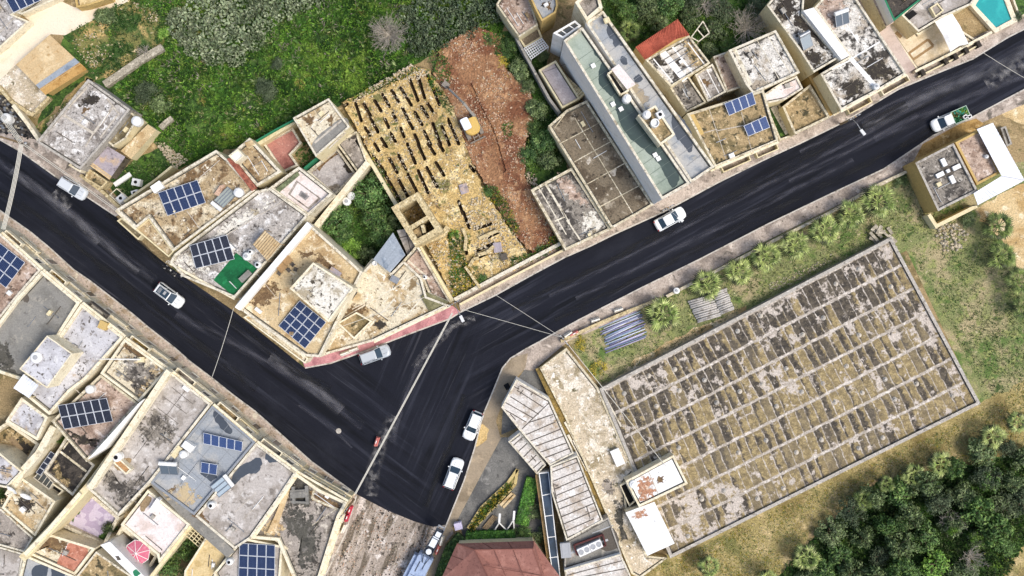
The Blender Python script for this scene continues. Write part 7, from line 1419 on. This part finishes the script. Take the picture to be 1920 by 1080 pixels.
def pad_mesh(name, n, mat, seed):
    r = random.Random(seed); v, f = [], []
    for _ in range(n):
        a = r.uniform(0, 6.283); rad = math.sqrt(r.random()) * .95; h = (1 - rad * rad) * .55 * r.uniform(.5, 1.1) + .05; p = Vector((math.cos(a) * rad, math.sin(a) * rad, h))
        up = Vector((r.gauss(0, .75), r.gauss(0, .75), .75)).normalized(); sd = up.orthogonal().normalized(); sd = (sd * math.cos(a * 3) + up.cross(sd) * math.sin(a * 3)); nn = up.cross(sd); ln, wd = r.uniform(.14, .23), r.uniform(.05, .08); i = len(v)
        for zz in (-.016, .016):
            for k in range(7): t = 6.2832 * k / 7; v.append(p + up * (ln * .5 * (1 + math.cos(t))) + sd * wd * math.sin(t) + nn * zz)
        f += [[i + k for k in range(7)], [i + 13 - k for k in range(7)]] + [[i + k, i + (k + 1) % 7, i + 7 + (k + 1) % 7, i + 7 + k] for k in range(7)]
    me = bpy.data.meshes.new(name); me.from_pydata(v, [], f); me.materials.append(mat); me.update(); return me
def trunk_mesh(name, seed, limbs=5):
    r = random.Random(seed); mb = MB(); mb.tube([(0, 0, 0), (.03, .02, .3), (0, .04, .6)], [.06, .045, .03], m_bark, 7)
    for k in range(limbs): a = 6.2832 * k / limbs + r.uniform(-.4, .4); mb.tube([(0, .02, .3 + .06 * k), (math.cos(a) * .2, math.sin(a) * .2, .6), (math.cos(a) * .5, math.sin(a) * .5, .82)], [.03, .022, .008], m_bark, 5)
    me = bpy.data.meshes.new(name); me.from_pydata(mb.v, [], mb.f); me.materials.append(m_bark); me.update(); return me
TR = trunk_mesh('trunk', 3); KIND = {}
def protos(k, mat, n=850, leaf=.075, **kw): KIND[k] = [crown_mesh('crown_' + k, n, leaf, mat, s + len(k), **kw) for s in (1, 2, 3)]
protos('dark', l_dark, 2000, .08, clumps=18, flat=.85); protos('mid', l_mid, 2200, .062, clumps=22); protos('bright', l_bright, 1600, .07, clumps=16); protos('citrus', l_citrus, 2400, .06, clumps=22); protos('yellow', l_yellow, 800, .06, clumps=12, flat=.5)
protos('olive', M('grey_green_leaf', '#5d6a4c', [('#46533a', .55, .45, .6), ('#84906c', 1.8, .54, .68)], grain=.3, gs=9, vary=.2), 2000, .06, clumps=22)
protos('thick', l_mid, 1900, .085, clumps=16, flat=.9)
KIND['cactus'] = [pad_mesh('pads_a', 200, l_cactus, 1), pad_mesh('pads_b', 200, l_cactus, 2)]; KIND['cactusd'] = [pad_mesh('pads_c', 200, l_cactusd, 3), pad_mesh('pads_d', 200, l_cactusd, 4)]
RT = random.Random(12)
def tree(name, label, cat, x, y, rpx, h, kind, group=None, trunk=True):
    r = rpx * S; o = P(x, y, h * .6); o.z = 0; t = thing(name, label, cat, o, RT.uniform(0, 6.28), group, True)
    hz = h * (.5 if trunk else 1)
    c = bpy.data.objects.new('crown', RT.choice(KIND[kind])); COL.objects.link(c); c.parent = t
    if kind.startswith('cactus'): c.name = 'pads'; c.scale = (r, r, h * 1.6); c.location.z = 0
    else: c.scale = (r, r, max(h * .52, .5)); c.location.z = h * .42
    if trunk:
        b = bpy.data.objects.new('trunk', TR); COL.objects.link(b); b.parent = t; b.scale = (r, r, h)
    return t
# prickly pear thickets
GC = 'pale prickly pears in the large thicket'
for x, y, r in ((340, 45, 32), (372, 20, 34), (385, 62, 34), (415, 38, 36), (430, 80, 36), (450, 10, 34), (462, 50, 34), (400, 95, 28), (365, 85, 24), (488, 28, 32), (500, 0, 30), (530, 12, 28), (560, -5, 28), (420, -4, 30), (348, 68, 20), (440, 104, 22), (475, 75, 22), (590, -12, 24), (330, 30, 18)): tree('prickly_pear', 'pale grey green prickly pear in the large thicket above the meadow', 'cactus', x, y, r, 1.7, 'cactus', GC, False)
GD = 'dark prickly pears by the red soil'
for x, y, r in ((790, 20, 28), (830, 10, 28), (870, 8, 28), (900, 25, 26), (775, 55, 26), (810, 60, 26), (850, 45, 26), (880, 55, 22), (925, 20, 24), (800, 85, 20), (780, 88, 18), (830, 78, 18), (760, 25, 18)): tree('prickly_pear', 'dark prickly pear beside the bare tree and red soil', 'cactus', x, y, r, 1.6, 'cactusd', GD, False)
# bare tree
def bare(label, x, y, rpx, h, seed, n=46):
    r = random.Random(seed); t = thing('bare_tree', label, 'tree', P(x, y, 0), 0, None, True); R0 = rpx * S; mb = MB(); mb.tube([(0, 0, 0), (0, 0, h * .35)], [.14, .1], l_bare, 7); mb.build('trunk', t); mb = MB()
    for k in range(n):
        a = r.uniform(0, 6.283); l = R0 * r.uniform(.5, 1.05); e = Vector((math.cos(a) * l, math.sin(a) * l, h * r.uniform(.55, 1))); m = e * .5 + Vector((r.uniform(-.3, .3), r.uniform(-.3, .3), .3)); mb.tube([(0, 0, h * .3), m, e], [.05, .032, .012], l_bare, 4)
        for _ in range(6): f = m.lerp(e, r.uniform(0, .9)); g = f + Vector((r.uniform(-.6, .6), r.uniform(-.6, .6), r.uniform(.0, .5))); mb.tube([f, g], [.022, .01], l_bare, 3)
    mb.build('branches', t)
bare('pale grey leafless tree above the trench plot', 732, 70, 40, 3.2, 5, 130); bare('grey leafless tree beside the white lichen roof', 1396, 60, 42, 3.2, 6, 90); bare('brown leafless bush in the top wild garden', 1318, 12, 30, 2.6, 7, 30); bare('grey twiggy bush in the dark thicket', 1770, 975, 24, 3.4, 8, 34); bare('pale twiggy bush at the lower end of the thicket', 1812, 1040, 26, 3.2, 9, 30); bare('dry twiggy shrub beside the lone rubble wall', 275, 100, 14, 1.2, 10, 22)
# meadow and garden shrubs
for a in (('round_shrub', 'dark leafy shrub in front of the grey stained roof', 'shrub', 268, 172, 26, 2.2, 'olive'), ('round_shrub', 'very dark shrub beside the leafy shrub at the grey house', 'shrub', 298, 195, 22, 1.8, 'dark'), ('round_shrub', 'grey dark shrub in the middle of the meadow', 'shrub', 500, 165, 26, 1.8, 'olive'), ('round_shrub', 'small olive shrub at the meadow edge', 'shrub', 520, 120, 15, 1.2, 'olive'),
          ('round_shrub', 'yellow flowering shrub beside the red soil', 'shrub', 945, 115, 20, 1.5, 'yellow'), ('round_shrub', 'second yellow flowering shrub lower by the red soil', 'shrub', 950, 140, 14, 1.2, 'yellow'), ('round_shrub', 'green bush at the head of the red soil', 'shrub', 915, 75, 16, 1.2, 'mid'), ('round_shrub', 'green bush in the top lane corner', 'shrub', 305, 62, 16, 1.2, 'bright'), ('round_shrub', 'dark bush behind the cream lane', 'shrub', 195, 30, 22, 1.4, 'dark'),
          ('round_shrub', 'ivy bush below the lilac terrace roof', 'shrub', 1005, 205, 24, 2.6, 'dark'), ('round_shrub', 'ivy bush beside the middle of the strip garden', 'shrub', 975, 130, 24, 2.4, 'dark'), ('round_shrub', 'ivy bush at the upper strip garden wall', 'shrub', 955, 90, 20, 2.2, 'mid'), ('round_shrub', 'large ivy bush at the lower strip garden', 'shrub', 1022, 265, 28, 3, 'citrus'), ('round_shrub', 'bright ivy bush beside the red soil', 'shrub', 1005, 240, 18, 2, 'mid'), ('round_shrub', 'dark bush above the plank rubble', 'shrub', 1030, 300, 24, 2.4, 'dark'), ('round_shrub', 'leafy bush at the blue crate', 'shrub', 990, 290, 20, 2, 'citrus'), ('round_shrub', 'small bush in the lattice garden', 'shrub', 1018, 104, 14, 1.2, 'dark'), ('round_shrub', 'narrow bush below the lattice garden', 'shrub', 988, 160, 18, 2, 'dark'),
          ('garden_tree', 'leafy tree at the upper end of the walled garden', 'tree', 690, 365, 36, 4.2, 'citrus'), ('garden_tree', 'bright leafy tree in the middle of the walled garden', 'tree', 705, 405, 36, 4, 'mid'), ('garden_tree', 'dark leafy tree at the left of the walled garden', 'tree', 628, 412, 34, 4, 'citrus'), ('garden_tree', 'leafy tree at the right of the walled garden', 'tree', 715, 440, 30, 3.8, 'citrus'), ('garden_tree', 'small tree at the lower corner of the walled garden', 'tree', 690, 480, 20, 3, 'dark'), ('round_shrub', 'low bright shrub at the lower side of the walled garden', 'shrub', 660, 465, 24, 1.6, 'bright'), ('round_shrub', 'dark shrub by the ruined tower in the walled garden', 'shrub', 740, 415, 18, 2.2, 'dark'), ('round_shrub', 'dark shrub under the upper wall of the walled garden', 'shrub', 705, 328, 16, 2, 'dark'), ('garden_tree', 'round shrubby tree left of the two garden drums', 'tree', 640, 440, 22, 2.6, 'citrus'),
          ('garden_tree', 'large leafy tree in the gap beside the plain yellow roof', 'tree', 318, 1060, 34, 5, 'mid'), ('garden_tree', 'leafy tree under the cream grid pergola', 'tree', 345, 1030, 26, 4, 'mid'), ('round_shrub', 'bush below the navy array at the bottom', 'shrub', 425, 1075, 16, 3, 'dark'), ('round_shrub', 'green bush in the lilac courtyard corner', 'shrub', 204, 990, 15, 3, 'dark'), ('round_shrub', 'yellow green bush by the curving white wall', 'shrub', 112, 826, 9, 4.2, 'bright'), ('round_shrub', 'bush at the left edge beside the beige roof', 'shrub', 3, 930, 14, 3, 'mid'),
          ('round_shrub', 'dark bush strip at the end of the driveway hedge', 'shrub', 1000, 960, 20, 1.8, 'dark'), ('round_shrub', 'dark round bush beside the red hipped roof', 'shrub', 985, 1000, 18, 1.6, 'mid'), ('round_shrub', 'dark round bush next to the white frames', 'shrub', 965, 1003, 14, 1.4, 'dark'), ('round_shrub', 'dark bush squeezed by the tan ledge wall', 'shrub', 1012, 1005, 16, 1.6, 'dark'),
          ('round_shrub', 'dark weedy bush at the ochre house wall', 'shrub', 1815, 410, 18, 1.4, 'dark'), ('round_shrub', 'weedy bush along the wall in the lawn corner', 'shrub', 1690, 338, 16, .8, 'dark'), ('round_shrub', 'weedy bush beside the pole at the pipe pile', 'shrub', 1090, 645, 18, .7, 'yellow'), ('round_shrub', 'second weedy bush beside the gravel terrace', 'shrub', 1120, 690, 20, .6, 'yellow'), ('round_shrub', 'green shrub by the corner of the small pool garden', 'shrub', 1908, 30, 14, 1.2, 'olive'),
          ('round_shrub', 'weedy bush in the upper dug terraces', 'shrub', 915, 360, 14, 1.9, 'mid'), ('round_shrub', 'weedy bush along the lower terrace path', 'shrub', 905, 520, 16, 1.8, 'mid'), ('round_shrub', 'weedy bush at the wall of the red soil foot', 'shrub', 1015, 470, 16, 1.4, 'dark'), ('round_shrub', 'small bush in the dug garden middle', 'shrub', 850, 440, 16, 1.8, 'bright')): tree(*a, trunk='tree' in a[0])
# wild garden at the top
for i, (x, y, r, h, k) in enumerate(((1215, 12, 30, 4, 'dark'), (1255, 5, 30, 4, 'citrus'), (1180, 22, 26, 3.4, 'mid'), (1295, 30, 22, 2.6, 'dark'), (1340, 55, 26, 2.6, 'dark'), (1355, 15, 28, 3, 'olive'), (1420, 15, 28, 3, 'olive'), (1330, 95, 20, 2, 'dark'), (1235, 40, 22, 2, 'dark'), (1150, -10, 26, 3, 'mid'), (1362, 90, 18, 1.6, 'mid'), (1300, -12, 30, 3.5, 'olive'))):
    tree('garden_tree', 'tangled green tree in the wild garden behind the red tiled roof', 'tree', x, y, r, h, k, 'trees in the wild garden')
# thicket lower right
GT = 'trees of the dark thicket'
pts = [(1560, 1000), (1600, 960), (1640, 935), (1690, 930), (1740, 910), (1790, 880), (1840, 850), (1890, 840), (1920, 860), (1575, 1045), (1620, 1010), (1665, 985), (1710, 970), (1760, 945), (1810, 930), (1860, 900), (1900, 905), (1545, 1075), (1600, 1075), (1650, 1045), (1690, 1025), (1735, 1010), (1790, 985), (1840, 960), (1885, 950), (1920, 940), (1640, 1090), (1690, 1075), (1835, 1010), (1870, 995), (1810, 1075), (1855, 895), (1510, 1085)]
for i, (x, y) in enumerate(pts): tree('thicket_tree', 'dense dark green tree in the thicket below the dry field', 'tree', x, y, RT.uniform(20, 38), RT.uniform(2.4, 6.4), ('dark', 'olive', 'dark', 'thick', 'dark', 'thick')[i % 6], GT)
for x, y, r, h, k, l in ((1755, 1060, 38, 4, 'bright', 'bright yellow green tree in the lower thicket'), (1715, 1080, 26, 3.5, 'mid', 'mid green tree at the bottom of the thicket'), (1835, 1010, 16, 3.6, 'bright', 'small bright bush right of the twiggy bush in the thicket'), (1785, 995, 13, 4.6, 'bright', 'small bright bush below the twiggy bush in the thicket'), (1885, 1030, 20, 2, 'mid', 'green bush at the edge of the lower right field corner'), (1690, 985, 20, 4.8, 'mid', 'green crown standing out in the thicket middle')): tree('thicket_tree', l, 'tree', x, y, r, h, k, 'bright trees in the thicket')
# hedges
def hedge(label, pts, w, h, mat, n, seed, name='clipped_hedge'):
    r = random.Random(seed); mb = MB(); q = [P(x, y, 0) for x, y in pts]; v, f = [], []; Ls = [(b - a).length for a, b in zip(q, q[1:])]
    for _ in range(n):
        u = r.uniform(0, sum(Ls)); i = 0
        while u > Ls[i] and i < len(Ls) - 1: u -= Ls[i]; i += 1
        d = (q[i + 1] - q[i]).normalized(); s = Vector((-d.y, d.x, 0)); face = r.random(); a, z = r.uniform(-w / 2, w / 2), h * r.uniform(.9, 1.05)
        if face < .35: a = r.choice((-1, 1)) * w / 2 * r.uniform(.9, 1.1); z = h * r.random()
        p = q[i] + d * u + s * a + Vector((0, 0, z)); nn = Vector((r.gauss(0, .5), r.gauss(0, .5), 1)).normalized(); x = nn.orthogonal().normalized(); y = nn.cross(x); t = r.uniform(0, 6.28); x, y = x * math.cos(t) + y * math.sin(t), y * math.cos(t) - x * math.sin(t); k = r.uniform(.06, .14); j = len(v)
        v += [p - x * k * 1.4, p - y * k, p + x * k * 1.4, p + y * k]; f.append([j, j + 1, j + 2, j + 3])
    mb.mesh(v, f, mat); o = tag(mb.build(name, org=q[0]), label, 'hedge', None, 'thing')
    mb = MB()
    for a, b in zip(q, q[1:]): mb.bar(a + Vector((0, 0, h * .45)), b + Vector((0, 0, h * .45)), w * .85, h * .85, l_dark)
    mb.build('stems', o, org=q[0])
hedge('bright clipped hedge beside the dark walkway', [(1000, 895), (990, 930), (978, 980)], 1.7, 1.2, l_hedge, 3800, 1)
hedge('clipped hedge above the red hipped roof', [(875, 1002), (920, 1000), (965, 998)], 1.0, 1.2, l_hedge, 2200, 2)
hedge('dark hedge along the brown pavement at the bottom', [(868, 1003), (846, 1030), (834, 1062), (822, 1100)], 1.6, 1.4, l_mid, 4200, 3)
# fan palms
def palm_mesh(name, mat, n, seed, low=13):
    r = random.Random(seed); v, f = [], []
    mi = []
    for k in range(n + low):
        sk = k >= n; a = k * 2.39996 + r.uniform(-.2, .2); el = (1.15 - 1.25 * (k / n) if not sk else -.35) + r.uniform(-.15, .15); d = Vector((math.cos(a) * math.cos(el), math.sin(a) * math.cos(el), math.sin(el))); L0 = r.uniform(.34, .52); s = Vector((-math.sin(a), math.cos(a), 0)); b = d * L0 - Vector((0, 0, .04))
        i = len(v); v += [s * .014, b + s * .014, b - s * .014, -s * .014]; f.append([i, i + 1, i + 2, i + 3]); nf = 9; tips = []
        up = d.cross(s) * -1
        for j in range(nf):                      # pleated fan: solid heart, split pointed tips
            t = (j - 4) / 4 * 1.05; dd = d * math.cos(t) + s * math.sin(t); l = r.uniform(.42, .58) * (1 - .22 * abs(t)); m = b + dd * l * .5 - up * .02 * (j % 2); e = b + dd * l - Vector((0, 0, .07 + .1 * r.random())); w = (s * math.cos(t) - d * math.sin(t)) * .03; i = len(v)
            v += [b, m + w, e, m - w]; f.append([i, i + 1, i + 2, i + 3])
        mi += [int(sk)] * (len(f) - len(mi))
    me = bpy.data.meshes.new(name); me.from_pydata(v, [], f); me.materials.append(mat); me.materials.append(l_skirt_shade); me.polygons.foreach_set('material_index', mi); me.update(); return me
PM = [palm_mesh('palm_crown_a', l_palm, 17, 1), palm_mesh('palm_crown_b', l_palm, 15, 2)]; PD = [palm_mesh('palm_crown_c', l_palmd, 16, 3)]
mb = MB(); mb.tube([(0, 0, 0), (0, 0, .5), (0, 0, 1)], [.2, .16, .18], m_bark, 9); PT = bpy.data.meshes.new('palm_trunk'); PT.from_pydata(mb.v, [], mb.f); PT.materials.append(m_bark)
def palm(label, x, y, rpx, h, group, deep=False):
    o = P(x, y, h); o.z = 0; t = thing('fan_palm', label, 'palm', o, RT.uniform(0, 6.28), group, True); c = bpy.data.objects.new('crown', RT.choice(PD if deep else PM)); COL.objects.link(c); c.parent = t; r = rpx * S; c.scale = (r, r, r * .8); c.location.z = h
    b = bpy.data.objects.new('trunk', PT); COL.objects.link(b); b.parent = t; b.scale = (1, 1, h)
G1 = 'fan palms in the row along the pavement'
for l, x, y, r in (('large fan palm overhanging the coloured pipe pile', 1243, 588, 40), ('fan palm above the grey pipe pile', 1326, 534, 36), ('fan palm next after the grey pipe pile', 1385, 508, 33), ('fourth fan palm from the pipe pile in the pavement row', 1437, 482, 36), ('fifth fan palm from the pipe pile in the pavement row', 1490, 460, 34), ('third fan palm from the ochre house in the pavement row', 1546, 430, 36), ('second fan palm from the ochre house in the pavement row', 1594, 402, 34), ('fan palm nearest the ochre house in the pavement row', 1646, 378, 40)): palm(l, x, y, r, 2.6, G1)
G2 = 'fan palms beside the sand lot'
for l, x, y, r in (('uppermost fan palm at the sand lot edge', 1872, 424, 36), ('middle fan palm at the sand lot edge', 1878, 480, 34), ('fan palm lowest at the sand lot edge', 1910, 525, 32), ('fan palm at the right edge below the sand lot', 1918, 575, 28)): palm(l, x, y, r, 2.6, G2, True)
G3 = 'fan palms along the thicket edge'
for l, x, y, r in (('bright fan palm highest along the thicket edge', 1862, 818, 30), ('fan palm at the right edge above the thicket', 1908, 792, 26), ('full fan palm second along the thicket edge', 1764, 870, 30), ('fan palm left of the full palm along the thicket edge', 1714, 893, 28), ('small fan palm between dry field and thicket', 1662, 908, 20), ('deep green fan palm in the left thicket corner', 1620, 938, 26), ('wide fan palm lowest in the dry field corner', 1512, 1046, 32), ('fan palm at the bottom edge of the dry field', 1330, 1062, 26), ('fan palm at the bottom left of the wide palm', 1440, 1085, 22)): palm(l, x, y, r, 2.8, G3, l.startswith(('deep', 'small')))
palm('fan palm beside the blue grey block in the wild garden', 1180, 58, 26, 2.6, None, True)
# ================================================================== light and camera
sc = bpy.context.scene
w = bpy.data.worlds.new('World'); sc.world = w; w.use_nodes = True
N, L = w.node_tree.nodes, w.node_tree.links
EL, AZ = math.radians(58), math.radians(-25)          # sun to the right of the picture
d = Vector((math.cos(EL) * math.cos(AZ), math.cos(EL) * math.sin(AZ), math.sin(EL)))
sky = N.new('ShaderNodeTexSky'); sky.sky_type = 'NISHITA'; sky.sun_disc = False; sky.sun_elevation = EL; sky.sun_rotation = math.pi / 2 - AZ; sky.air_density = 1; sky.dust_density = 3
L.new(sky.outputs['Color'], N['Background'].inputs['Color']); N['Background'].inputs['Strength'].default_value = .135
s = bpy.data.lights.new('sun', 'SUN'); s.energy = 1.75; s.angle = math.radians(24); s.color = (1, .965, .915)
so = bpy.data.objects.new('sun', s); COL.objects.link(so); so.rotation_euler = d.to_track_quat('Z', 'Y').to_euler()
cam = bpy.data.cameras.new('camera'); cam.sensor_width = 36; cam.lens = 36 * HC / (1920 * S); cam.clip_end = 20000; cam.clip_start = .5
co = bpy.data.objects.new('camera', cam); COL.objects.link(co); co.location = (0, 0, HC); co.rotation_euler = (0, 0, 0); sc.camera = co
vs = sc.view_settings; sc.display_settings.display_device = 'sRGB'; vs.view_transform = 'Standard'; vs.look = 'None'; vs.gamma = 1; vs.exposure = .6; vs.use_curve_mapping = False
sc.cycles.max_bounces = 5; sc.cycles.diffuse_bounces = 3
